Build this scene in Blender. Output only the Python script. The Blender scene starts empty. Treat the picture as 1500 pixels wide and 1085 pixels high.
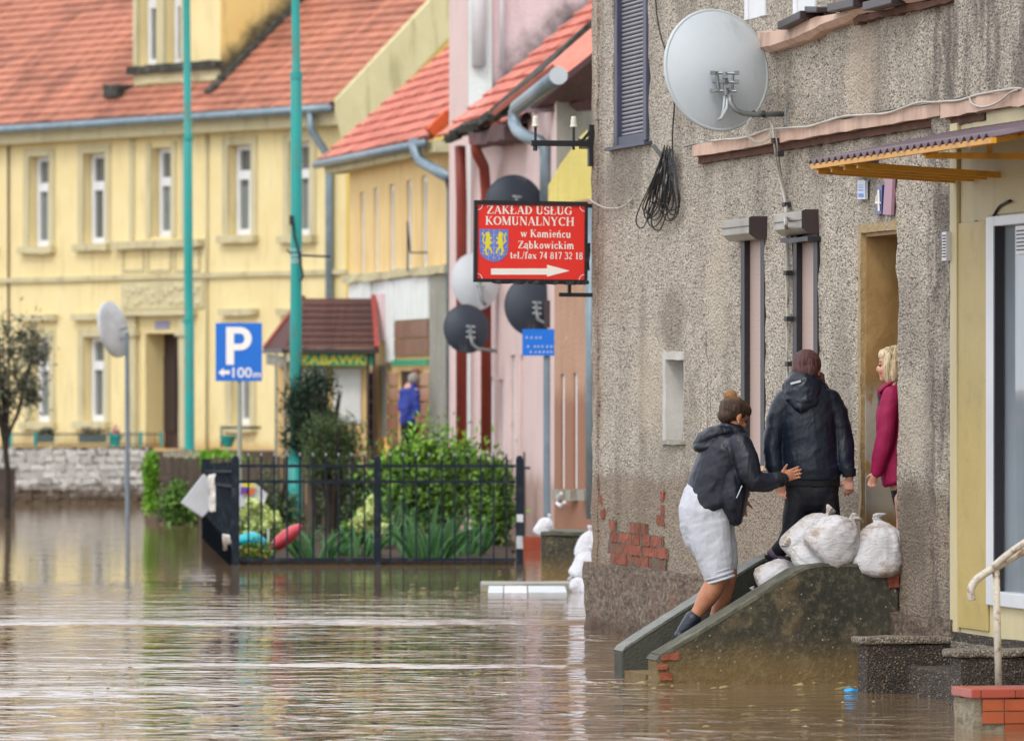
import bpy, bmesh, math, random
import numpy as np
from mathutils import Vector, Matrix, noise, Euler
from math import sin, cos, pi, radians, atan2, sqrt
random.seed(7); noise.seed_set(7)
sc = bpy.context.scene
C = sc.collection
# ------------------------------------------------------------ camera, world, sun, exposure
FPX = 8333.0; H = 1.77; HY = 580.0; CX = 750.0     # focal length in photo pixels, eye height, horizon row, centre column
cd = bpy.data.cameras.new('camera'); cam = bpy.data.objects.new('camera', cd); C.objects.link(cam)
cam.location = (0, 0, H); cam.rotation_euler = (pi/2, 0, 0)
cd.sensor_fit = 'HORIZONTAL'; cd.sensor_width = 36; cd.lens = FPX*36/1500
cd.shift_y = (HY-542.5)/1500; cd.clip_start = .5; cd.clip_end = 3000
cd.dof.use_dof = True; cd.dof.focus_distance = 36.0; cd.dof.aperture_fstop = 4.5
sc.camera = cam
w = bpy.data.worlds.new('World'); sc.world = w; w.use_nodes = True
nt = w.node_tree; nt.nodes.clear()
sky = nt.nodes.new('ShaderNodeTexSky'); sky.sky_type = 'NISHITA'; sky.sun_disc = False
sky.sun_elevation = radians(48); sky.sun_rotation = radians(205); sky.air_density = 1; sky.dust_density = 6; sky.ozone_density = 1
ov = nt.nodes.new('ShaderNodeMix'); ov.data_type = 'RGBA'; ov.inputs[0].default_value = .8   # overcast: an even cloud sheet over most of the sky light
ov.inputs[7].default_value = (8.6, 9.0, 9.6, 1)
bgn = nt.nodes.new('ShaderNodeBackground'); bgn.inputs[1].default_value = .13
wo = nt.nodes.new('ShaderNodeOutputWorld')
nt.links.new(sky.outputs[0], ov.inputs[6]); nt.links.new(ov.outputs[2], bgn.inputs[0]); nt.links.new(bgn.outputs[0], wo.inputs[0])
sd = bpy.data.lights.new('sun', 'SUN'); sd.energy = .6; sd.angle = radians(14); sd.color = (1, .96, .9)
sun = bpy.data.objects.new('sun', sd); C.objects.link(sun)
_a = radians(205); _e = radians(48)    # azimuth from +Y clockwise: behind the camera, a little to its left
sdir = Vector((sin(_a)*cos(_e), cos(_a)*cos(_e), sin(_e)))
sun.rotation_euler = sdir.to_track_quat('Z', 'Y').to_euler(); sun.location = (-30, -30, 60)
sc.view_settings.view_transform = 'Standard'; sc.view_settings.look = 'None'
sc.view_settings.gamma = 1; sc.view_settings.use_curve_mapping = False; sc.view_settings.exposure = 0.64
sc.cycles.max_bounces = 6; sc.cycles.diffuse_bounces = 3; sc.cycles.glossy_bounces = 3

# ------------------------------------------------------------ places
def YW(yw): return FPX*H/(yw-HY)                    # distance of a point of the water surface seen at row yw
def PW(px, py, Y): return Vector(((px-CX)*Y/FPX, Y, H-(py-HY)*Y/FPX))
class Frame:
    """a wall line: origin at column px0, distance Y0; x along the wall towards the viewer, y into the building, z up"""
    def __init__(s, px0, Y0, vpx):
        d = Vector((vpx-CX, FPX)).normalized()
        s.u = -d; s.n = Vector((-s.u.y, s.u.x)); s.o = Vector(((px0-CX)*Y0/FPX, Y0)); s.rot = atan2(s.u.y, s.u.x)
    def U(s, px, v=0):
        k = (px-CX)/FPX
        return (k*(s.o.y+v*s.n.y)-(s.o.x+v*s.n.x))/(s.u.x-k*s.u.y)
    def V(s, px, u):
        k = (px-CX)/FPX
        return (k*(s.o.y+u*s.u.y)-(s.o.x+u*s.u.x))/(s.n.x-k*s.n.y)
    def Y(s, u, v=0): return s.o.y+u*s.u.y+v*s.n.y
    def Z(s, px, py, v=0): return H-(py-HY)*s.Y(s.U(px, v), v)/FPX
    def ZV(s, py, u, v): return H-(py-HY)*s.Y(u, v)/FPX
    def P(s, px, py, v=0): return Vector((s.U(px, v), v, s.Z(px, py, v)))
    def PU(s, px, py, u):
        v = s.V(px, u); return Vector((u, v, s.ZV(py, u, v)))
    def UW(s, yw, v=0): return (YW(yw)-s.o.y-v*s.n.y)/s.u.y
    def loc(s): return (s.o.x, s.o.y, 0)

A = Frame(870, YW(920), -1093)                   # facade line of the pebbledash house
# ------------------------------------------------------------ mesh building
class MB:
    def __init__(s): s.v = []; s.f = []
    def add(s, vs, fs):
        b = len(s.v); s.v += [tuple(q) for q in vs]; s.f += [tuple(i+b for i in f) for f in fs]; return s
    def box(s, x0, x1, y0, y1, z0, z1):
        if x0 > x1: x0, x1 = x1, x0
        if y0 > y1: y0, y1 = y1, y0
        if z0 > z1: z0, z1 = z1, z0
        v = [(x0,y0,z0),(x1,y0,z0),(x1,y1,z0),(x0,y1,z0),(x0,y0,z1),(x1,y0,z1),(x1,y1,z1),(x0,y1,z1)]
        return s.add(v, [(0,3,2,1),(4,5,6,7),(0,1,5,4),(1,2,6,5),(2,3,7,6),(3,0,4,7)])
    def beam(s, a, b, w, h):
        a = Vector(a); b = Vector(b); t = (b-a).normalized()
        up = Vector((0,0,1)) if abs(t.z) < .95 else Vector((1,0,0))
        r = t.cross(up).normalized(); q = r.cross(t)
        vs = [p+r*w/2*i+q*h/2*j for p in (a,b) for i,j in ((-1,-1),(1,-1),(1,1),(-1,1))]
        return s.add(vs, [(0,1,2,3),(7,6,5,4),(0,4,5,1),(1,5,6,2),(2,6,7,3),(3,7,4,0)])
    def prism(s, poly, axis, a, b):
        """poly: 2-D points in the other two axes"""
        n = len(poly); mk = {'x': lambda p,t:(t,p[0],p[1]), 'y': lambda p,t:(p[0],t,p[1]), 'z': lambda p,t:(p[0],p[1],t)}[axis]
        vs = [mk(p,a) for p in poly]+[mk(p,b) for p in poly]
        fs = [tuple(range(n-1,-1,-1)), tuple(range(n,2*n))]+[(i,(i+1)%n,n+(i+1)%n,n+i) for i in range(n)]
        return s.add(vs, fs)
    def tube(s, pts, r, n=8, cap=True, r2=None):
        pts = [Vector(p) for p in pts]; m = len(pts); vs = []; ref = None
        for i, p in enumerate(pts):
            t = (pts[min(i+1,m-1)]-pts[max(i-1,0)]).normalized()
            if ref is None: ref = Vector((0,0,1)) if abs(t.z) < .9 else Vector((1,0,0))
            a = t.cross(ref).normalized(); b = a.cross(t).normalized(); ref = b
            rr = (r[i] if isinstance(r, (list,tuple)) else (r if r2 is None else r+(r2-r)*i/(m-1)))
            vs += [p+a*rr*cos(2*pi*k/n)+b*rr*sin(2*pi*k/n) for k in range(n)]
        fs = [(i*n+k, i*n+(k+1)%n, (i+1)*n+(k+1)%n, (i+1)*n+k) for i in range(m-1) for k in range(n)]
        if cap: fs += [tuple(range(n-1,-1,-1)), tuple((m-1)*n+k for k in range(n))]
        return s.add(vs, fs)
    def ell(s, c, rx, ry, rz, R=None, nu=16, nv=10):
        c = Vector(c); vs = []
        for j in range(1, nv):
            th = pi*j/nv
            for i in range(nu):
                q = Vector((rx*sin(th)*cos(2*pi*i/nu), ry*sin(th)*sin(2*pi*i/nu), rz*cos(th)))
                vs.append(c+(R@q if R else q))
        q = Vector((0,0,rz)); top = c+(R@q if R else q); bot = c-(R@q if R else q)
        vs += [top, bot]; T = len(vs)-2
        fs = [(j*nu+i, (j+1)*nu+i, (j+1)*nu+(i+1)%nu, j*nu+(i+1)%nu) for j in range(nv-2) for i in range(nu)]
        fs += [(T, i, (i+1)%nu) for i in range(nu)]+[(T+1, (nv-2)*nu+(i+1)%nu, (nv-2)*nu+i) for i in range(nu)]
        return s.add(vs, fs)
    def loft(s, secs, n=16):
        """secs: (centre, axis a, axis b) closed elliptical rings, ends closed"""
        vs = []
        for c, a, b in secs: vs += [c+a*cos(2*pi*k/n)+b*sin(2*pi*k/n) for k in range(n)]
        m = len(secs)
        fs = [(i*n+k, i*n+(k+1)%n, (i+1)*n+(k+1)%n, (i+1)*n+k) for i in range(m-1) for k in range(n)]
        fs += [tuple(range(n-1,-1,-1)), tuple((m-1)*n+k for k in range(n))]
        return s.add(vs, fs)
    def rough(s, x0, x1, y0, y1, z0, z1, step=.1, amp=.01, seed=0, fr=6):
        """a box cut into cells whose surface is uneven"""
        if x0 > x1: x0, x1 = x1, x0
        if y0 > y1: y0, y1 = y1, y0
        if z0 > z1: z0, z1 = z1, z0
        st = step if isinstance(step, tuple) else (step,)*3
        nn = [max(1, int(round((b-a)/t))) for a, b, t in ((x0,x1,st[0]),(y0,y1,st[1]),(z0,z1,st[2]))]
        idx = {}; vs = []; fs = []
        def vid(i,j,k):
            if (i,j,k) not in idx:
                p = Vector((x0+(x1-x0)*i/nn[0], y0+(y1-y0)*j/nn[1], z0+(z1-z0)*k/nn[2]))
                d = noise.noise_vector(p*fr+Vector((seed*7.3, seed*3.1, seed)))*amp*1.6
                idx[(i,j,k)] = len(vs); vs.append(p+d)
            return idx[(i,j,k)]
        X, Y_, Z_ = nn
        for i in range(X):
            for j in range(Y_):
                fs.append((vid(i,j,0),vid(i,j+1,0),vid(i+1,j+1,0),vid(i+1,j,0))); fs.append((vid(i,j,Z_),vid(i+1,j,Z_),vid(i+1,j+1,Z_),vid(i,j+1,Z_)))
            for k in range(Z_):
                fs.append((vid(i,0,k),vid(i+1,0,k),vid(i+1,0,k+1),vid(i,0,k+1))); fs.append((vid(i,Y_,k),vid(i,Y_,k+1),vid(i+1,Y_,k+1),vid(i+1,Y_,k)))
        for j in range(Y_):
            for k in range(Z_):
                fs.append((vid(0,j,k),vid(0,j,k+1),vid(0,j+1,k+1),vid(0,j+1,k))); fs.append((vid(X,j,k),vid(X,j+1,k),vid(X,j+1,k+1),vid(X,j,k+1)))
        return s.add(vs, fs)
    def build(s, name, mat, parent=None, smooth=False, bevel=0, loc=None, auto=None):
        me = bpy.data.meshes.new(name); me.from_pydata(s.v, [], s.f); me.update()
        o = bpy.data.objects.new(name, me); C.objects.link(o)
        if mat: me.materials.append(mat)
        if smooth or auto: me.polygons.foreach_set('use_smooth', [True]*len(me.polygons))
        if auto: me.set_sharp_from_angle(angle=radians(auto))
        if bevel:
            b = o.modifiers.new('bevel', 'BEVEL'); b.width = bevel; b.segments = 2; b.limit_method = 'ANGLE'
        if parent: o.parent = parent
        if loc: o.location = loc
        return o
def wall(u0, u1, z0, z1, holes, depth=.2, thick=.3, step=.25, amp=0, fr=5, back=True):
    """wall skin in the plane y=0 with openings (x0,x1,z0,z1[,depth]) and their reveals"""
    m = MB()
    def cuts(a, b, ex):
        e = sorted(set([a,b]+[round(x,5) for x in ex if a < x < b])); r = []
        for p, q in zip(e, e[1:]):
            n = max(1, int(math.ceil((q-p)/step))); r += [p+(q-p)*i/n for i in range(n)]
        return r+[b]
    xs = cuts(u0, u1, [h[i] for h in holes for i in (0,1)]); zs = cuts(z0, z1, [h[i] for h in holes for i in (2,3)])
    idx = {}; vs = []; fs = []
    def vid(i, k):
        if (i,k) not in idx:
            p = Vector((xs[i], 0, zs[k]))
            if amp:
                d = noise.noise_vector(p*fr)*amp*1.6; p = p+Vector((d.x*.7, d.y, d.z*.7))
            idx[(i,k)] = len(vs); vs.append(p)
        return idx[(i,k)]
    ins = lambda x,z: any(h[0]-1e-5<x<h[1]+1e-5 and h[2]-1e-5<z<h[3]+1e-5 for h in holes)
    for i in range(len(xs)-1):
        for k in range(len(zs)-1):
            if not ins((xs[i]+xs[i+1])/2, (zs[k]+zs[k+1])/2): fs.append((vid(i,k),vid(i+1,k),vid(i+1,k+1),vid(i,k+1)))
    m.add(vs, fs)
    # reveals follow the uneven edge of the opening
    near = lambda a,b: abs(a-b) < 1e-4
    for h in holes:
        d = h[4] if len(h) > 4 else depth
        for i in range(len(xs)-1):
            for kz in (2,3):
                if xs[i] > h[0]-1e-4 and xs[i+1] < h[1]+1e-4:
                    k = min(range(len(zs)), key=lambda q: abs(zs[q]-h[kz]))
                    if (i,k) in idx and (i+1,k) in idx:
                        a = vs[idx[(i,k)]]; b = vs[idx[(i+1,k)]]
                        m.add([a, b, Vector((b.x,d,b.z)), Vector((a.x,d,a.z))], [(0,1,2,3)])
        for k in range(len(zs)-1):
            for ix in (0,1):
                if zs[k] > h[2]-1e-4 and zs[k+1] < h[3]+1e-4:
                    i = min(range(len(xs)), key=lambda q: abs(xs[q]-h[ix]))
                    if (i,k) in idx and (i,k+1) in idx:
                        a = vs[idx[(i,k)]]; b = vs[idx[(i,k+1)]]
                        m.add([a, b, Vector((b.x,d,b.z)), Vector((a.x,d,a.z))], [(0,1,2,3)])
    return m
def tag(o, label=None, cat=None, group=None, kind=None):
    if label: o['label'] = label
    if cat: o['category'] = cat
    if group: o['group'] = group
    if kind: o['kind'] = kind
    return o
def thing(name, label, cat, frame=None, group=None, loc=None, rz=0):
    o = bpy.data.objects.new(name, None); C.objects.link(o); o.empty_display_size = .2
    if frame: o.location = frame.loc(); o.rotation_euler = (0,0,frame.rot)
    else: o.location = loc or (0,0,0); o.rotation_euler = (0,0,rz)
    return tag(o, label, cat, group)
def settle(r):
    """put a thing's origin at its base"""
    pts = []
    def walk(o, M):
        for c in o.children:
            Mc = M@Matrix.LocRotScale(c.location, c.rotation_euler, c.scale)
            if c.type == 'MESH' and len(c.data.vertices): pts.extend(Mc@Vector(q) for q in c.bound_box)
            walk(c, Mc)
    walk(r, Matrix())
    if not pts: return r
    lo = [min(p[i] for p in pts) for i in range(3)]; hi = [max(p[i] for p in pts) for i in range(3)]
    c = Vector(((lo[0]+hi[0])/2, (lo[1]+hi[1])/2, lo[2]))
    r.location = Vector(r.location)+Matrix.Rotation(r.rotation_euler.z, 3, 'Z')@c
    for ch in r.children: ch.location = Vector(ch.location)-c
    return r
def place(o, frame):
    """single-mesh thing modelled in a wall frame"""
    o.location = frame.loc(); o.rotation_euler = (0,0,frame.rot); return origin_base(o)
def origin_base(o):
    co = np.array([v.co[:] for v in o.data.vertices]); lo = co.min(0); hi = co.max(0); c = Vector(((lo[0]+hi[0])/2, (lo[1]+hi[1])/2, lo[2]))
    o.data.transform(Matrix.Translation(-c)); o.location = Vector(o.location)+Matrix.Rotation(o.rotation_euler.z, 3, 'Z')@c
    return o
def copy_tree(o, parent=None):
    c = o.copy(); C.objects.link(c); c.parent = parent
    for ch in list(o.children): copy_tree(ch, c)
    return c
def part_copy(o, parent, loc, rot=(0,0,0), scale=(1,1,1)):
    c = o.copy(); C.objects.link(c); c.parent = parent; c.location = loc; c.rotation_euler = rot; c.scale = scale; return c

# ------------------------------------------------------------ materials
def lin(c):
    """'#rrggbb' as seen -> linear"""
    if isinstance(c, str):
        r = [int(c[i:i+2],16)/255 for i in (1,3,5)]
        return tuple(((x+.055)/1.055)**2.4 if x > .04 else x/12.92 for x in r)+(1,)
    return tuple(c)+(1,) if len(c) == 3 else c
class Mat:
    def __init__(s, name, rough=.8, metal=0, spec=.5):
        s.m = bpy.data.materials.new(name); s.m.use_nodes = True; s.t = s.m.node_tree; s.b = s.t.nodes['Principled BSDF']
        s.b.inputs['Roughness'].default_value = rough; s.b.inputs['Metallic'].default_value = metal
        s.b.inputs['Specular IOR Level'].default_value = spec; s.h = None; s.col = None
    def n(s, t, **k):
        q = s.t.nodes.new(t)
        for a, b in k.items(): setattr(q, a, b)
        return q
    def L(s, a, b): s.t.links.new(a, b)
    def co(s, stretch=(1,1,1), world=False, rot=(0,0,0)):
        mp = s.n('ShaderNodeMapping'); mp.inputs['Scale'].default_value = stretch; mp.inputs['Rotation'].default_value = rot
        if world: s.L(s.n('ShaderNodeNewGeometry').outputs['Position'], mp.inputs[0])
        else: s.L(s.n('ShaderNodeTexCoord').outputs['Object'], mp.inputs[0])
        return mp.outputs[0]
    def noise(s, scale, detail=5, stretch=(1,1,1), rough=.6, world=False, dist=0, rot=(0,0,0)):
        q = s.n('ShaderNodeTexNoise'); q.inputs['Scale'].default_value = scale; q.inputs['Detail'].default_value = detail
        q.inputs['Roughness'].default_value = rough; q.inputs['Distortion'].default_value = dist
        s.L(s.co(stretch, world, rot), q.inputs['Vector']); return q.outputs['Fac']
    def vor(s, scale, stretch=(1,1,1), feature='F1', out='Distance', world=False, rnd=1):
        q = s.n('ShaderNodeTexVoronoi', feature=feature); q.inputs['Scale'].default_value = scale; q.inputs['Randomness'].default_value = rnd
        s.L(s.co(stretch, world), q.inputs['Vector']); return q.outputs[out]
    def ramp(s, f, stops, interp='LINEAR'):
        q = s.n('ShaderNodeValToRGB'); e = q.color_ramp; e.interpolation = interp
        while len(e.elements) < len(stops): e.elements.new(.5)
        for i, (p, c) in enumerate(stops):
            e.elements[i].position = p; e.elements[i].color = lin(c) if not isinstance(c, (int,float)) else (c,c,c,1)
        s.L(f, q.inputs[0]); return q.outputs[0]
    def math(s, op, a, b=0, clamp=False):
        q = s.n('ShaderNodeMath', operation=op, use_clamp=clamp)
        for i, x in enumerate((a, b)):
            if isinstance(x, (int,float)): q.inputs[i].default_value = x
            else: s.L(x, q.inputs[i])
        return q.outputs[0]
    def mix(s, f, a, b, blend='MIX'):
        q = s.n('ShaderNodeMix', data_type='RGBA', blend_type=blend)
        for i, x in ((0,f),(6,a),(7,b)):
            if isinstance(x, (int,float)) and i == 0: q.inputs[0].default_value = x
            elif isinstance(x, (str,tuple)): q.inputs[i].default_value = lin(x)
            else: s.L(x, q.inputs[i])
        return q.outputs[2]
    def z(s, world=True):
        q = s.n('ShaderNodeSeparateXYZ'); s.L(s.n('ShaderNodeNewGeometry').outputs['Position'] if world else s.n('ShaderNodeTexCoord').outputs['Object'], q.inputs[0]); return q.outputs
    def smooth(s, x, a, b):
        q = s.n('ShaderNodeMapRange', interpolation_type='SMOOTHSTEP'); q.inputs[1].default_value = a; q.inputs[2].default_value = b; s.L(x, q.inputs[0]); return q.outputs[0]
    def rnd(s, island=False): return s.n('ShaderNodeNewGeometry').outputs['Random Per Island'] if island else s.n('ShaderNodeObjectInfo').outputs['Random']
    def vary(s, c, amt=.15, island=False, hue=0):
        q = s.n('ShaderNodeHueSaturation'); r = s.rnd(island)
        s.L(s.math('ADD', s.math('MULTIPLY', r, 2*amt), 1-amt), q.inputs['Value'])
        if hue: s.L(s.math('ADD', s.math('MULTIPLY', s.math('FRACT', s.math('MULTIPLY', r, 7.3)), 2*hue), .5-hue), q.inputs['Hue'])
        s.L(c, q.inputs['Color']); return q.outputs[0]
    def bump(s, h, dist=.01, strength=1):
        q = s.n('ShaderNodeBump'); q.inputs['Distance'].default_value = dist; q.inputs['Strength'].default_value = strength; s.L(h, q.inputs['Height'])
        if s.h is not None: s.L(s.h, q.inputs['Normal'])
        s.h = q.outputs[0]; s.L(s.h, s.b.inputs['Normal']); return s
    def color(s, c):
        if isinstance(c, (str,tuple)): s.b.inputs['Base Color'].default_value = lin(c)
        else: s.L(c, s.b.inputs['Base Color'])
        s.col = c; return s
    def done(s): return s.m
def simple(name, c1, c2=None, scale=8, rough=.75, metal=0, bump=0, bscale=60, stretch=(1,1,1), dirt=None, dscale=2, damt=.5, vary=0, island=False, spec=.5):
    m = Mat(name, rough, metal, spec)
    c = m.ramp(m.noise(scale, 6, stretch), [(.3, c1), (.7, c2 or c1)])
    if dirt: c = m.mix(m.math('MULTIPLY', m.smooth(m.noise(dscale, 7, stretch), .48, .72), damt), c, dirt)
    if vary: c = m.vary(c, vary, island)
    m.color(c)
    if bump: m.bump(m.noise(bscale, 4, stretch), bump)
    return m.done()
def pebble(name, tint=0):
    m = Mat(name, .93)
    x = m.vor(56, (.5,1,1), 'F1'); y = m.vor(115, (.42,1,1), 'F1', 'Color'); g = m.n('ShaderNodeSeparateColor'); m.L(y, g.inputs[0])
    n1 = m.noise(72, 4, (.45,1,1), .7, dist=.4); n2 = m.noise(1.1, 6, (1,1,.35)); n3 = m.noise(1.3, 6, (1.6,1,.22))
    c = m.ramp(n1, [(.3, '#746c61'), (.40, '#a1978a'), (.52, '#bbb1a2'), (.68, '#cfc7b9')])
    c = m.mix(m.math('MULTIPLY', m.smooth(g.outputs[0], .76, .9), .75), c, '#3f3a35')
    c = m.mix(m.math('MULTIPLY', m.smooth(m.noise(95, 3, (.5,1,.8), .6), .60, .68), .6), c, '#38332e')
    c = m.mix(m.math('MULTIPLY', m.smooth(g.outputs[1], .85, .95), .6), c, '#e2d9c8')
    c = m.mix(m.math('MULTIPLY', m.smooth(n2, .48, .68), .42), c, '#7a7062')                  # broad weathering
    c = m.mix(m.math('MULTIPLY', m.smooth(n3, .52, .75), .4), c, '#4a443e')                    # streaks
    z = m.z()[2]; wv = m.math('ADD', z, m.math('MULTIPLY', m.noise(3, 5), .35))
    wet = m.math('SUBTRACT', 1.0, m.smooth(wv, 1.3, 1.45), True)
    c = m.mix(m.math('MULTIPLY', wet, .55), c, '#6b5640')                                    # soaked band above the flood
    # broad stains: brown run-off at the far corner, grey-black soot down the rough pilaster, dark runs below the cornices
    x_ = m.z(False)[0]; wx = m.math('ADD', x_, m.math('MULTIPLY', m.noise(3, 4, (1,1,.3)), .25)); u9 = A.U(1405)
    k1 = m.math('MULTIPLY', m.smooth(wx, u9-.75, u9-.35), m.smooth(m.noise(5, 6, (1,1,.25)), .4, .6)); c = m.mix(m.math('MULTIPLY', k1, .65), c, '#453d39')
    k2 = m.math('MULTIPLY', m.math('SUBTRACT', 1, m.smooth(wx, .15, .5), True), m.smooth(m.noise(4, 6, (1,1,.3)), .38, .6)); c = m.mix(m.math('MULTIPLY', k2, .6), c, '#7d5f49')
    P3 = m.z(False)
    def blob(px, py, rx, rz, col, amt, c):
        dx = m.math('DIVIDE', m.math('SUBTRACT', wx, A.U(px)), rx); dz = m.math('DIVIDE', m.math('SUBTRACT', m.math('ADD', P3[2], m.math('MULTIPLY', m.noise(3.1, 5), .3)), A.Z(px, py)+.15), rz)
        r = m.math('SQRT', m.math('ADD', m.math('MULTIPLY', dx, dx), m.math('MULTIPLY', dz, dz))); return m.mix(m.math('MULTIPLY', m.math('SUBTRACT', 1, m.smooth(r, .45, 1.1), True), amt), c, col)
    for b_ in ((920,262,.75,.30,'#5e564e',.55),(880,330,.35,.9,'#6f5644',.4),(990,470,.5,.3,'#6b5e4e',.5),(985,668,.35,.2,'#8d8678',.6),(960,560,.6,.5,'#cbbfa9',.4),(1060,420,.4,.6,'#c9bda8',.35),(1210,215,.4,.35,'#55504a',.35),(1240,600,.35,.9,'#665d52',.4),(1350,620,.5,.35,'#c3b7a2',.45),(1345,780,.4,.4,'#5b5147',.5),(1130,160,.8,.2,'#5f574e',.4),(1270,110,.5,.5,'#bdab96',.45),(1340,460,.35,.5,'#5f574e',.35)): c = blob(*b_, c)
    def crack(px, y0, y1, c, w_=.011):
        d = m.math('ABSOLUTE', m.math('SUBTRACT', m.math('ADD', P3[0], m.math('MULTIPLY', m.math('SUBTRACT', m.noise(4, 5, (0,0,1)), .5), .3)), A.U(px)))
        zt, zb = A.Z(px, y0), A.Z(px, y1); k = m.math('MULTIPLY', m.math('SUBTRACT', 1, m.smooth(d, w_, w_*2.2), True), m.math('MULTIPLY', m.smooth(P3[2], zb, zb+.1), m.math('SUBTRACT', 1, m.smooth(P3[2], zt-.1, zt)))); k = m.math('MULTIPLY', k, m.smooth(m.noise(9, 3), .38, .48)); return m.mix(m.math('MULTIPLY', k, .7), c, '#3a3530')
    for b_ in ((1036,470,690),(1041,540,620)): c = crack(*b_, c, .007)
    zz = m.z()[2]; k3 = m.math('MULTIPLY', m.smooth(zz, 2.7, 3.45), m.smooth(m.noise(1.5, 6, (1.6,1,.2)), .46, .68)); c = m.mix(m.math('MULTIPLY', k3, .42), c, '#57504a')
    m.color(c); m.bump(m.math('ADD', n1, m.math('MULTIPLY', x, .8)), .012, 1); m.bump(m.noise(9, 5), .03, .6)
    return m.done()
M = {}
M['pebble'] = pebble('pebbledash_render')
def plinth_mat():
    m = Mat('plinth_render', .9); n1 = m.noise(28, 6, (.5,1,1), .75); n2 = m.noise(5, 6, (.6,1,1))
    c = m.ramp(n1, [(.3,'#2d2723'), (.45,'#63564a'), (.58,'#8d7d6d'), (.75,'#b0a292')])
    c = m.mix(m.math('MULTIPLY', m.smooth(n2, .5, .68), .5), c, '#7c5342'); z = m.z()[2]
    c = m.mix(m.math('SUBTRACT', 1, m.smooth(z, .0, .16), True), c, '#4a3a2a', 'MIX') if False else m.mix(m.math('MULTIPLY', m.math('SUBTRACT', 1, m.smooth(m.math('ADD', z, m.math('MULTIPLY', n2, .15)), .1, .25), True), .6), c, '#4a3929')
    return m.color(c).bump(n1, .03).bump(n2, .05).done()
M['plinth'] = plinth_mat()
def bar_concrete():
    m = Mat('old_concrete', .88); n1 = m.noise(2.3, 7); n2 = m.noise(26, 6, rough=.7)
    c = m.mix(m.smooth(n1, .5, .68), '#3b3a30', '#7d6b4c')
    c = m.mix(m.math('MULTIPLY', m.smooth(m.noise(3, 6), .48, .62), .8), c, '#2f2f27')
    z = m.z()[2]; c = m.mix(m.math('MULTIPLY', m.math('SUBTRACT', 1, m.smooth(m.math('ADD', z, m.math('MULTIPLY', n1, .35)), .2, .5), True), .75), c, '#80693f')
    c = m.mix(m.math('MULTIPLY', m.smooth(n2, .45, .75), .35), c, '#a09478')
    c = m.mix(m.math('MULTIPLY', m.smooth(m.vor(17, feature='F1'), .12, .06), .7), c, '#b5ab94')
    return m.color(c).bump(n2, .012).bump(n1, .03).done()
M['concrete'] = bar_concrete()
M['capstone'] = simple('weathered_coping', '#5f5e50', '#47473b', 12, .85, bump=.01, dirt='#8c8a78', dscale=7, damt=.5)
M['farcap'] = simple('pale_coping', '#84877f', '#62635b', 12, .6, bump=.01, dirt='#43443a', dscale=5)
def terrazzo():
    m = Mat('washed_terrazzo', .75); v = m.vor(150, (.5,1,1), 'F1', 'Color'); g = m.n('ShaderNodeSeparateColor'); m.L(v, g.inputs[0])
    c = m.ramp(g.outputs[0], [(.0,'#2a2521'), (.4,'#3d352e'), (.72,'#524840'), (.88,'#6b5c4e'), (.95,'#948674')], 'CONSTANT')
    c = m.mix(m.math('MULTIPLY', m.smooth(m.noise(4, 5), .45, .7), .5), c, '#2a251f')
    return m.color(c).bump(m.vor(95, (.6,1,1)), .01).done()
M['terrazzo'] = terrazzo()
def terr_top():
    m = Mat('worn_terrazzo_edge', .6); v = m.vor(130, (.5,1,1), 'F1', 'Color'); g = m.n('ShaderNodeSeparateColor'); m.L(v, g.inputs[0])
    return m.color(m.ramp(g.outputs[0], [(.0,'#4a433b'), (.25,'#6a6054'), (.6,'#7f7567'), (.88,'#a39a8a')], 'CONSTANT')).bump(m.vor(80, (.6,1,1)), .008).done()
M['terrtop'] = terr_top()
M['ledge'] = simple('pink_grey_cornice', '#d2b5a2', '#bb9a88', 6, .85, bump=.005, bscale=30, dirt='#8e7f74', dscale=3, damt=.55, stretch=(1,1,.4))
M['ledge_under'] = simple('brown_cornice_drip', '#6a4534', '#4b352b', 9, .9, bump=.01)
M['brick'] = simple('red_brick', '#96503b', '#7c4231', 14, .95, bump=.01, bscale=50, dirt='#8a7462', dscale=11, damt=.5, vary=.2)
M['mortar'] = simple('lime_mortar', '#7b6b5a', '#54473b', 20, .95, bump=.015)
M['niche'] = simple('white_plaster', '#c4c3bf', '#b3b0a9', 5, .8, bump=.003, dirt='#8e8a7e', dscale=3, damt=.4)
M['ochre'] = None
def ochre():
    m = Mat('ochre_door_reveal', .55); n = m.noise(2.2, 6, (1,1,.7))
    c = m.ramp(n, [(.3,'#85693f'), (.5,'#977647'), (.7,'#b49563')])
    z = m.z()[2]; q = m.math('MULTIPLY', m.smooth(m.noise(3.2, 5, (2,2,1)), .42, .5), m.math('MULTIPLY', m.smooth(z, .95, 1.1), m.math('SUBTRACT', 1, m.smooth(z, 1.68, 1.9))))
    c = m.mix(m.math('MULTIPLY', q, .8), c, '#b9b4a8'); c = m.mix(m.math('SUBTRACT', 1, m.smooth(z, .6, 1.1)), c, '#6d5a3a')
    return m.color(c).bump(m.noise(20, 5), .006).done()
M['ochre'] = ochre()
M['shutter_beige'] = simple('pinkish_roller_curtain', '#b9a298', '#ad968c', 2, .5, stretch=(1,1,8))
M['shutter_box'] = simple('beige_metal_box', '#a5a095', '#8f8a7f', 3, .4, metal=.3, dirt='#6c665c', dscale=4)
M['dark_brown'] = simple('dark_brown_metal', '#3c2f2f', '#33282a', 5, .45)
M['rail_dark'] = simple('dark_guide_rail', '#26232a', '#1e1c22', 5, .5)
M['slat'] = simple('grey_shutter_slat', '#8f8f98', '#7b7b84', 6, .5, vary=.05, dirt='#66656a', dscale=3, damt=.5, stretch=(1,1,3))
M['frame_indigo'] = simple('indigo_grey_frame', '#45475c', '#383a4c', 5, .5)
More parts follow.
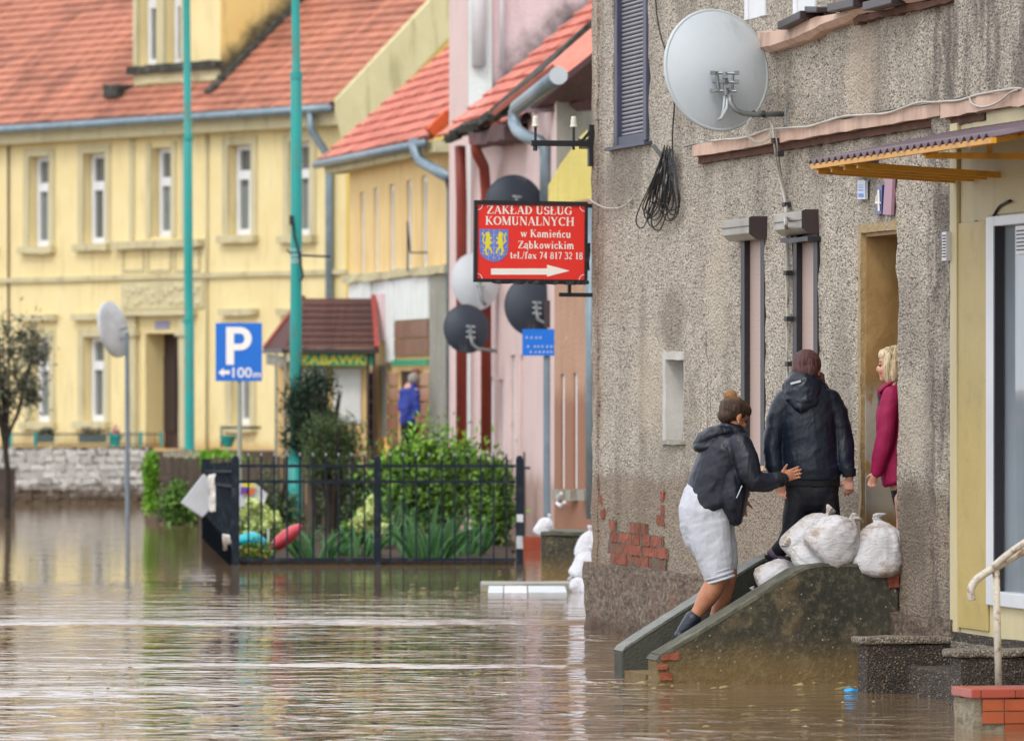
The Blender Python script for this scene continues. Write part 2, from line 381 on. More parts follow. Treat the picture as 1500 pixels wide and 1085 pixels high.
M['cream'] = simple('cream_cladding', '#cfc39b', '#c1b48b', 3, .6, bump=.002, dirt='#a39672', dscale=2, damt=.4, stretch=(1,1,.3))
M['panel_yellow'] = simple('mustard_panel', '#c0ab6c', '#b59f60', 2.5, .5, bump=.002, dirt='#948648', dscale=6, damt=.35)
M['white_pvc'] = simple('white_plastic', '#dadde0', '#cfd2d6', 4, .35)
M['white_far'] = simple('white_window_frame', '#e4e6ea', '#d8dade', 4, .4)
def glass(name, c, rough=.08):
    m = Mat(name, rough); m.b.inputs['Specular IOR Level'].default_value = .8
    z = m.noise(1.4, 3, (1,1,.25)); return m.color(m.mix(m.smooth(z, .35, .7), c, tuple(x*1.7 for x in lin(c)[:3]))).done()
M['glass'] = glass('shop_glass', '#7b848b'); M['pane'] = glass('window_pane', '#5a5e5e', .15); M['curtain'] = simple('net_curtain', '#7f8680', '#6e746f', 6, .6, stretch=(6,6,1))
def dish_mat(name, c1, c2):
    m = Mat(name, .5); c = m.mix(m.smooth(m.noise(1.8, 5), .35, .7), c1, c2)
    c = m.mix(m.math('MULTIPLY', m.smooth(m.noise(5, 6, (1,1,.3)), .55, .75), .3), c, '#83898c'); return m.color(c).done()
M['dish'] = dish_mat('pale_dish_enamel', '#c5ced4', '#bac4ca'); M['dish_dark'] = dish_mat('anthracite_dish', '#2a3644', '#222b38'); M['dish_rim'] = simple('dish_rim', '#c3ccd0', '#b3bcc0', 3, .4)
M['galv'] = simple('galvanised_steel', '#8b9294', '#757c7e', 14, .45, metal=.5, dirt='#5d605f', dscale=8)
M['zinc'] = simple('zinc_gutter', '#8799a4', '#74858f', 5, .45, metal=.4, dirt='#5a6468', dscale=3)
M['cable_black'] = simple('black_cable', '#1b1b1d', '#2b2a29', 5, .6); M['cable_grey'] = simple('grey_cable', '#8f8d88', '#7b7974', 5, .6); M['cable_white'] = simple('white_cable', '#c4bfb4', '#aaa599', 5, .6)
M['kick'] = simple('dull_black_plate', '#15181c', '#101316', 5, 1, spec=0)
M['iron_black'] = simple('black_painted_iron', '#17171a', '#222226', 15, .5, bump=.003)
M['ceramic'] = simple('glazed_ceramic', '#e4e2d6', '#cdc9ba', 6, .25)
M['signred'] = simple('red_sign_face', '#e8352a', '#e23127', 1.5, .35); M['signwhite'] = simple('white_print', '#f4f0ea', '#eeeae2', 3, .4)
M['signblue'] = simple('blue_sign_face', '#0870d6', '#0a68c8', 1.5, .35); M['shield'] = simple('shield_blue', '#6d83cf', '#6379c6', 3, .4); M['lion'] = simple('lion_yellow', '#ece03a', '#e0d233', 3, .4)
M['teal'] = simple('teal_pole_paint', '#149a93', '#17908b', 3, .45, dirt='#5b6d58', dscale=5, damt=.75, stretch=(2,2,.5)); M['postgrey'] = simple('grey_post', '#7c8a94', '#6b7882', 5, .5, dirt='#5a6268'); M['postpale'] = simple('pale_post', '#9fa496', '#8d9284', 5, .5, dirt='#77786b')
M['corr'] = simple('mauve_brown_corrugated_sheet', '#6b5860', '#594951', 3, .5, dirt='#4a3d40', dscale=5, stretch=(1,3,1)); M['yellow_steel'] = simple('yellow_painted_steel', '#d6971e', '#c98c1a', 4, .45, dirt='#7d5a1c', dscale=9, damt=.5)
def tile_mat(name, a, b, d, amt=.6):
    m = Mat(name, .85); c = m.ramp(m.noise(9, 5), [(.3,a),(.7,b)]); c = m.vary(c, .14, True)
    c = m.mix(m.math('MULTIPLY', m.smooth(m.noise(.9, 7), .46, .66), amt), c, d); return m.color(c).bump(m.noise(40, 3), .006).done()
M['tile_old'] = tile_mat('weathered_clay_tile', '#ad6e57', '#bd7e65', '#75493c', .6); M['tile_new'] = tile_mat('bright_clay_tile', '#c97562', '#d48270', '#a95c4b', .4); M['ridge'] = tile_mat('orange_verge_tile', '#cf5024', '#d9602e', '#8e3a20', .5); M['shingle'] = tile_mat('brown_shingle', '#5d3a35', '#4e302c', '#402724', .5)
M['moss'] = simple('mossy_black_flashing', '#2c2b29', '#4a4941', 7, .95, bump=.02, dirt='#78786c', dscale=8)
def stucco(name, a, b, dirt, streak=.35, wet=None, wz=1.0, soot=None):
    m = Mat(name, .88); c = m.ramp(m.noise(1.3, 7), [(.3,a),(.7,b)])
    c = m.mix(m.math('MULTIPLY', m.smooth(m.noise(3.5, 6, (1.5,1.5,.25)), .5, .72), streak), c, dirt)
    c = m.mix(m.math('MULTIPLY', m.smooth(m.noise(6, 5), .63, .72), .4), c, '#d9d4c4')
    if wet:
        z = m.math('ADD', m.z()[2], m.math('MULTIPLY', m.noise(1.5, 5), .4)); c = m.mix(m.math('MULTIPLY', m.math('SUBTRACT', 1, m.smooth(z, wz, wz+.25), True), .8), c, wet)
    if soot:   # black mould in a band, local z window
        zz = m.z(False); t = m.math('SUBTRACT', zz[2], m.math('MULTIPLY', zz[1], soot[0])); k = m.math('ADD', t, m.math('MULTIPLY', m.noise(2.2, 7, rough=.7), -soot[3]))
        c = m.mix(m.math('MULTIPLY', m.math('SUBTRACT', 1, m.smooth(k, soot[1], soot[2]), True), .9), c, '#2b2a27')
    return m.color(c).bump(m.noise(18, 5), .012).done()
M['yellow'] = stucco('pale_yellow_render', '#e2cf97', '#e9d9a6', '#b7a675', .35, '#c29c5c', 1.0)  # far walls made paler: distance haze is put into their colour
M['orange_yellow'] = stucco('warm_yellow_render', '#e3c284', '#e9cc92', '#b0905c', .35, '#ad9270', 1.0)
M['gold'] = stucco('golden_gable_render', '#e3c060', '#e9c96c', '#b19448', .4)
M['trim'] = stucco('grey_beige_stone_trim', '#cbc19b', '#c0b690', '#8f866a', .5); M['creamband'] = stucco('lichened_cream_band', '#dbd2a4', '#cec496', '#9a9168', .5)
M['pink'] = stucco('pale_pink_render', '#dfc6c1', '#d8bdb8', '#af9690', .3, '#b08f80', .9); M['pinkwall'] = stucco('pale_pink_gable', '#dfc6c6', '#d6bbbc', '#a99494', .25)
M['tan'] = stucco('tan_render', '#b79279', '#aa846b', '#83644f', .3, '#8b5f48', 1.85); M['lemon'] = stucco('lemon_render', '#e3d277', '#dbc96b', '#b7a556', .25); M['greyrender'] = stucco('grey_cement', '#8d8b80', '#9b998d', '#6a685f', .5); M['oldwhite'] = stucco('faded_poster_white', '#e4e8e6', '#d9ddd9', '#b5ac96', .35); M['browntile'] = simple('brown_glazed_tile', '#8f6b55', '#7d5b48', 3, .5, dirt='#6b4f40', vary=.1)
M['redpipe'] = simple('brick_red_downpipe', '#8f3d2e', '#7f3428', 5, .5); M['soffit'] = simple('brown_soffit_board', '#6a5152', '#5c4546', 5, .8, stretch=(1,6,1)); M['doordark'] = simple('dark_door_wood', '#46312f', '#382625', 3, .6)
def stone():
    m = Mat('whitewashed_rubble', .95); c = m.ramp(m.noise(5, 6), [(.25,'#ab9c8c'), (.38,'#e6dfd6'), (.55,'#f7f4ee')]); c = m.vary(c, .2, False)
    c = m.mix(m.smooth(m.math('ADD', m.z()[2], m.math('MULTIPLY', m.noise(4, 4, world=True), .5)), .62, .38), c, '#7a6856'); return m.color(c).bump(m.noise(20, 5), .03).done()
M['stone'] = stone(); M['rubble_mortar'] = simple('rubble_mortar', '#6c6052', '#554a3e', 8, .95, bump=.02)
M['wood'] = simple('weathered_board', '#5f5349', '#463d36', 12, .9, stretch=(3,3,.4), vary=.2, dirt='#38402a'); M['woodtop'] = simple('pale_board_end', '#b9b39f', '#8f8874', 12, .9)
M['fence'] = simple('anthracite_fence_paint', '#232b35', '#1d242c', 6, .85, spec=.15, dirt='#51565a', dscale=9, damt=.4)
def leafmat(name, a, b, amt=.35, hue=.015):
    m = Mat(name, .6); c = m.ramp(m.rnd(True), [(0,a),(1,b)]); c = m.vary(c, amt, True, hue); m.color(c)
    m.b.inputs['Transmission Weight'].default_value = 0; m.b.inputs['Subsurface Weight'].default_value = 0; return m.done()
M['leaf'] = leafmat('bright_leaf', '#36581f', '#6f9640', .5); M['leafdark'] = leafmat('conifer_foliage', '#1c3023', '#30492f'); M['leafmid'] = leafmat('juniper_foliage', '#3c5330', '#5a6c40'); M['leafolive'] = leafmat('olive_grey_leaf', '#46493a', '#6b6c58'); M['iris'] = leafmat('iris_blade', '#2f5a3a', '#5a8a52', .3); M['ivy'] = leafmat('ivy_leaf', '#5f9424', '#86b83a', .25); M['hydr'] = leafmat('pale_green_blossom', '#b3c56e', '#cfdb98', .12)
M['bark'] = simple('dark_bark', '#3b332b', '#2b2520', 20, .95, bump=.02); M['petal'] = simple('yellow_petal', '#f0d20e', '#e3bf08', 8, .6)
M['soil'] = simple('wet_soil', '#4a3a28', '#362a1c', 6, .95, bump=.03)
def sack():
    m = Mat('woven_white_sack', .7); n1 = m.noise(6, 7); n2 = m.noise(5, 8, (1,1,1.5), .72); c = m.mix(m.smooth(n1, .3, .7), '#c6c6ca', '#d6d6d9')
    c = m.mix(m.math('MULTIPLY', m.smooth(n2, .46, .66), .8), c, '#947a5c')
    c = m.mix(m.math('MULTIPLY', m.smooth(m.noise(16, 6, (.5,.5,3), .7, dist=1), .54, .66), .45), c, '#857460'); z = m.z(False)[2]  # shade of fine creases painted in as darker lines
    c = m.mix(m.math('MULTIPLY', m.smooth(m.math('ADD', m.noise(5, 6), m.math('MULTIPLY', z, -.6)), .5, .75), .55), c, '#947550')
    return m.color(c).bump(m.noise(11, 3, (.6,.6,1.6), dist=.8), .012).bump(m.noise(60, 4), .003).done()
M['sack'] = sack(); M['sackclean'] = simple('white_sack_far', '#c8c8cf', '#d5d5da', 5, .7, bump=.03, bscale=9, dirt='#94877a', dscale=4, damt=.4)
def cloth(name, a, b, rough=.55, fold=.012, fs=9, st=(1,1,.45), sheen=0):
    m = Mat(name, rough, 0, .4); c = m.mix(m.smooth(m.noise(7, 5), .35, .7), a, b); m.color(c)
    m.bump(m.noise(fs, 3, st, .45, dist=1.6), fold*.55); m.bump(m.noise(fs*3, 3, (1,1,.7), .5, dist=1), fold*.2)
    if sheen: m.b.inputs['Sheen Weight'].default_value = sheen
    return m.done()
M['jacket1'] = cloth('navy_nylon', '#171b26', '#1d2230', .42, .02, 7); M['jacket2'] = cloth('blue_black_shell', '#131b27', '#182231', .4, .02, 7); M['rib'] = cloth('black_ribbing', '#0d0e13', '#111218', .8, .004, 30)
M['crimson'] = cloth('crimson_jacket', '#86093f', '#9a0f4c', .7, .014, 8); M['shorts'] = cloth('light_grey_jersey', '#b6bac4', '#c3c7cf', .9, .014, 8); M['leggings'] = cloth('black_leggings', '#0c0e15', '#121420', .7, .01, 9); M['bluecoat'] = cloth('blue_coat', '#2a3a8a', '#32439a', .7, .02, 6)
def skin(name, a, b):
    m = Mat(name, .5); m.color(m.mix(m.smooth(m.noise(14, 5), .35, .7), a, b)); m.b.inputs['Subsurface Weight'].default_value = .08; m.b.inputs['Subsurface Radius'].default_value = (.02,.008,.004)
    return m.bump(m.noise(90, 3), .001).done()
M['skin1'] = skin('tanned_skin', '#b37b5c', '#a56c4e'); M['skin2'] = skin('fair_skin', '#cf9c86', '#c08a74')
def hair(name, a, b, zmix=None):
    m = Mat(name, .5, 0, .35); n = m.noise(85, 4, (1,1,.1), .7); c = m.mix(m.smooth(n, .3, .7), a, b)
    if zmix: c = m.mix(m.smooth(m.z()[2], zmix[0], zmix[1]), c, zmix[2])
    return m.color(c).bump(n, .01).done()
M['hair1'] = hair('dark_brown_hair_with_blond_ends', '#221712', '#553b2b', (1.735, 1.79, '#9a7248')); M['hair2'] = hair('auburn_hair', '#33201f', '#6a4240'); M['hair3'] = hair('blond_hair', '#a58a60', '#e8d9b8')
M['boot'] = simple('navy_leather', '#161c2a', '#1e2636', 12, .35, bump=.004); M['shoe'] = simple('purple_grey_trainer', '#4a3350', '#6b6274', 22, .6)
M['blueplastic'] = simple('turquoise_plastic', '#12b3bd', '#10a6b4', 4, .35); M['redplastic'] = simple('coral_red_plastic', '#c8404c', '#d04b57', 4, .4); M['boardwhite'] = simple('white_board', '#c9ccd0', '#bcbfc3', 4, .6, dirt='#8f9193')
M['trash'] = simple('bright_blue_litter', '#1c8fd0', '#2aa0dc', 8, .5)
M['cap'] = simple('red_clinker_coping', '#96412f', '#a64a38', 9, .4, vary=.1); M['clinker'] = simple('orange_clinker_tile', '#a8562b', '#96462a', 7, .4, vary=.25, dirt='#7a4a2a')
M['rustwhite'] = simple('rusty_white_paint', '#c9c4b6', '#b8b1a1', 6, .5, bump=.003, dirt='#7a4a2c', dscale=26, damt=.9)
M['fascia'] = simple('green_shop_sign', '#1d9a72', '#189068', 3, .5); M['yellowletter'] = simple('yellow_letters', '#d9d23a', '#cfc633', 3, .5)
M['tarmac'] = simple('drowned_tarmac', '#3c3a38', '#302e2c', 8, .9)
def water():
    m = Mat('muddy_flood_water', .045, 0, .5); m.b.inputs['IOR'].default_value = 1.4; m.b.inputs['Specular IOR Level'].default_value = 1.0
    m.color(m.mix(m.smooth(m.noise(.15, 4, world=True), .3, .7), '#80694f', '#725d45'))
    q = m.z(); X, Yy = q[0], q[1]
    # ripples, stronger in wind streaks and along a wake that crosses the street
    patch = m.smooth(m.noise(.22, 4, (.35,1,1), world=True), .42, .62)
    wob = m.math('MULTIPLY', m.math('SUBTRACT', m.noise(.5, 3, (1,.2,1), world=True), .5), 2.0)
    yy = m.math('ADD', Yy, wob)
    def band(y0, w_): return m.math('SUBTRACT', m.smooth(yy, y0-w_, y0+w_), m.smooth(yy, y0+w_, y0+w_*13))   # swell with its steeper face towards the viewer
    lx = m.math('SUBTRACT', 1, m.smooth(X, .2, 1.0), True)
    bands = m.math('MULTIPLY', m.math('ADD', m.math('ADD', m.math('MULTIPLY', band(YW(912), .8), 1.15), m.math('MULTIPLY', band(YW(974), .32), .42)), m.math('MULTIPLY', m.math('MULTIPLY', band(YW(1012), .75), .95), m.math('SUBTRACT', 1, m.smooth(X, -2.6, -.9)))), lx)
    lx2 = m.math('SUBTRACT', 1, m.math('MULTIPLY', m.smooth(X, .6, 1.8), .75))
    near = m.math('SUBTRACT', 1, m.smooth(Yy, YW(960), YW(880)), True)      # the current roughens the nearer water
    amp = m.math('ADD', m.math('MULTIPLY', near, m.math('ADD', .10, m.math('MULTIPLY', patch, .16))), .05)
    amp = m.math('ADD', amp, m.math('MULTIPLY', bands, .18))
    n1 = m.noise(2.3, 2, (.9,1,1), .4, True, .6); n2 = m.noise(6.0, 3, (.9,1,1), .5, True, .4)
    h = m.math('MULTIPLY', m.math('ADD', n1, m.math('MULTIPLY', n2, .35)), amp)
    # scattered steeper wavelets that catch the sky
    fm = m.smooth(m.noise(2.6, 2, (.7,1,1), .45, True, .8), .50, .74)
    k = m.math('MULTIPLY', m.math('MULTIPLY', near, m.math('ADD', .25, patch)), lx2)
    h = m.math('ADD', h, m.math('MULTIPLY', fm, m.math('ADD', m.math('MULTIPLY', k, .34), m.math('MULTIPLY', bands, .1))))
    ridge = m.math('MULTIPLY', bands, m.math('ADD', .45, m.math('MULTIPLY', m.noise(2.0, 3, (.45,1,1), .5, True), 1.1)))   # the wake itself: a low swell
    h = m.math('ADD', h, ridge)
    return m.bump(h, .09).done()
M['water'] = water()
# ------------------------------------------------------------ setting: street bed and flood water
m = MB(); m.add([(-300,-30,-.6),(300,-30,-.6),(300,700,-.6),(-300,700,-.6)], [(0,1,2,3)]); tag(m.build('street', M['tarmac']), kind='structure')
m = MB(); m.add([(-300,-30,0),(300,-30,0),(300,700,0),(-300,700,0)], [(0,1,2,3)]); tag(m.build('flood_water', M['water']), kind='structure')

# ------------------------------------------------------------ pebbledash house on the right
UC = A.U(1405)                                   # where the shop front begins
UE = UC+6.5
S = lambda u, v=0: FPX/A.Y(u, v)                 # photo pixels per metre there
houseA = thing('rendered_house', 'old grey pebbledash house with roller shutters and an ochre doorway', 'house', A)
zs1, zs2 = 1.30, 2.87
hA = [(A.U(897), A.U(950), A.Z(923,211), 7.2, .14), (A.U(975), A.U(1002.5), A.Z(988,645), A.Z(988,519), .3),
      (A.U(1086), A.U(1121), zs1, zs2, .09), (A.U(1162), A.U(1199), zs1, zs2, .09), (A.U(1262), A.U(1315), .5, 2.81, .5),
      (A.U(1092), A.U(1122), A.Z(1107,27), 6.3, .1), (A.U(1163), A.U(1195), A.Z(1180,28), 6.3, .1), (A.U(1228), A.U(1258), 4.36, 6.3, .1), (A.U(1276), A.U(1306), 4.36, 6.3, .1)]
m = wall(0, UC, -.5, 8.6, hA, step=.085, amp=.012, fr=7)
m.box(.01, UE, 7.9, 8, -.5, 8.6)
m.add([(0,0,-.5),(0,8,-.5),(0,8,8.6),(0,0,8.6)], [(0,1,2,3)])
wa = m.build('wall', M['pebble'], houseA, auto=50)
m = MB(); m.rough(-.02, .16, -.012, .2, .45, 8.5, (.06,.1,.11), .011, 5, 8); m.build('corner_strip', M['pebble'], houseA, auto=60)
m = MB(); m.rough(A.U(1376), UC-.02, -.045, .06, .3, A.Z(1390,165), (.05,.1,.09), .022, 9, 7); m.build('rough_pilaster', M['pebble'], houseA, auto=60)
m = MB(); m.rough(-.07, A.U(1262)-.03, -.07, .25, -.5, .50, (.09,.15,.06), .02, 3, 7); m.rough(A.U(1315)+.02, UC+.05, -.06, .25, -.5, .43, (.09,.15,.06), .02, 4, 7)
m.build('plinth', M['plinth'], houseA, auto=60)
def ledge(ua, ub, za, zb, prot, seed, name='cornice'):
    m = MB(); m.rough(ua, ub, -prot, .05, za, zb, (.07,.06,.035), .005, seed, 4); o = m.build(name, M['ledge'], houseA)
    m = MB(); m.rough(ua, ub, -prot*.45, .05, za-.05, za-.004, (.08,.06,.04), .005, seed+3, 7); m.build('drip_edge', M['ledge_under'], o)
ledge(A.U(1029), A.U(1394), 3.455, 3.535, .075, 1); ledge(A.U(1398), A.U(1452), 3.44, 3.535, .085, 2)
m = MB(); m.rough(A.U(1394)-.01, A.U(1398)+.01, -.03, .05, 3.44, 3.52, .04, .01, 6); m.build('brick', M['brick'], houseA)
m = MB()
pts = [(1126,46,78),(1150,44,74),(1185,36,62),(1200,28,56),(1222,22,44),(1262,14,30),(1270,10,22),(1310,2,14),(1352,-8,4),(1405,-18,-8)]
for (p0,t0,b0),(p1,t1,b1) in zip(pts, pts[1:]):
    for k in range(3):
        a, b = k/3, (k+1)/3; pa, pb = p0+(p1-p0)*a, p0+(p1-p0)*b
        vs = []
        for p_, f in ((pa,a),(pb,b)):
            u = A.U(p_); zt = A.Z(p_, t0+(t1-t0)*f); zb = A.Z(p_, b0+(b1-b0)*f); q = noise.noise(Vector((u*4,0,3)))*.02
            vs += [(u,.02,zt+q),(u,-.09+q,zt-.01+q),(u,-.10+q,zb+.03),(u,-.06,zb+q),(u,.02,zb)]
        m.add(vs, [(0,1,6,5),(1,2,7,6),(2,3,8,7),(3,4,9,8)])
m.build('upper_cornice', M['ledge'], houseA)
m = MB()
for (p0,t0,b0),(p1,t1,b1) in zip(pts[5:], pts[6:]):
    m.rough(A.U(p0), A.U(p1), -.05, .03, A.Z((p0+p1)/2,(b0+b1)/2)-.045, A.Z((p0+p1)/2,(b0+b1)/2), (.07,.05,.03), .012, 4)
m.build('exposed_brick_course', M['ledge_under'], houseA)
# roof with eaves, above the frame (mirrored in the water)
m = MB(); m.prism([(-.5,8.5),(4,12.2),(8.5,8.5),(8.5,8.35),(4,12.0),(-.5,8.35)], 'x', -.3, UE); m.build('roof', M['tile_old'], houseA)
# shuttered window near the corner
h = hA[0]; f = MB()
f.box(h[0], h[0]+.10, .01, .13, h[2], h[3]); f.box(h[1]-.10, h[1], -.02, .13, h[2], h[3]); f.box(h[0]+.1, h[1]-.1, .02, .13, h[2], h[2]+.07)
fr = f.build('shutter_window', M['frame_indigo'], houseA, bevel=.006)
sl = MB(); pitch = .0312
sl.prism([(.075,0),(.052,.004),(.048,.012),(.052,.022),(.075,.028)], 'x', h[0]+.1, h[1]-.1); s0 = sl.build('slat', M['slat'], fr, auto=60); s0.location.z = h[2]+.075
for i in range(1, 44): part_copy(s0, fr, (0,0,h[2]+.075+pitch*i))
m = MB(); m.box(h[0]+.05, h[1]-.05, .085, .1, h[2], h[3]); m.build('backing', M['rail_dark'], fr)
m = MB(); m.rough(h[0]-.05, h[1]+.07, -.05, .1, h[2]-.03, h[2]-.005, (.2,.2,.1), .003); m.build('sill', M['frame_indigo'], houseA)
# plastered niche
h = hA[1]; m = MB(); m.box(h[0]+.004, h[1]-.004, .12, .14, h[2]+.004, h[3]-.004); m.rough(h[0]-.05, h[0]+.04, -.012, .12, h[2], h[3]+.02, .06, .004); m.rough(h[0]-.02, h[1]+.01, -.012, .1, h[3]-.04, h[3]+.02, .06, .005)
m.rough(h[1]-.02, h[1]-.003, .0, .12, h[2], h[3]-.03, .06, .003)
nc = m.build('niche', M['niche'], houseA); m = MB(); m.rough(h[0]-.06, h[1]+.02, -.03, .1, h[2]-.03, h[2]-.004, (.1,.1,.03), .004); m.build('sill', M['greyrender'], houseA)
# two tall shuttered windows with roller boxes
for i, (h, pl, pr, pt, pb, pp) in enumerate(((hA[2],1086,1124,318,350,1058),(hA[3],1161,1200,308,342,1134))):
    f = MB(); f.box(h[0], h[0]+.10, -.005, .085, h[2], h[3]); f.box(h[1]-.10, h[1], -.008, .085, h[2], h[3]); wn = f.build('shutter_window', M['rail_dark'], houseA)
    sm = MB(); n = 40; ph = (h[3]-h[2])/n
    sm.box(h[0]+.1, h[1]-.1, .035, .05, 0, ph*.985); s0 = sm.build('slat', M['shutter_beige'], wn); s0.location.z = h[2]
    for k in range(1, n): part_copy(s0, wn, (0,0,h[2]+ph*k))
    m = MB(); m.box(h[0]+.1, h[1]-.1, .053, .06, h[2], h[3]); m.build('backing', M['shutter_beige'], wn)
    m = MB(); m.rough(h[0]-.04, h[1]+.05, -.03, .05, h[2]-.035, h[2]-.004, (.15,.05,.03), .006); m.build('sill', M['ledge'], houseA)
    u0, u1 = A.U(pl)-.05, A.U(pr); v = A.V(pp, u0); zt, zb = A.Z((pl+pr)/2, pt+2), A.Z((pl+pr)/2, pb+2)
    m = MB(); m.prism([(-.005,zb),(v+.05,zb),(v,zb+.04),(v,zt-.01),(v+.02,zt),(-.005,zt)], 'x', u0, u1-.012); bx = m.build('roller_box', M['shutter_box'], wn, bevel=.004)
    m = MB(); m.prism([(0,zb-.004),(v+.048,zb-.004),(v-.004,zb+.036),(v-.004,zt-.006),(v+.018,zt+.004),(0,zt+.004)], 'x', u1-.012, u1); m.build('end_cap', M['dark_brown'], bx)
    m = MB(); m.box(u0, u1, v-.006, v-.001, zb+.085, zb+.092); m.build('seam', M['dark_brown'], bx)
    if i: 
        m = MB(); m.rough(u0+.1, u1+.05, v+.02, .02, zb-.05, zb-.02, (.1,.05,.03), .006); m.build('bent_drip_plate', M['rail_dark'], bx)
# doorway: ochre reveal and an inner door
h = hA[4]; d = .62
m = MB(); m.box(h[0]-.02, h[0]+.035, .02, d, h[2], h[3]); m.box(h[1]-.012, h[1]+.02, .03, d, h[2], h[3]); m.box(h[0]+.035, h[1]-.012, .02, d, h[3]-.03, h[3]+.02); rv = m.build('door_reveal', M['ochre'], houseA)
m = MB(); m.box(h[0]+.015, h[1]-.015, d+.002, d+.05, h[2], h[3]); dr = m.build('door', M['doordark'], houseA)
m = MB(); m.tube([(h[0]+.12,d-.03,1.5),(h[0]+.2,d-.04,1.5)], .01); m.build('handle', M['galv'], dr)
m = MB(); m.rough(h[0]-.05, h[0]+.01, -.01, .03, h[2], h[3]+.05, (.03,.03,.06), .006, 2); m.rough(h[0], h[1], -.008, .03, h[3]-.005, h[3]+.05, (.05,.03,.03), .006, 3); m.build('patched_door_edge', simple('sandy_patch', '#b59f78', '#97835f', 20, .9, bump=.01), houseA)
m = MB(); m.rough(h[0], h[1]-.01, -.06, d, .3, .5, (.1,.1,.1), .01); m.build('threshold', M['concrete'], houseA)
# upper windows, only their lower ends in view, with tilted tin sills
for (h, sill) in ((hA[5],None),(hA[6],((1145,38),(1178,22),(1196,18))),(hA[7],((1218,12),(1256,4),(1264,-2))),(hA[8],((1270,10),(1312,-1),(1320,-4)))):
    f = MB(); f.box(h[0], h[0]+.09, -.01, .1, h[2], h[3]); f.box(h[1]-.09, h[1], -.01, .1, h[2], h[3]); f.box(h[0]+.09, h[1]-.09, 0, .1, h[2], h[2]+.16)
    wn = f.build('window', M['white_pvc'], houseA, bevel=.005); m = MB(); m.box(h[0]+.09, h[1]-.09, .06, .065, h[2]+.16, h[3]); m.build('pane', M['pane'], wn)
    if sill:
        a, b, c = [A.P(p, y, -.13) for p, y in sill]; th = .055
        m = MB(); m.prism([(a.x,a.z-th/2),(b.x,b.z-th/2),(b.x,b.z+th/2),(a.x,a.z+th/2)], 'y', -.16, .02); m.prism([(b.x+.01,b.z+th*.2),(c.x,c.z),(c.x,c.z+.03),(b.x,b.z+th)], 'y', -.13, .02)
        m.build('tin_sill', M['dark_brown'], houseA, bevel=.006)
# bare bricks where the render fell away
m = MB(); zb0 = A.Z(935, 846); zt0 = A.Z(935, 772)
brs = []
rows = [(838,[(912,934),(936,958)]),(822,[(898,920),(922,938),(941,952),(955,975)]),(806,[(894,916),(918,942),(946,960),(962,978)]),(790,[(896,906),(908,926),(928,939),(944,955),(957,972)]),(774,[(895,901),(926,938),(942,948)]),(758,[(962,974)]),(742,[(969,975)]),(853,[(925,940)]),(722,[(969,974)]),(757,[(881,886)]),(738,[(880,884)])]
for yc, spans in rows:
    for a, b in spans:
        k = yc+.11*(935-(a+b)/2)*-1*1.0; p = (a+b)/2; c = 1.0
        z = A.Z(p, yc-(p-935)*-.115)
        brs.append((A.U(a), A.U(b), z, .037+random.uniform(-.003,.002)))
for (u0,u1,z,hh) in brs:
    m = MB(); pr = .013+random.uniform(-.007,.006); m.rough(u0, u1, -pr, .05, z-hh, z+hh, (.06,.05,.034), .006, random.randint(0,99), 18); m.build('brick', M['brick'], houseA)
m = MB(); 
for (u0,u1,z,hh) in brs[:18]: m.rough(u0-.04, u1+.04, -.008+random.uniform(-.003,.003), .03, z-.045, z+.045, (.05,.05,.03), .005, random.randint(0,99), 14)
m.build('bare_mortar', M['mortar'], houseA)
# fittings that belong to the wall: cables, number plates
def cable(pts, r, mat, name='cable', v=-.02, sub=3, parent=houseA, wob=0):
    q = [A.P(p[0], p[1], p[2] if len(p) > 2 else v) for p in pts]; out = []
    for i in range(len(q)-1):
        p0 = q[max(i-1,0)]; p1 = q[i]; p2 = q[i+1]; p3 = q[min(i+2,len(q)-1)]
        for k in range(sub):
            t = k/sub; a = .5*((2*p1)+(p2-p0)*t+(2*p0-5*p1+4*p2-p3)*t*t+(3*p1-p0-3*p2+p3)*t**3)
            if wob: a = a+noise.noise_vector(a*5)*wob
            out.append(a)
    out.append(q[-1]); m = MB(); m.tube(out, r, 6); return m.build(name, mat, parent, smooth=True)
lz = lambda px: 580-(3.545-H)*(.173*(px+1093)/H)
cable([(958,-40),(962,20),(970,60),(984,100),(988,150),(985,200),(986,300)], .006, M['cable_black'])
cable([(p, lz(p)-1+4*noise.noise(Vector((p*.03,0,0)))) for p in range(1002, 1500, 14)], .008, M['cable_grey'])
cable([(p, lz(p)-3+5*noise.noise(Vector((p*.025,5,0)))+abs(((p-1130)%110)-55)*-.12+4) for p in range(1040, 1500, 12)], .008, M['cable_white'], v=-.09)
cable([(p, lz(p)-2+4*noise.noise(Vector((p*.04,9,0)))) for p in range(1200, 1500, 14)], .006, M['cable_black'], v=-.03)
cable([(1420,142,-.1),(1424,152,-.1),(1440,157,-.1),(1462,150,-.1),(1480,136,-.1),(1490,132,-.1)], .006, M['cable_white'])
cable([(1130,182,-.1),(1135,215,-.09),(1142,260,-.03),(1150,300,-.03),(1150,330,-.16),(1152,345,-.03),(1152,420),(1153,470),(1154,560),(1155,620)], .008, M['cable_white'], sub=5, wob=.006)
cable([(1133,182,-.1),(1139,215,-.09),(1145,260,-.03),(1152,300,-.03),(1153,330,-.16),(1154,345,-.03),(1155,420),(1152,470),(1156,560)], .006, M['cable_grey'], sub=5, wob=.006)
for px, py in ((1134,206),(1140,226),(1150,300),(1152,400),(1153,467),(1154,533)):
    c = A.P(px, py, -.035 if py > 240 else -.1); m = MB(); m.box(c.x-.035, c.x+.035, c.y-.012, c.y+.03, c.z-.016, c.z+.016); m.build('cable_clip', M['cable_black'], houseA)
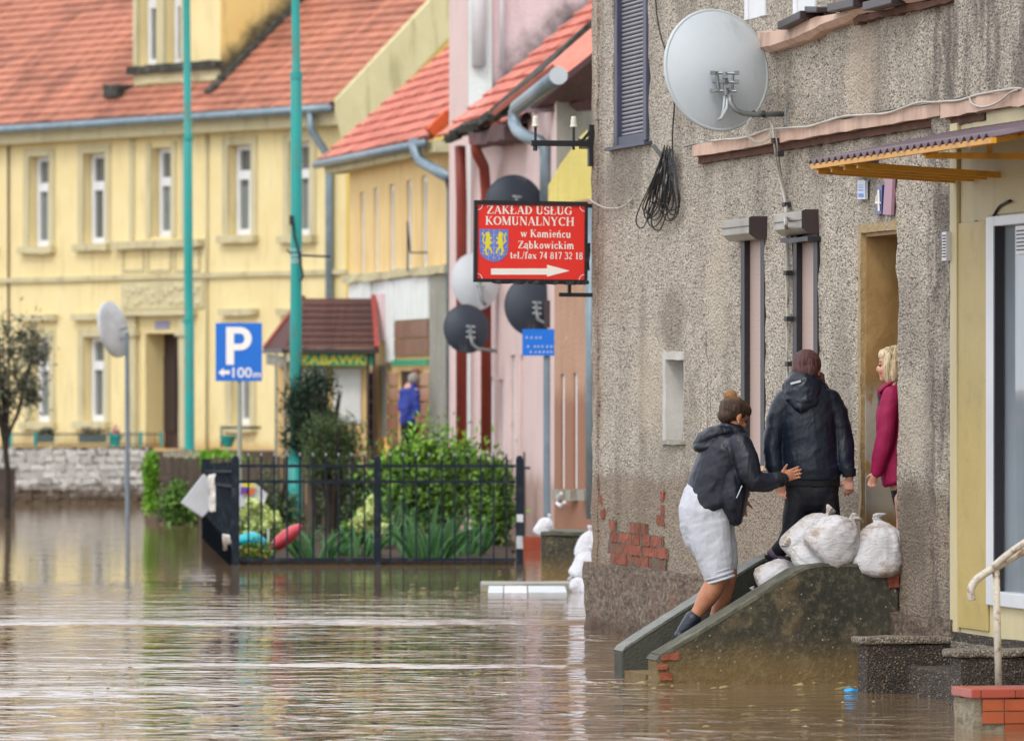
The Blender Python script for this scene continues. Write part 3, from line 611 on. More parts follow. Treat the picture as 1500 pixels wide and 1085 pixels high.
cable([(862,290,-.06),(872,298,-.05),(890,305,-.04),(912,303,-.03),(925,292,-.02)], .006, M['cable_white'])
cable([(1430,325,-.03),(1446,328,-.04),(1458,312,-.05),(1466,300,-.05),(1480,294,-.06)], .009, M['cable_black'], wob=.01)
# loose crack and patches
settle(houseA)

# coil of black cable on a nail
coil = thing('cable_coil', 'tangled coil of black cable hanging on the grey wall below the big dish', 'cable coil', A)
rr = random.Random(3)
for k in range(19):
    top = (976+rr.uniform(-6,8), 216+rr.uniform(-4,10)); L = rr.uniform(60,118); bx = 958+rr.uniform(-14,30)-(L-60)*.15; a = rr.uniform(3,9)
    cable([(top[0],top[1],-.05),((top[0]+bx)/2-a,top[1]+L*.5,-.05-rr.random()*.06),(bx-a,top[1]+L*.88,-.05-rr.random()*.05),(bx+2,top[1]+L,-.05),(bx+a+6,top[1]+L*.85,-.04-rr.random()*.05),((top[0]+bx)/2+a+4,top[1]+L*.45,-.06),(top[0]+3,top[1]+3,-.05)], .005, M['cable_black'], 'loop', parent=coil, sub=4, wob=.008)
q = A.P(966,216,-.02); m = MB(); m.tube([A.P(972,232,0), A.P(956,212,-.08)], .016); m.build('peg', M['galv'], coil); settle(coil)

# number plates and door lamp
def plate(p0, p1, p2, p3, mat, name, label, cat, th=.02, extra=None):
    o = thing(name, label, cat, A); q = [A.P(p[0], p[1], -.03) for p in (p0,p1,p2,p3)]
    b = [x+Vector((0,th,0)) for x in q]; m = MB(); m.add(q+b, [(0,1,2,3),(7,6,5,4),(0,4,5,1),(1,5,6,2),(2,6,7,3),(3,7,4,0)]); m.build('plate', mat, o); 
    if extra: extra(o, q)
    return settle(o)
def pl1(o, q):
    for k, (a, b) in enumerate(((.12,.3),(.45,.5),(.6,.64),(.72,.75))):
        m = MB(); l = lambda t,s: q[3].lerp(q[0], t).lerp(q[2].lerp(q[1], t), s)
        m.add([l(1-a,.2),l(1-a,.8),l(1-b,.8),l(1-b,.2)], [(0,3,2,1)]); g = m.build('print', M['signblue'], o); g.location.y = -.004
plate((1256,292),(1267,292),(1267,264),(1256,264), simple('pale_blue_plate', '#cfd9e6', '#c5d0de', 4, .4), 'notice_plate', 'small white and blue enamel plate above the left edge of the doorway', 'plate', extra=pl1)
def pl2(o, q):
    c = sum(q, Vector())/4; m = MB(); m.tube([c+Vector((-.02,-.006,.02)), c+Vector((.02,-.006,.06)), c+Vector((.03,-.006,-.07))], .008, 5); m.tube([c+Vector((-.02,-.006,.02)), c+Vector((-.03,-.006,-.02)), c+Vector((.05,-.006,-.02))], .008, 5); m.build('numeral', M['signwhite'], o)
plate((1281,315),(1291,313),(1292,271),(1284,273), simple('navy_enamel', '#2b3568', '#323d74', 4, .35), 'house_number_plate', 'tilted navy blue house number plate over the ochre doorway', 'number plate', extra=pl2)
plate((1293,314),(1305,315),(1308,250),(1297,250), simple('mauve_enamel', '#a87f90', '#9d7586', 4, .45), 'street_plate', 'tall mauve plate beside the navy number plate over the doorway', 'plate')
lamp = thing('door_lamp', 'brown box lamp on the wall half hidden under the corrugated canopy', 'lamp', A)
a = A.P(1250,262,-.12); b = A.P(1284,244,0); m = MB(); m.box(A.U(1258), A.U(1286), -.12, 0, b.z-.03, b.z+.05); m.build('housing', M['dark_brown'], lamp, bevel=.01); m = MB(); m.box(A.U(1262), A.U(1282), -.125, -.121, b.z-.015, b.z+.035); m.build('lens', M['shutter_box'], lamp); settle(lamp)

# ------------------------------------------------------------ stairs with sandbags
un = A.U(1318); uf = A.UW(988.5); sA = S(un)
stair = thing('concrete_stair', 'mossy concrete stair with two sloping parapets leading up to the ochre doorway', 'stairs', A)
def parapet(pts, u_front, th, name, seed):
    q = [A.PU(px, py, u_front) for px, py in pts]; poly = [(p.y, p.z) for p in q]
    m = MB(); n = len(poly); uu = [u_front-th, u_front]; 
    # subdivide top profile for a slightly worn edge
    out = []
    for i in range(n):
        a, b = poly[i], poly[(i+1)%n]; k = max(1, int(sqrt((a[0]-b[0])**2+(a[1]-b[1])**2)/.06))
        for j in range(k):
            t = j/k; z = a[1]+(b[1]-a[1])*t; x = a[0]+(b[0]-a[0])*t; w_ = noise.noise(Vector((x*9,z*9,seed)))*.008 if z > .02 else 0
            out.append((x+w_, z+w_))
    m.prism(out, 'x', uu[0], uu[1]); return m.build(name, M['concrete'], stair, bevel=.012)
pf = [(1316,1030),(962,1030),(962,968),(968,960),(985,950),(1010,935),(1060,904),(1100,879),(1140,854),(1165,838),(1182,830),(1205,826.5),(1296,827),(1302,829),(1304,846),(1310,850),(1317,868)]
p1 = parapet(pf, un, .24, 'parapet', 1)
mc = MB(); q = [A.PU(px, py, un) for px, py in pf[2:13]]
for a, b in zip(q, q[1:]):
    d = Vector((0, b.y-a.y, b.z-a.z)).normalized(); nrm = Vector((0, -d.z, d.y))
    if nrm.z < 0: nrm = -nrm
    vs = []
    for p in (a, b):
        j = noise.noise(p*8)*.006
        vs += [Vector((un+.003+j*.4,p.y,p.z))-nrm*.014, Vector((un+.0+j*.4,p.y,p.z))+nrm*.008, Vector((un-.25,p.y,p.z))+nrm*.010, Vector((un-.25,p.y,p.z))-nrm*.03]
    mc.add(vs, [(0,4,5,1),(1,5,6,2),(2,6,7,3)])
mc.build('worn_coping', M['capstone'], p1)
pb = [(1262,1020),(911,1020),(911,955),(916,948),(940,932),(1000,894),(1060,855),(1100,829),(1118,819),(1135,815),(1262,815)]
p2 = parapet(pb, uf, .22, 'parapet', 2); p2.data.materials[0] = simple('grey_wet_concrete', '#4a4b42', '#3c3d35', 5, .8, bump=.01, dirt='#3c3f31', dscale=2.5); p2['label'] = 'farther parapet with a smooth pale coping'
mc = MB(); q = [A.PU(px, py, uf) for px, py in pb[2:10]]
for a, b in zip(q, q[1:]):
    vs = []
    for p in (a, b): vs += [p+Vector((.004,0,-.012)), p+Vector((.006,0,.006)), p+Vector((-.225,0,.008)), p+Vector((-.225,0,-.03))]
    mc.add(vs, [(0,4,5,1),(1,5,6,2),(2,6,7,3)])
mc.build('smooth_coping', M['farcap'], p2)
um = (un-.24+uf)/2
edges = [(880,-.3,-.1),(930,-.1,.05),(985,.05,.17),(1040,.17,.31),(1095,.31,.45)]
for i, (px, z0, z1) in enumerate(edges):
    m = MB(); v0 = A.V(px, um); v1 = A.V(1095, um)+.001 if i < 4 else -.005
    v1 = A.V(edges[i+1][0], um)-.001 if i < 4 else .02
    m.rough(uf+.002, un-.243, v0, v1, -.4, z1, (.2,.1,.15), .005, i); m.build('step' if i < 4 else 'landing', M['concrete'], stair)
for k, (px0, px1, y0, y1) in enumerate(((963,978,972,982),(966,984,985,996),(981,996,956,966),(968,980,958,966))):
    m = MB(); a = A.PU(px0, y1, un); b = A.PU(px1, y0, un); m.rough(un-.1, un+.012, a.y, b.y, a.z, b.z, (.05,.03,.02), .007, k, 16); m.build('brick', M['brick'], p1)
a = A.PU(1306,852,un); m = MB(); m.rough(un-.2, un+.006, a.y-.02, a.y+.05, a.z-.04, a.z+.05, (.08,.03,.03), .008, 8, 14); m.build('brick', M['brick'], p1)
settle(stair)

# ------------------------------------------------------------ shop next door
shop = thing('shop_building', 'yellow shop building with a glazed window at the right edge of the picture', 'shop', A)
ztop = 3.44
m = wall(UC, UE, -.5, ztop, [(A.U(1458), A.U(1458)+2.2, A.Z(1480,888), 2.82, .12)], step=1); 
for i, v in enumerate(m.v): m.v[i] = (v[0], v[1]-.03, v[2])
m.box(UC, UC+.01, -.03, .1, -.5, ztop); m.build('wall', M['cream'], shop)
m = MB(); m.box(UC+.002, UE, -.032, -.02, ztop+.002, 8.6); m.build('upper_wall', M['pebble'], shop)
m = MB(); m.rough(A.U(1452), UE, -.085, 0, 3.44, 3.535, (.1,.06,.04), .01, 11); m.build('cornice', M['ledge'], shop)
m = MB(); m.box(A.U(1414), A.U(1457), -.045, -.032, .39, 2.80); m.build('mustard_panel', M['panel_yellow'], shop, bevel=.004)
m = MB(); m.box(A.U(1404), A.U(1414), -.055, -.032, .36, 3.40); m.build('corner_trim', M['cream'], shop, bevel=.004)
m = MB(); m.box(A.U(1455), UE, -.04, -.031, 2.83, 3.42); m.build('lintel_board', M['cream'], shop)
u0, z0 = A.U(1458), A.Z(1480,888)
m = MB(); m.box(u0, u0+.16, -.06, .06, z0, 2.82); m.box(u0+.16, u0+2.2, -.06, .06, z0, z0+.085); m.box(u0+.16, u0+2.2, -.06, .06, 2.76, 2.82); sw = m.build('shop_window', M['white_pvc'], shop, bevel=.006)
m = MB(); m.box(u0+.16, u0+2.2, .0, .01, z0+.085, 2.76); m.build('pane', M['glass'], sw)
m = MB(); m.box(u0+.16, u0+.19, -.062, -.01, z0+.085, 2.76); m.build('seal', M['rail_dark'], sw)
m = MB(); a = A.P(1492,352,-.02); m.box(a.x-.05, a.x+.3, -.02, -.002, a.z-.08, a.z+.08); vt = m.build('window_fan', M['white_pvc'], shop)
for k in range(6): m = MB(); m.box(a.x-.03, a.x+.28, -.024, -.0205, a.z-.06+k*.022, a.z-.052+k*.022); m.build('louvre', M['rail_dark'], vt)
m = MB(); c0 = A.U(1401); m.box(c0-.02, c0+.07, -.085, -.045, A.Z(1402,382), A.Z(1402,340)); vn = m.build('vent_grille', M['white_pvc'], shop)
zc = A.Z(1402,382)
for k in range(8): m = MB(); m.box(c0, c0+.06, -.089, -.0855, zc+.02+k*.018, zc+.028+k*.018); m.build('louvre', M['rail_dark'], vn)
m = MB(); m.rough(UC+.02, UE, -.06, .0, -.4, .36, (.3,.1,.1), .006); m.build('plinth', M['terrazzo'], shop)
settle(shop)
# canopy of corrugated sheet on a yellow frame
can = thing('canopy', 'mauve brown corrugated canopy on a yellow steel frame over the shop entrance', 'canopy', A)
ue = A.U(1411); vo = A.V(1186, ue); zo = A.ZV(238, ue, vo); sl_ = math.tan(radians(11.5)); L = 3.6
m = MB(); nu = 300; nv = 4; vs = []
for i in range(nu+1):
    for j in range(nv+1):
        u = ue-.02+L*i/nu; v = vo+(-.03-vo)*j/nv; z = zo+sl_*(v-vo)+.016*sin(2*pi*u/.135)
        vs.append((u, v, z))
m.add(vs, [(i*(nv+1)+j, (i+1)*(nv+1)+j, (i+1)*(nv+1)+j+1, i*(nv+1)+j+1) for i in range(nu) for j in range(nv)])
o = m.build('corrugated_sheet', M['corr'], can, smooth=True); sm = o.modifiers.new('thickness', 'SOLIDIFY'); sm.thickness = .004
uq = lambda s_: (FPX/s_-A.o.y-vo*A.n.y)/A.u.y
ut = uq(S(ue, vo)*(1342+1093)/(1186+1093))
for u in (ue+.03, ue+.63, ut+.0, ut+.9):
    m = MB(); m.beam((u,vo+.03,zo-.035),(u,-.04,zo-.035+sl_*(-vo-.07)), .035, .03); m.build('rafter', M['yellow_steel'], can)
for k, u in enumerate((ue, ue+.30, ue+.58, ue+.86, ut)):
    m = MB(); m.beam((u,vo+.05,zo-.05),(u,-.035,zo-.10+(.05 if u == ut else 0)), .035, .035); m.build('strut', M['yellow_steel'], can)
for v in (vo+.02, vo*.66, vo*.33):
    m = MB(); m.beam((ue,v,zo-.03+sl_*(v-vo)),(ue+L,v,zo-.03+sl_*(v-vo)), .03, .03); m.build('purlin', M['yellow_steel'], can)
for v in (vo*.55, vo*.25):
    m = MB(); m.beam((ut,v,zo-.06),(ut,v,zo-.05+sl_*(v-vo)), .025, .025); m.build('web_bar', M['yellow_steel'], can)
settle(can)
# terrazzo steps of the shop
st = thing('shop_steps', 'dark washed terrazzo steps with two cheek blocks below the shop window', 'steps', A)
def block(ufront, th, px_l, ytop, v1=-.02, name='cheek_block', seed=0, cap=.045):
    vl = A.V(px_l, ufront); zt = A.ZV(ytop, ufront, vl)
    m = MB(); m.rough(ufront-th, ufront, vl, v1, -.4, zt-cap, (.15,.12,.1), .004, seed); b = m.build(name, M['terrazzo'], st, bevel=.008)
    m = MB(); m.rough(ufront-th-.02, ufront+.02, vl-.04, v1, zt-cap+.003, zt, (.08,.08,.04), .005, seed+1); m.build('rounded_top', M['terrtop'], b, bevel=.014); return vl, zt
u1_ = A.UW(1015, -.6); u2_ = A.UW(1037, -.4)
v1_, z1_ = block(u1_, .20, 1270, 933, seed=1); v2_, z2_ = block(u2_, .24, 1408, 952, seed=5)
m = MB(); a = A.PU(1346, 984, u1_+.3); m.rough(u1_+.003, u2_-.25, a.y, -.1, -.4, .165, (.15,.1,.1), .006, 3); m.build('lower_step', M['terrazzo'], st, bevel=.01)
m = MB(); m.rough(u1_+.003, u2_-.25, a.y+.28, -.06, -.4, .31, (.15,.1,.1), .006, 4); m.build('upper_step', M['terrtop'], st, bevel=.01)
settle(st)
# clinker wall at the very right
bw = thing('clinker_wall', 'low wall faced with orange clinker tiles under a red coping, bottom right corner', 'wall', A)
u3 = A.UW(1068, -.4); a = A.PU(1424, 1010, u3); vl = A.V(1422, u3); sc3 = S(u3, vl)
zt = A.ZV(1009, u3, vl); m = MB(); m.rough(u3-.35, u3-.012, vl+.02, .2, -.4, zt-.05, (.06,.06,.04), .012, 2, 14); m.build('core', simple('crumbling_render', '#a59c86', '#7b715f', 16, .95, bump=.02), bw)
ty = zt-.052; wT = 33/sc3; hT = 18.5/sc3
for r in range(3):
    for c in range(6):
        v0 = vl+.065+c*wT*1.02-(0 if r != 1 else wT*0.0)
        wv = wT
        m = MB(); m.box(u3-.012, u3+random.uniform(0,.003), v0+.001, v0+wv-.001, ty-(r+1)*hT+.0025, ty-r*hT-.0025)
        if not (r == 2 and c == 0): m.build('tile', M['clinker'], bw, bevel=.002)
for c in range(4):
    m = MB(); v0 = vl+.0+(0 if c == 0 else .055+(c-1)*wT*1.6); v1 = vl+.055+c*wT*1.6; m.box(u3-.36, u3+.012, v0+.001, v1-.001, zt-.048, zt); m.build('coping_tile', M['cap'], bw, bevel=.005)
settle(bw)
# handrail
hr = thing('handrail', 'bent white pipe handrail with rust standing behind the clinker wall', 'handrail', A)
ur = A.UW(1058, -.4); R_ = .0205
pp = lambda px, py, du=0: A.PU(px, py, ur+du)
m = MB(); m.tube([pp(1463,1008), pp(1461,925), pp(1459,834)], R_, 10); m.build('post', M['rustwhite'], hr, smooth=True)
def bent(pts, sub=5):
    q = [pp(*p) for p in pts]; out = []
    for i in range(len(q)-1):
        p0 = q[max(i-1,0)]; p1 = q[i]; p2 = q[i+1]; p3 = q[min(i+2,len(q)-1)]
        for k in range(sub):
            t = k/sub; out.append(.5*((2*p1)+(p2-p0)*t+(2*p0-5*p1+4*p2-p3)*t*t+(3*p1-p0-3*p2+p3)*t**3))
    return out+[q[-1]]
m = MB(); m.tube(bent([(1530,790),(1500,806),(1470,824),(1445,838),(1429,850),(1422,864),(1424,879)]), R_*1.05, 10); m.build('rail', M['rustwhite'], hr, smooth=True)
m = MB(); m.tube(bent([(1530,778,.1),(1500,795,.1),(1472,815,.05),(1455,830,.02)]), R_*.95, 10); m.build('rail', M['rustwhite'], hr, smooth=True)
settle(hr)
m = MB(); c = PW(1247, 998, A.Y(u1_, v1_)+.2); m.ell((0,0,.004), .045, .03, .014, nu=14, nv=8); m.ell((.04,.01,.003), .03, .02, .010, nu=12, nv=6)
m.v = [tuple(Vector(v)+noise.noise_vector(Vector(v)*30)*.012) for v in m.v]; o = m.build('litter', M['trash'], loc=(c.x, c.y, 0)); tag(o, 'scrap of bright blue plastic floating against the dark terrazzo block', 'litter')

# ------------------------------------------------------------ red sign on the corner, drawn letter by letter
def arc(cx, cy, rx, ry, a0, a1, n=9): return [(cx+rx*cos(radians(a0+(a1-a0)*i/n)), cy+ry*sin(radians(a0+(a1-a0)*i/n))) for i in range(n+1)]
T, N_ = .17, .06
GL = {
'Z':(.72,[([(.08,.96),(.64,.96)],N_),([(.6,.97),(.1,.03)],T),([(.06,.04),(.66,.04)],N_),([(.08,.96),(.06,.78)],N_),([(.66,.04),(.69,.26)],N_)],[]),
'A':(.8,[([(.1,.02),(.38,1)],N_),([(.38,1),(.68,.02)],T),([(.2,.34),(.56,.34)],N_)],[(.1,0,.2),(.68,0,.28)]),
'K':(.82,[([(.17,0),(.17,1)],T),([(.2,.42),(.62,.97)],N_),([(.32,.58),(.68,.03)],T)],[(.17,0,.3),(.17,1,.3),(.62,1,.22),(.7,0,.26)]),
'L':(.68,[([(.17,0),(.17,1)],T),([(.1,.03),(.6,.03)],N_),([(.6,.03),(.63,.28)],N_)],[(.17,1,.3),(.17,0,.3)]),
'D':(.8,[([(.17,0),(.17,1)],T),(arc(.25,.5,.42,.47,90,-90,12),None),([(.1,.03),(.26,.03)],N_),([(.1,.97),(.26,.97)],N_)],[(.17,0,.26),(.17,1,.26)]),
'U':(.8,[([(.17,1),(.17,.32)],T),(arc(.39,.3,.22,.27,180,360,9),None),([(.61,.3),(.61,1)],N_)],[(.17,1,.3),(.61,1,.22)]),
'S':(.6,[(arc(.3,.73,.2,.22,30,270,9)+arc(.3,.27,.2,.24,90,-150,9),None),([(.49,.98),(.5,.74)],N_),([(.09,.02),(.08,.28)],N_)],[]),
'G':(.82,[(arc(.42,.5,.34,.47,55,300,14),None),([(.64,.06),(.64,.42)],T*.9),([(.64,.98),(.66,.72)],N_)],[(.64,.43,.26)]),
'O':(.84,[(arc(.42,.5,.33,.46,0,360,20),None)],[]),
'M':(1.0,[([(.13,0),(.13,1)],N_),([(.16,1),(.48,.03)],T),([(.48,.03),(.8,1)],N_),([(.82,0),(.82,1)],T)],[(.13,0,.2),(.12,1,.2),(.82,0,.3),(.84,1,.26)]),
'N':(.84,[([(.14,0),(.14,1)],N_),([(.15,1),(.68,.02)],T),([(.7,0),(.7,1)],N_)],[(.14,0,.2),(.12,1,.22),(.7,1,.2)]),
'Y':(.8,[([(.12,.98),(.4,.46)],T),([(.4,.46),(.66,.98)],N_),([(.4,0),(.4,.5)],T)],[(.12,1,.28),(.66,1,.22),(.4,0,.3)]),
'C':(.76,[(arc(.42,.5,.33,.46,50,310,14),None),([(.66,.98),(.67,.7)],N_)],[]),
'H':(.88,[([(.17,0),(.17,1)],T),([(.7,0),(.7,1)],T),([(.17,.52),(.7,.52)],N_)],[(.17,0,.3),(.17,1,.3),(.7,0,.3),(.7,1,.3)]),
'w':(.84,[([(.1,.62),(.27,.03)],T*.9),([(.27,.03),(.42,.62)],N_),([(.42,.62),(.58,.03)],T*.9),([(.58,.03),(.74,.62)],N_)],[(.1,.64,.2),(.42,.64,.18),(.74,.64,.16)]),
'a':(.56,[(arc(.26,.46,.16,.16,160,0,8)+[(.42,.06)],T*.8),(arc(.24,.2,.15,.17,60,330,10),None),([(.42,.05),(.5,.05)],N_)],[]),
'm':(.92,[([(.13,0),(.13,.62)],T),(arc(.28,.42,.15,.18,150,0,7)+[(.43,.0)],T*.9),(arc(.58,.42,.15,.18,150,0,7)+[(.73,0)],T*.9)],[(.13,0,.24),(.43,0,.22),(.75,0,.22),(.08,.63,.14)]),
'n':(.62,[([(.13,0),(.13,.62)],T),(arc(.3,.42,.16,.18,150,0,7)+[(.46,.0)],T*.9)],[(.13,0,.24),(.46,0,.22),(.08,.63,.14)]),
'i':(.34,[([(.16,0),(.16,.64)],T),([(.16,.84),(.16,.97)],T)],[(.16,0,.26),(.11,.64,.16)]),
'e':(.52,[([(.1,.36),(.4,.36)]+arc(.26,.34,.16,.28,5,310,12),.11)],[]),
'c':(.5,[(arc(.27,.32,.18,.29,40,320,12),.12)],[]),
'u':(.64,[([(.13,.64),(.13,.2)]+arc(.29,.18,.15,.16,190,330,5),T*.85),([(.47,.0),(.47,.64)],T)],[(.08,.64,.16),(.42,.64,.16),(.5,0,.16)]),
'b':(.6,[([(.13,0),(.13,1)],T),(arc(.28,.31,.19,.29,140,-140,12),.12)],[(.08,1,.18)]),
'k':(.64,[([(.14,0),(.14,1)],T),([(.16,.3),(.46,.62)],N_),([(.24,.38),(.5,.02)],T*.9)],[(.14,0,.26),(.09,1,.18),(.48,.63,.18),(.52,0,.22)]),
'o':(.56,[(arc(.27,.31,.18,.27,0,360,14),.13)],[]),
't':(.4,[([(.19,.88),(.19,.14),(.24,.05),(.36,.1)],T*.85),([(.04,.61),(.36,.61)],N_)],[]),
'l':(.34,[([(.16,0),(.16,1)],T)],[(.16,0,.26),(.11,1,.18)]),
'f':(.42,[([(.17,0),(.17,.76)]+arc(.3,.78,.13,.18,170,40,5),T*.85),([(.04,.61),(.36,.61)],N_)],[(.18,0,.26)]),
'x':(.58,[([(.1,.62),(.46,.02)],T),([(.46,.62),(.1,.02)],N_)],[(.1,.63,.2),(.46,.63,.16),(.1,0,.16),(.46,0,.2)]),
'.':(.26,[([(.12,.0),(.12,.14)],T)],[]), '/':(.32,[([(.02,-.1),(.3,1.05)],.07)],[]),
'7':(.52,[([(.06,.93),(.46,.93)],.14),([(.44,.93),(.2,0)],.12)],[]),
'4':(.54,[([(.35,0),(.35,1)],T),([(.35,.95),(.05,.3),(.49,.3)],.08)],[]),
'8':(.54,[(arc(.26,.74,.16,.22,0,360,12),.1),(arc(.26,.27,.19,.25,0,360,12),.12)],[]),
'1':(.48,[([(.25,0),(.25,1)],T),([(.25,.97),(.1,.85)],N_)],[(.25,0,.26)]),
'3':(.5,[(arc(.22,.75,.17,.21,150,-80,9),.11),(arc(.22,.28,.2,.27,80,-150,9),.12)],[]),
'2':(.52,[(arc(.25,.72,.17,.24,160,-30,8)+[(.08,.06)],.11),([(.06,.06),(.46,.06)],.13)],[]), ' ':(.3,[],[])}
def stroke(m, pts, wd, y, sx, sy, x0, z0, k=0):
    for (a, b) in zip(pts, pts[1:]):
        dx, dz = b[0]-a[0], b[1]-a[1]; l = sqrt(dx*dx+dz*dz) or 1e-6
        w_ = wd if wd else N_+(T-N_)*(abs(dz)/l)**1.5
        nx, nz = -dz/l*w_/2, dx/l*w_/2; ex, ez = (dx/l*w_*.18, dz/l*w_*.18) if len(pts) > 2 else (0,0)
        q = [(a[0]-ex+nx,a[1]-ez+nz),(a[0]-ex-nx,a[1]-ez-nz),(b[0]+ex-nx,b[1]+ez-nz),(b[0]+ex+nx,b[1]+ez+nz)]
        m.add([(x0+p[0]*sx, y, z0+p[1]*sy) for p in q], [(0,1,2,3)])
def serif_line(text, x0, z0, width, capz, y, name, parent, acc={}):
    adv = []; x = 0
    for ch in text:
        g = {'Ł':'L','ń':'n','ą':'a'}.get(ch, ch); adv.append((x, g, ch)); x += GL[g][0]+.03
    s = width/x; m = MB()
    for i, (xx, g, ch) in enumerate(adv):
        X = x0+xx*s; yy = y
        for pts, wd in GL[g][1]: stroke(m, pts, wd, yy, s, capz, X, z0)
        for sx, sy_, sw_ in GL[g][2]: stroke(m, [(sx-sw_/2, sy_+(.02 if sy_ < .5 else -.02)),(sx+sw_/2, sy_+(.02 if sy_ < .5 else -.02))], .05, yy, s, capz, X, z0)
        if ch == 'Ł': stroke(m, [(.0,.38),(.4,.62)], .08, yy, s, capz, X, z0)
        if ch == 'ń': stroke(m, [(.25,.74),(.42,.96)], .1, yy, s, capz, X, z0)
        if ch == 'ą': stroke(m, [(.46,.03),(.4,-.12),(.5,-.22)], .07, yy, s, capz, X, z0)
    # flat faces slightly staggered so none share a plane
    for j in range(0, len(m.v), 4):
        dy = -(j//4)*1.2e-5
        for k in range(4): v = m.v[j+k]; m.v[j+k] = (v[0], v[1]+dy, v[2])
    return m.build(name, M['signwhite'], parent)
sg = Frame(870, YW(921.5), -1093); us = .12
sign = thing('hanging_sign', 'red sign in black frame with white lettering, arrow and blue lion shield', 'sign')
Ys = A.Y(us); sS = FPX/Ys
cx_, cz_ = 777, 354; wpx, hpx = 170, 118
sign.location = ((cx_-CX)/sS, Ys, H-(cz_-HY)/sS); sign.rotation_euler = (0, radians(.4), A.rot+pi/2)
kx = lambda px: (px-cx_)/sS; kz = lambda py: -(py-cz_)/sS
m = MB(); m.box(kx(694), kx(860), -.004, .012, kz(411), kz(298)); m.build('board', M['signred'], sign)
m = MB(); b = .028
m.box(kx(692), kx(862.5), -.016, .02, kz(300.5), kz(294.5)); m.box(kx(692), kx(862.5), -.016, .02, kz(414), kz(409)); m.box(kx(692), kx(697), -.017, .021, kz(409), kz(300.5)); m.box(kx(858), kx(862.5), -.017, .021, kz(409), kz(300.5))
m.rough(kx(720), kx(864), -.03, .0, kz(416), kz(411), (.03,.03,.02), .008, 3, 20); m.rough(kx(861), kx(866), -.02, .02, kz(395), kz(355), (.02,.03,.03), .008, 5, 20)
m.build('frame', M['iron_black'], sign)
yl = -.0062
serif_line('ZAKŁAD USŁUG', kx(711), kz(314), kx(840)-kx(711), 11.8/sS, yl, 'lettering', sign)
serif_line('KOMUNALNYCH', kx(709), kz(330.2), kx(843)-kx(709), 12.5/sS, yl, 'lettering', sign)
serif_line('w Kamieńcu', kx(762), kz(347.5), kx(838)-kx(762), 11/sS, yl, 'lettering', sign)
serif_line('Ząbkowickim', kx(758), kz(364), kx(843)-kx(758), 11/sS, yl, 'lettering', sign)
serif_line('tel./fax 74 817 32 18', kx(746), kz(379), kx(856)-kx(746), 10/sS, yl, 'lettering', sign)
m = MB(); m.add([(kx(x), yl, kz(y)) for x,y in ((718,394),(718,403),(802,402),(802,405),(836,396),(802,387.5),(802,393))], [(0,1,2,3,4,5,6)]); m.build('arrow', M['signwhite'], sign)
for (px, py, a0) in ((697,301,270),(858,301,180),(697,409,0),(858,409,90)):
    m = MB(); stroke(m, arc(0,0,1,1,a0,a0+90,8), .14, yl, 7.5/sS, 7.5/sS, kx(px), kz(py)); m.build('corner_line', M['signwhite'], sign)
# coat of arms: blue shield with two facing yellow lions
shp = [(700,336.5),(743.5,336.5),(743.5,365)]+[(722+21.5*cos(radians(a)), 365+19*sin(radians(a))) for a in range(0,181,12)]
m = MB(); m.add([(kx(x), -.0066, kz(y)) for x, y in shp], [tuple(range(len(shp)-1,-1,-1))]); cr = m.build('shield', M['shield'], sign)
for x in (706,714,722,730): m = MB(); m.box(kx(x)-.0008, kx(x)+.0008, -.0072, -.0068, kz(381 if 710<x<735 else 374), kz(337)); m.build('grid_line', M['signwhite'], cr)
for y in (345,354,363,372): m = MB(); m.box(kx(701), kx(742), -.0074, -.0071, kz(y)-.0006, kz(y)+.0006); m.build('grid_line', M['signwhite'], cr)
for s_ in (-1, 1):
    X = lambda d: 722.3+s_*d
    m = MB(); blobs = [((X(9),350),(X(10),360),3.6),((X(10),342.5),(X(9),347),3.2),((X(9),351),(X(4),349),1.4),((X(9),354),(X(3.5),357),1.3),((X(10),361),(X(5),366),1.6),((X(5),366),(X(3.5),371),1.2),((X(11),361),(X(13),368),1.8),((X(13),368),(X(10.5),374),1.3),((X(12),359),(X(17),354),1),((X(17),354),(X(15),346),1),((X(15),346),(X(18),342),.9)]
    for k, (a, b_, r) in enumerate(blobs):
        dx, dz = b_[0]-a[0], b_[1]-a[1]; l = sqrt(dx*dx+dz*dz); ex, ez = dx/l*r*.6, dz/l*r*.6; nx, nz = -dz/l*r, dx/l*r
        q = [(a[0]-ex+nx*.6,a[1]-ez+nz*.6),(a[0]-ex-nx*.6,a[1]-ez-nz*.6),(a[0]-nx,a[1]-nz),(b_[0]-nx,b_[1]-nz),(b_[0]+ex-nx*.5,b_[1]+ez-nz*.5),(b_[0]+ex+nx*.5,b_[1]+ez+nz*.5),(b_[0]+nx,b_[1]+nz),(a[0]+nx,a[1]+nz)]
        m.add([(kx(p[0]), -.0078-k*2e-5, kz(p[1])) for p in q], [tuple(range(8))])
    for k, (dx_, yy) in enumerate(((18,345),(17,352),(19,360),(16,368),(2,378),(5,375),(14,374))): m.box(kx(X(dx_))-.003, kx(X(dx_))+.003, -.0079, -.0077, kz(yy)-.003, kz(yy)+.003)
    m.build('lion', M['lion'], cr)
for py in (300, 431):
    m = MB(); m.box(kx(822 if py > 400 else 800), kx(874), .022, .05, kz(py+3), kz(py-3)); m.build('bracket', M['iron_black'], sign)
m = MB(); m.box(kx(835), kx(840), .022, .045, kz(434), kz(410)); m.build('hanger', M['iron_black'], sign)
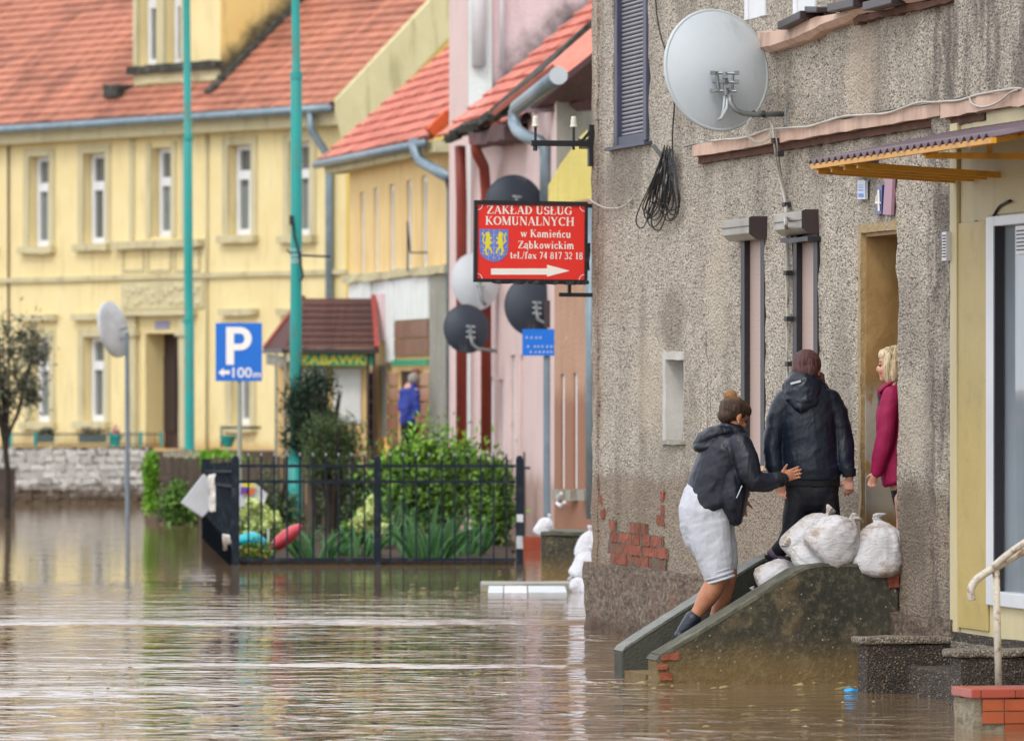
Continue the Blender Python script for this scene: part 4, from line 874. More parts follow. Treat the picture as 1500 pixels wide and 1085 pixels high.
# insulator bracket
ib = thing('insulator_bracket', 'black iron bracket with two white ceramic insulators on the house corner', 'bracket')
ib.location = sign.location.copy(); ib.rotation_euler = (0,0,A.rot+pi/2)
m = MB(); m.box(kx(778), kx(870), -.02, .02, kz(214), kz(205.5)); m.build('bar', M['iron_black'], ib, bevel=.004)
m = MB(); m.box(kx(864), kx(874), -.03, .03, kz(243), kz(182)); m.beam((kx(866),-.01,kz(192)),(kx(854),-.01,kz(206)), .02, .02)
for k in range(7): m.tube([(kx(848+k*2.5),-.03,kz(203)),(kx(850+k*2.5),-.03,kz(218))], .006, 5)
m.build('mount', M['iron_black'], ib)
for px in (784.5, 842):
    m = MB(); m.tube([(kx(px),0,kz(219)),(kx(px),0,kz(186))], .011, 8); pn = m.build('pin', M['iron_black'], ib)
    m = MB(); rad = [(186,.026),(184.5,.030),(183,.026),(181,.021),(179,.025),(177.5,.021),(175.5,.024),(173.5,.018),(171.5,.021),(170,.012)]
    m.loft([(Vector((kx(px),0,kz(y))), Vector((r,0,0)), Vector((0,r,0))) for y, r in rad], 14); m.build('insulator', M['ceramic'], pn, smooth=True)
m = MB(); m.tube([(kx(784),0,kz(214)),(kx(784),0,kz(221))], .018, 6); m.build('nut', M['iron_black'], ib)
settle(ib)

# ------------------------------------------------------------ satellite dishes
def dish(name, label, px, py, rx, ry, Y, mat, yaw, arm, group=None, thick=.02, rimmat=None, front=False, mount=True):
    """shallow bowl seen from behind; arm: pixel polyline to the wall"""
    s = FPX/Y; t = thing(name, label, 'satellite dish', group=group); c = PW(px, py, Y); t.location = c
    a, b = rx/s, ry/s; n = 40; rings = 9; dp = .12*max(a,b)*2
    R = Euler((radians(-8), 0, radians(yaw))).to_matrix(); aw = a/cos(radians(yaw))
    m = MB(); vs = []
    for side, off in ((0,0),(1,thick)):
        for i in range(rings+1):
            f = i/rings
            for k in range(n): vs.append(R@Vector((aw*f*cos(2*pi*k/n), dp*(f*f)*(1)+off, b*f*sin(2*pi*k/n))))
    fs = []
    for sd_ in (0,1):
        o = sd_*(rings+1)*n
        for i in range(rings):
            for k in range(n):
                q = (o+i*n+k, o+i*n+(k+1)%n, o+(i+1)*n+(k+1)%n, o+(i+1)*n+k); fs.append(q if sd_ else q[::-1])
    m.add(vs, fs); r_ = m.build('reflector', mat, t, smooth=True)
    m = MB(); m.tube([R@Vector((aw*1.005*cos(2*pi*k/n), dp+thick/2, b*1.005*sin(2*pi*k/n))) for k in range(n+1)], .014 if rx > 60 else .012, 8, cap=False); m.build('rim', rimmat or mat, r_, smooth=True)
    return t, c, s
dY = FPX/219.5; bigd, c, s = dish('satellite_dish', 'large pale grey satellite dish on a bent arm on the pebbledash wall', 1059.5, 98.5, 75, 88.5, dY, M['dish'], 24, None, rimmat=M['dish_rim'])
q = lambda px, py, dy=0: PW(px, py, dY+dy)-c
m = MB(); m.tube([q(1069,140,-.14),(q(1070,150,-.15)),q(1076,160,-.15),q(1088,166,-.14),q(1104,168,-.1),q(1152,167,0)], .019, 10); m.build('arm', M['galv'], bigd, smooth=True)
m = MB(); m.box(*[x for ab in zip(q(1149,156,-.03), q(1155,182,.04)) for x in ab]); m.tube([q(1151,154,-.02),q(1151,183,-.02)], .012); m.build('wall_plate', M['galv'], bigd)
m = MB()
for y_ in (107,120,133): m.tube([q(1044,y_,-.1),q(1079,y_+1,-.13)], .0095, 7)
m.tube([q(1050,105,-.11),q(1053,136,-.11)], .012); m.tube([q(1062,106,-.12),q(1064,140,-.13)], .017); m.tube([q(1074,106,-.12),q(1073,134,-.12)], .009)
for x_, y_ in ((1044,107),(1079,107),(1044,133),(1079,120),(1062,113),(1066,127),(1058,120)): m.box(*[x for ab in zip(q(x_-3.5,y_-3,-.15), q(x_+3.5,y_+3,-.07)) for x in ab])
m.build('mount', M['galv'], bigd)
m = MB(); m.tube([q(1067,138,-.12),q(1065,158,-.12),q(1058,172,-.1),q(1052,176,-.06)], .012, 7); m.tube([q(1062,138,-.1),q(1060,160,-.1),q(1056,172,-.08)], .009, 7); m.build('cable', M['dish_rim'], bigd, smooth=True)
for x_ in (1104,1119): m = MB(); m.tube([q(x_-2.5,167.5,-.09),q(x_+2.5,167.2,-.09)], .024, 10); m.build('tape', M['cable_black'], bigd)
for k in range(2): m = MB(); m.tube([q(1112+20*cos(a_/10*2*pi)*(1-.1*k), 190+20*sin(a_/10*2*pi)-k*2, -.05) for a_ in range(11)], .006, 6, cap=False); m.build('cable_loop', M['cable_white'], bigd, smooth=True)
def small_dish(label, px, py, rx, ry, s, mat, yaw, armpts, group, fork=True):
    Y = FPX/s; t, c, _ = dish('satellite_dish', label, px, py, rx, ry, Y, mat, yaw, None, group)
    q = lambda x, y, dy=-.12: PW(x, y, Y+dy)-c
    m = MB(); m.tube([q(*p) for p in armpts], .022, 8); m.build('arm', M['galv'], t, smooth=True)
    if fork:
        m = MB()
        x0, y0 = armpts[0]
        for d_ in (-8,0,8): m.tube([q(x0-6,y0+d_-4,-.1),q(x0+7,y0+d_-3,-.12)], .014, 6)
        m.tube([q(x0,y0-14),q(x0,y0+6)], .02); m.build('mount', M['galv'], t)
    return t
G_ = 'satellite dishes on the far houses'
small_dish('dark dish whose top shows above the red sign', 757, 297, 41, 42, 128, M['dish_dark'], 18, [(757,300),(770,310),(800,312)], G_)
small_dish('white dish showing below the left end of the red sign', 700, 411, 33, 41, 120, M['dish'], 22, [(703,415),(706,440),(712,447)], G_)
small_dish('second white dish tucked behind the first under the sign', 740, 425, 30, 38, 118, M['dish'], 12, [(742,430),(738,446),(728,448)], G_)
small_dish('round anthracite dish between the brown downpipes', 685.5, 480, 32, 35, 121, M['dish_dark'], 15, [(689,490),(692,504),(700,511),(728,514)], G_)
small_dish('large anthracite dish right under the red sign', 785.5, 447, 42, 44, 130, M['dish_dark'], 16, [(786,455),(788,468),(797,473),(832,474)], G_)
# ------------------------------------------------------------ shared builders for the far houses
def tile_rows(parent, ranges, v0, z0, slope, pitch, nrows, tw, mat, seed=0, lift=.05):
    """rows of plain tiles climbing inward; ranges(i) -> list of (u0,u1)"""
    rr = random.Random(seed); ca, sa = cos(slope), sin(slope)
    for i in range(nrows):
        for (a, b) in ranges(i):
            m = MB()
            n = max(1, int(round((b-a)/tw)))
            for k in range(n):
                x0 = a+(b-a)*k/n+.004; x1 = a+(b-a)*(k+1)/n-.004; dz = rr.uniform(-.006,.008); s0 = pitch*i+rr.uniform(-.008,.008); s1 = pitch*(i+1)+.03
                P = lambda x, s, h: (x, v0+ca*s-sa*h, z0+sa*s+ca*h)
                h0, h1 = lift+dz, .012
                m.add([P(x0,s0,h0),P(x1,s0,h0+rr.uniform(-.004,.004)),P(x1,s1,h1),P(x0,s1,h1),P(x0,s0,h0-.035),P(x1,s0,h0-.035)], [(0,1,2,3),(0,4,5,1)])
            m.build('tile_row', mat, parent)
def window(parent, u0, u1, z0, z1, d, fw=.07, transom=.34, mull=True, mat=None, pane='pane', curtain=False):
    mat = mat or M['white_far']; f = MB()
    f.box(u0, u0+fw, d-.05, d, z0, z1); f.box(u1-fw, u1, d-.05, d, z0, z1); f.box(u0+fw, u1-fw, d-.05, d, z0, z0+fw*1.3); f.box(u0+fw, u1-fw, d-.05, d, z1-fw, z1)
    if transom: zt = z1-(z1-z0)*transom; f.box(u0+fw, u1-fw, d-.055, d, zt-fw*.9, zt+fw*.9)
    if mull: um = (u0+u1)/2; f.box(um-fw*.6, um+fw*.6, d-.052, d-.002, z0+fw*1.3, (zt-fw*.9) if transom else z1-fw)
    w_ = f.build('window', mat, parent); m = MB(); m.box(u0+.02, u1-.02, d+.002, d+.02, z0+.02, z1-.02); m.build('pane', M[pane], w_)
    if curtain: m = MB(); m.box(u0+fw+.02, u1-fw-.02, d-.004, d+.0015, z0+fw*1.3, z1-(z1-z0)*(.45 if transom else .3)); m.build('curtain', M['curtain'], w_)
    return w_
def gutter(parent, frame_pts, r=.065): m = MB(); m.tube(frame_pts, r, 8); return m.build('gutter', M['zinc'], parent, smooth=True)

# ------------------------------------------------------------ long pale-yellow house
B = Frame(250, FPX/82, -6300)
hB = thing('yellow_house', 'long pale yellow two storey house with red tiled roof and steep dormer', 'house', B)
uL, uR = B.U(-420), B.U(507); dB = .2; ze = B.Z(250, 176)
ups = [(43,73,229,361),(123,155,224,357),(222,252,216,347),(335,369,212,345),(424,455,207,345)]
lows = [(45,74,494,618),(123,154,493,617),(340,367,487,622),(424,455,487,625),(-44,-12,494,618)]
def op(l, r, t, b): return (B.U(l), B.U(r), B.Z((l+r)/2, b), B.Z((l+r)/2, t))
hu = [op(*x) for x in ups]+[(B.U(-42), B.U(-10), B.Z(-26,363), B.Z(-26,232))]; hl = [op(*x) for x in lows]; hd = op(213,262,488,657)
w_ = wall(uL, uR, -.3, ze, hu+hl+[hd+(.42,)], dB, step=.6, amp=.006, fr=2); w_.box(uL, uR, 8, 8.05, -.3, ze); w_.build('wall', M['yellow'], hB)
for i, h in enumerate(hu): window(hB, h[0]+.02, h[1]+.17, h[2], h[3], dB+.01, .09, transom=(.34,.36,.38,.33,.34,.34)[i], curtain=i in (0,2,3,4))
for i, h in enumerate(hl): window(hB, h[0]+.02, h[1]+.17, h[2], h[3], dB+.01, .09, curtain=i in (0,2))
m = MB(); m.box(hd[0], hd[1]+.6, .42, .48, hd[2], hd[3]); dr = m.build('door', M['doordark'], hB)
m = MB(); m.box(B.U(240,.4), B.U(257,.4), .395, .415, hd[2]+.3, hd[3]-.4); m.build('door_panel', M['dark_brown'], dr)
for h in hu[:2]+hu[3:]+hl:
    tr = MB(); tr.box(h[0]-.16, h[0], -.03, .02, h[2], h[3]+.14); tr.box(h[1], h[1]+.16, -.03, .02, h[2], h[3]+.14); tr.box(h[0], h[1], -.03, .02, h[3], h[3]+.14); tr.build('window_surround', M['trim'], hB)
h = hu[2]; tr = MB(); tr.box(h[0]-.62, h[0]-.5, -.04, .02, h[2]-.02, h[3]+.2); tr.box(h[1]+.3, h[1]+.42, -.04, .02, h[2]-.02, h[3]+.2); tr.box(h[0]-.62, h[1]+.42, -.045, .02, h[3]+.2, h[3]+.34); tr.box(h[0]-.14, h[0], -.03, .02, h[2], h[3]+.1); tr.box(h[1], h[1]+.14, -.03, .02, h[2], h[3]+.1)
tr.build('window_surround', M['trim'], hB)
for h in hu[:2]+hu[3:]+hl:
    m = MB(); m.rough(h[0]-.2, h[1]+.2, -.14, .02, h[2]-.13, h[2]-.002, (.2,.1,.1), .012, 1); m.build('sill', M['trim'], hB)
for h in hl:
    m = MB(); m.rough(h[0]-.25, h[1]+.25, -.13, .02, h[3]+.30, h[3]+.42, (.2,.1,.1), .012, 1); m.build('window_hood', M['trim'], hB)
m = MB(); m.rough(B.U(172), B.U(300), -.16, .02, hu[2][2]-.2, hu[2][2]-.06, (.2,.1,.1), .01); m.build('sill_course', M['trim'], hB)
for a, b in ((180,212),(216,252),(256,294)):
    m = MB(); z0, z1 = B.Z((a+b)/2,398), B.Z((a+b)/2,362); ua, ub = B.U(a), B.U(b)
    m.box(ua, ub, -.03, .01, z1-.05, z1); m.box(ua, ub, -.03, .01, z0, z0+.05); m.box(ua, ua+.05, -.03, .01, z0+.05, z1-.05); m.box(ub-.05, ub, -.03, .01, z0+.05, z1-.05); m.build('panel_moulding', M['trim'], hB)
zc = B.Z(250, 405); m = MB(); m.rough(uL, uR+.03, -.07, .02, zc-.04, zc+.05, (.5,.1,.1), .006); m.build('string_course', M['trim'], hB)
zc = ze-.1; m = MB(); m.rough(uL, uR+.05, -.25, .02, ze-.28, ze-.05, (.6,.15,.1), .006); m.build('eaves_cornice', M['trim'], hB)
m = MB(); z0, z1 = B.Z(240,452), B.Z(240,412); m.box(B.U(180), B.U(300), -.04, .01, z0, z1); dpn = m.build('carved_panel', M['trim'], hB)
rq = random.Random(5)
m = MB()
for k in range(40): x = B.U(186)+rq.random()*(B.U(294)-B.U(186)); z = z0+.08+rq.random()*(z1-z0-.16); m.ell((x,-.045,z), .09, .025, .06, nu=8, nv=5)
m.build('relief', M['trim'], dpn)
m = MB(); m.rough(B.U(178), B.U(290), -.2, .02, B.Z(240,462), B.Z(240,454), (.3,.1,.1), .01); m.build('door_hood', M['trim'], hB)
for a, b in ((192,204),(268,282)):
    m = MB(); m.rough(B.U(a), B.U(b), -.1, .02, B.Z(240,655), B.Z(240,463), (.2,.1,.4), .008); m.rough(B.U(a)-.05, B.U(b)+.05, -.15, .02, B.Z(240,492), B.Z(240,484), (.1,.1,.1), .006); m.build('pilaster', M['trim'], hB)
m = MB(); m.box(B.U(228), B.U(249), -.02, -.002, B.Z(238,482), B.Z(238,470)); m.build('name_plate', simple('lilac_plate', '#8f8ca6', '#a3a0b6'), hB)
# tiled roof, dormer and gable
slope = radians(40); ez = ze+.06; ve = -.35; dU0, dU1 = B.U(175), B.U(300); pit = .235; vdm = .35
def rngB(i):
    s = pit*i; v = ve+cos(slope)*s
    return [(uL,uR)] if v+cos(slope)*pit < vdm+.1 else [(uL,dU0),(dU1,uR)]
tile_rows(hB, rngB, ve, ez, slope, pit, 24, .19, M['tile_old'], 1)
m = MB(); zr = ez+math.tan(slope)*(4-ve); m.add([(uL,ve+.03,ez-.02),(uR,ve+.03,ez-.02),(uR,4,zr-.04),(uL,4,zr-.04),(uR,8.3,ez),(uL,8.3,ez)], [(0,1,2,3),(3,2,4,5)]); m.build('roof_deck', M['tile_old'], hB)
# front, right cheek and roof of the dormer
zd0 = ez+math.tan(slope)*(vdm-ve)-.05; zdt = ez+2.9
dh = [(B.U(205,vdm),B.U(232,vdm),B.Z(218,97,vdm),zdt-.2,.2),(B.U(244,vdm),B.U(268,vdm),B.Z(256,97,vdm),zdt-.2,.2)]
m = wall(dU0, dU1, zd0, zdt, dh, .2, step=.5); m.v = [(v[0],v[1]+vdm,v[2]) for v in m.v]
dm = m.build('dormer', M['yellow'], hB)
for h in dh: 
    w2 = window(dm, h[0]+.02, h[1]+.12, h[2], h[3], vdm+.21, .1)
m = MB(); zq = B.Z(240,100,vdm); m.rough(dU0-.05, dU1+.05, vdm-.16, vdm+.02, zq-.08, zq+.06, (.2,.1,.1), .015, 3); m.build('sill_course', M['moss'], dm)
m = MB(); m.rough(dU0+.02, dU1-.02, vdm-.06, vdm+.02, zd0+.1, zq-.08, (.2,.1,.2), .02, 3); m.build('crumbling_apron', M['trim'], dm)
for a, b in ((199,205),(233,244),(269,277)):
    m = MB(); m.box(B.U(a,vdm), B.U(b,vdm), vdm-.07, vdm, zq+.06, zdt-.1); m.build('window_surround', M['trim'], dm)
tn = math.tan(slope)
gm = stucco('golden_cheek_render', '#dcbf74', '#e3c983', '#94835a', .45, soot=(tn, ez-tn*ve-.55, ez-tn*ve+.1, 1.2))
m = MB(); m.add([(dU1,vdm,zd0),(dU1,3.6,ez+tn*(3.6-ve)),(dU1,vdm,zdt)], [(0,1,2)]); m.add([(dU0,vdm,zd0),(dU0,3.6,ez+tn*(3.6-ve)),(dU0,vdm,zdt)], [(2,1,0)]); m.build('cheek', gm, dm)
m = MB(); uc = (dU0+dU1)/2; m.prism([(dU0-.2,zdt),(uc,zdt+1.0),(dU1+.2,zdt)], 'y', vdm-.2, 4); m.build('dormer_roof', M['tile_old'], dm)
m = MB()
for k in range(12):
    s0, s1 = .35/cos(slope)+k*.38, .35/cos(slope)+(k+1)*.38
    for ux, sg_ in ((dU1+.07,1),):
        a = Vector((ux, ve+cos(slope)*s0, ez+sin(slope)*s0+.09+random.uniform(-.02,.02))); b = Vector((ux, ve+cos(slope)*s1, ez+sin(slope)*s1+.08))
        m.beam(a, b, .18, .07)
m.build('valley_flashing', M['moss'], dm)
m = MB(); m.rough(dU0-.5, dU0-.05, .0, .35, ez+tn*(.2-ve)-.05, ez+tn*(.3-ve)+.1, .1, .03, 2); m.build('valley_flashing', M['moss'], dm)
gutter(hB, [(uL,ve-.06,ez-.06),(B.U(100),ve-.06,ez-.08),(B.U(300),ve-.06,ez-.07),(uR+.05,ve-.06,ez-.06)], .075)
m = MB(); ug = B.U(482); m.tube([(ug,ve-.05,ez-.1),(ug,ve-.05,ez-.4),(ug+.1,-.1,ez-.85),(ug+.12,-.09,ez-1.1),(ug+.12,-.09,.2)], .07, 8); m.build('downpipe', M['zinc'], hB, smooth=True)
m = MB(); ug = B.U(305); m.tube([(ug,-.04,ze-.3),(ug,-.04,.4)], .025, 6); m.build('rusty_pipe', M['trim'], hB, smooth=True)
m = MB(); ug = B.U(14); m.tube([(ug,-.03,ze-.3),(ug,-.03,.4)], .02, 6); m.build('rusty_pipe', M['ledge_under'], hB, smooth=True)
# gable end: golden field, lichened band along the verge
m = MB(); m.add([(uR,0,-.3),(uR,8,-.3),(uR,8,ze),(uR,4,zr-.1),(uR,0,ze)], [(0,1,2,3,4)]); m.build('gable_wall', M['gold'], hB)
m = MB(); bw_ = .75
m.add([(uR+.06,-.3,ez-.1),(uR+.06,4,zr+.05),(uR+.06,4,zr-bw_-.15),(uR+.06,.35,ez-.35),(uR+.06,.25,ez-1.0),(uR+.06,-.02,ez-1.0)], [(0,5,4,3,2,1)]); m.add([(uR-.02,-.3,ez+.06),(uR+.06,-.3,ez+.06),(uR+.06,4,zr+.12),(uR-.02,4,zr+.12)], [(0,1,2,3)])
m.add([(uR+.06,-.3,ez-.1),(uR+.06,4,zr+.05),(uR+.06,4,zr+.12),(uR+.06,-.3,ez+.06)], [(0,1,2,3)]); m.build('verge_band', M['creamband'], hB)
settle(hB)

# ------------------------------------------------------------ low yellow house with bright tiled roof and a shop below
Cc = Frame(661, FPX/106, -1130)
hC = thing('small_yellow_house', 'narrow warm yellow house with bright red tiled roof, five slit windows and a shop below', 'house', Cc)
cL, cR = Cc.U(512), 0.0; zeC = Cc.Z(600, 217); zs_ = Cc.Z(640, 400)
hc = []
for l, r, t, b in ((527,533,282,412),(547,553,275,409),(570,577,270,405),(595,602,264,402),(617,625,257,398)): hc.append((Cc.U(l), Cc.U(r)+.02, Cc.Z((l+r)/2,b), Cc.Z((l+r)/2,t), .08))
hs = [(Cc.U(585), Cc.U(616), .3, Cc.Z(600,543), .03), (Cc.U(553), Cc.U(570), .8, Cc.Z(560,543), .1)]
w_ = wall(cL, cR, -.3, zeC, hc+hs, .1, step=.8); w_.add([(0,0,-.3),(0,8,-.3),(0,8,zeC),(0,4,zeC+3.3),(0,0,zeC)], [(0,1,2,3,4)]); w_.build('wall', M['orange_yellow'], hC)
for h in hc: window(hC, h[0]+.01, h[1]+.06, h[2], h[3], .09, .09, None, False)
m = MB(); m.rough(cL, cR+.03, -.12, .02, zs_-.02, zs_+.1, (.4,.1,.1), .02, 2); m.build('shop_cornice', M['trim'], hC)
m = MB(); m.box(Cc.U(515), Cc.U(634), -.03, -.002, Cc.Z(575,470), zs_-.02); m.build('white_fascia', M['oldwhite'], hC)
for a, b, t, bo, mt in ((583,632,408,468,'oldwhite'),(570,582,412,530,'oldwhite'),(557,568,430,500,'pinkwall'),(635,659,402,655,'greyrender'),(516,548,413,440,'oldwhite'),(560,572,535,640,'greyrender')):
    m = MB(); m.box(Cc.U(a), Cc.U(b), -.06, -.032, Cc.Z((a+b)/2, bo), Cc.Z((a+b)/2, t)); m.build('facade_panel', M[mt], hC)
rq = random.Random(8)
for r in range(2):
    for c in range(4):
        a = 583+c*12.2; m = MB(); zt = Cc.Z(607, 470+r*26); m.box(Cc.U(a)+.01, Cc.U(a+12.2)-.01, -.055, -.004, zt-.235, zt-.01); m.build('tile', M['browntile'], hC)
for r in range(5):
    for a, b in ((541,550),(571,584),(618,633)):
        zt = Cc.Z((a+b)/2, 545+r*22); m = MB(); m.box(Cc.U(a)+.01, Cc.U(b)-.01, -.05, -.004, zt-.19, zt-.01); m.build('tile', M['tan'], hC)
m = MB(); m.box(Cc.U(581), Cc.U(634), -.08, -.056, Cc.Z(607,535), Cc.Z(607,527)); m.build('green_strip', M['fascia'], hC)
for px in (545, 617): m = MB(); m.box(Cc.U(px-3), Cc.U(px+3), -.1, -.065, .2, Cc.Z(px,540)); m.build('shop_post', M['redpipe'] if px > 600 else M['dark_brown'], hC)
for r_, a in enumerate((530, 522)): m = MB(); m.box(Cc.U(a)-.15, Cc.U(a)+.1, -.07, -.033, 1.2, Cc.Z(a,560)); m.build('poster', M['pane'], hC)
m = MB(); m.box(hs[0][0], hs[0][1]+.1, .03, .08, .3, hs[0][3]); m.build('door', M['doordark'], hC)
sC = radians(41); tC = math.tan(sC); vC = -.3; zC = zeC+.02
tile_rows(hC, lambda i: [(cL-.9, cR+.0-.0)], vC, zC, sC, .26, 26, .2, M['tile_new'], 5)
m = MB(); m.add([(cL-.9,vC+.03,zC-.03),(cR,vC+.03,zC-.03),(cR,4,zC+tC*4.3-.05),(cL-.9,4,zC+tC*4.3-.05),(cR,8.3,zC),(cL-.9,8.3,zC)], [(0,1,2,3),(3,2,4,5)]); m.build('roof_deck', M['tile_new'], hC)
m = MB()
for k in range(16):
    s0 = k*.33; a = Vector((cR+.02,vC+cos(sC)*s0,zC+sin(sC)*s0+.06)); b = Vector((cR+.02,vC+cos(sC)*(s0+.34),zC+sin(sC)*(s0+.34)+.09)); m.beam(a, b, .2, .16)
m.build('verge_tiles', M['ridge'], hC)
m = MB(); m.rough(cL-.7, cR+.1, vC+.05, .02, zeC-.18, zeC-.02, (.4,.1,.1), .01); m.build('eaves_board', M['trim'], hC)
gutter(hC, [(cL-.9,vC-.05,zC-.05),(cR-.1,vC-.05,zC-.07)], .06)
g = lambda px, py, v: Cc.P(px, py, v)
m = MB(); m.tube([g(606,208,-.4),g(609,222,-.4),g(615,236,-.35),g(640,250,-.25),g(659,262,-.2),g(662,280,-.1),g(662,640,-.1)], .08, 8); m.build('downpipe', M['zinc'], hC, smooth=True)
m = MB(); m.tube([g(597,398,-.2),g(597,325,-.2),g(601,370,-.2),g(625,370,-.1)], .014, 5); m.build('wall_bracket', M['dark_brown'], hC)
settle(hC)

# ------------------------------------------------------------ pink row
D = Frame(686, FPX/114, -1093)
hD = thing('tall_pink_house', 'tall pale pink gabled house whose bare gable rises over the roofs beside it', 'house', D)
m = wall(D.U(658), 0, -.3, 8, [], step=2); m.build('front_wall', M['pink'], hD)
tD = .9
gmD = stucco('pink_gable_render', '#dfc7c8', '#d5babc', '#a99494', .25, soot=(.92, D.ZV(175,0,D.V(715,0))-.92*D.V(715,0)-.5, D.ZV(175,0,D.V(715,0))-.92*D.V(715,0)+.25, 1.2))
m = MB(); m.add([(0,.3,-.3),(0,9,-.3),(0,9,8),(0,4.5,10),(0,.3,8)], [(0,1,2,3,4)]); m.build('gable_wall', gmD, hD)
m = MB(); m.box(-.03, .05, 0, .3, -.3, 8); m.build('corner_strip', M['oldwhite'], hD)
for v_, r_ in ((.12,.09),(.42,.03)):
    m = MB(); m.tube([(.1,v_,8),(.1,v_,D.ZV(98,0,v_))], r_, 8); m.build('conduit', M['white_far'], hD, smooth=True)
settle(hD)
E_ = Frame(800, FPX/124, -1093)
hE = thing('pink_house', 'pale pink house with brick red downpipes behind the satellite dishes', 'house', E_)
eL = E_.U(689); zE = E_.Z(715, 196)
he = [(E_.U(a), E_.U(b)+.02, .9, E_.Z(a,t), .08) for a, b, t in ((716,722,552),(731,737,556),(748,754,520),(762,768,520),(727,733,262),(748,754,265))]
he = [h if i < 4 else (h[0],h[1],E_.Z(730,300),h[3],.08) for i, h in enumerate(he)]
w_ = wall(eL, .5, -.3, zE+.0, he, .1, step=.8); w_.build('wall', M['pink'], hE)
for h in he: window(hE, h[0]+.01, h[1]+.05, h[2], h[3], .09, .08, None, False)
sE = radians(41)
tile_rows(hE, lambda i: [(eL-.3, .3)], -.35, zE, sE, .26, 20, .2, M['tile_new'], 9)
m = MB(); m.add([(eL-.3,-.32,zE-.04),(.3,-.32,zE-.04),(.3,4,zE+3.7),(eL-.3,4,zE+3.7)], [(0,1,2,3),(3,2,1,0)]); m.build('roof_deck', M['soffit'], hE)
m = MB()
for k in range(12):
    a = E_.P(655+k*8, 205-k*4+random.uniform(-4,4), -.5+random.uniform(-.1,.2)); b = E_.P(672+k*8, 196-k*4+random.uniform(-5,5), -.4); m.beam(a, b, .1, .1)
m.build('broken_eaves', M['moss'], hE)['kind'] = 'stuff'
m = MB(); a = E_.P(700,212,-.3); b = E_.P(752,205,-.3); m.rough(a.x, b.x, -.4, .0, a.z-.02, a.z+.14, (.3,.15,.12), .04, 4); m.build('eaves_soffit', M['soffit'], hE)
for px, top, bend in ((676,225,0),(712,215,1)):
    pts = [E_.P(px, top+70, -.14), E_.P(px, 660, -.14)]
    if bend: pts = [E_.P(695,205,-.4), E_.P(699,225,-.35), E_.P(709,245,-.2)]+pts
    else: pts = [E_.P(674,top-10,-.2)]+pts
    m = MB(); m.tube(pts, .07, 8); m.build('downpipe', M['redpipe'], hE, smooth=True)
settle(hE)
# nearest pink corner, with zinc gutter, brown soffit, and the tan and lemon house
Fh = Frame(815, FPX/133, 246)
hF = thing('pink_corner_house', 'pink corner house with brown soffit and a fat zinc gutter above the red sign', 'house', Fh)
fL = Fh.U(742); zF = Fh.Z(790, 150)
m = wall(fL, 0, -.3, Fh.Z(815,122), [], step=1); m.build('wall', M['pink'], hF)
m = MB(); m.add([(0,0,-.3),(0,6,-.3),(0,6,Fh.Z(815,122)),(0,0,Fh.Z(815,122))], [(0,1,2,3)]); m.build('gable_wall', M['greyrender'], hF)
g = lambda px, py, v=-.3: Fh.P(px, py, v)
z0g = g(818,112,-.45).z
m = MB(); m.tube([Fh.P(818,111,-.5), Fh.P(757,158,-.5)], [.08,.08], 12); gt = m.build('gutter', M['zinc'], hF, smooth=True)
e = Fh.P(818,111,-.5); m = MB(); m.tube([e+Vector((.0,0,.0)), e+Vector((.03,0,0))], .09, 12); m.build('gutter_end', M['dish_rim'], gt)
ws = lambda px, py, s_: PW(px, py, FPX/s_)
def toF(p): return (Matrix.Rotation(-Fh.rot, 3, 'Z')@(p-Vector(Fh.loc())))
m = MB(); m.tube([toF(ws(*q)) for q in ((757,158,128),(753,165,128),(753,180,128),(758,192,129),(770,200,130),(790,207,131),(799,216,131),(800,235,131),(800,300,131))], .072, 10); m.build('downpipe', M['zinc'], hF, smooth=True)
def slab(pts, s_list, mat, name, parent, conv, th=.06):
    q = [conv(ws(p[0], p[1], s)) for p, s in zip(pts, s_list)]; nrm = (q[1]-q[0]).cross(q[2]-q[0]).normalized()*th; m = MB(); n = len(q)
    m.add(q+[p+nrm for p in q], [tuple(range(n)), tuple(range(2*n-1,n-1,-1))]+[(i,n+i,n+(i+1)%n,(i+1)%n) for i in range(n)]); return m.build(name, mat, parent)
slab([(724,170),(820,92),(866,52),(880,40),(880,80),(866,90),(830,117),(815,100)], [124,134,134,134,136,136,136,135], M['tile_new'], 'roof', hF, toF)
slab([(722,166),(868,38),(880,26),(880,40),(800,108),(724,174)], [123.5,133,133,133,133,123.6], M['moss'], 'verge_flashing', hF, toF)
slab([(780,162),(832,117),(880,78),(880,145),(822,150)], [131,136,137,134,133], M['soffit'], 'soffit', hF, toF)
slab([(765,150),(790,165),(822,140),(880,140),(880,160),(800,163),(770,163)], [130,131,133,134,133.5,132,131], M['soffit'], 'eaves_board', hF, toF, .05)
settle(hF)
Gf = Frame(876, FPX/146, -1093)
hG = thing('tan_house', 'tan house with lemon gable and narrow shuttered slits behind the blue signpost', 'house', Gf)
gL = Gf.U(812); zG = Gf.Z(840, 295)
hg = [(Gf.U(a), Gf.U(b), Gf.Z(a,715), Gf.Z(a,t), .07) for a, b, t in ((821,827,548),(839.5,845.5,546),(858,866,540))]
w_ = wall(gL, .6, -.3, zG, hg, .07, step=.6); w_.build('wall', M['tan'], hG)
for h in hg:
    window(hG, h[0]+.01, h[1]+.03, h[2], h[3], .075, .1, None, False); m = MB(); m.rough(h[0]-.03, h[1]+.03, -.08, .0, h[2]-.12, h[2]-.01, (.1,.1,.1), .006); m.build('sill', M['greyrender'], hG)
pt = [Gf.P(803,300,.03), Gf.P(803,272,.03), Gf.P(820,242,.03), Gf.P(850,200,.03), Gf.P(885,165,.03), Gf.P(885,300,.03)]
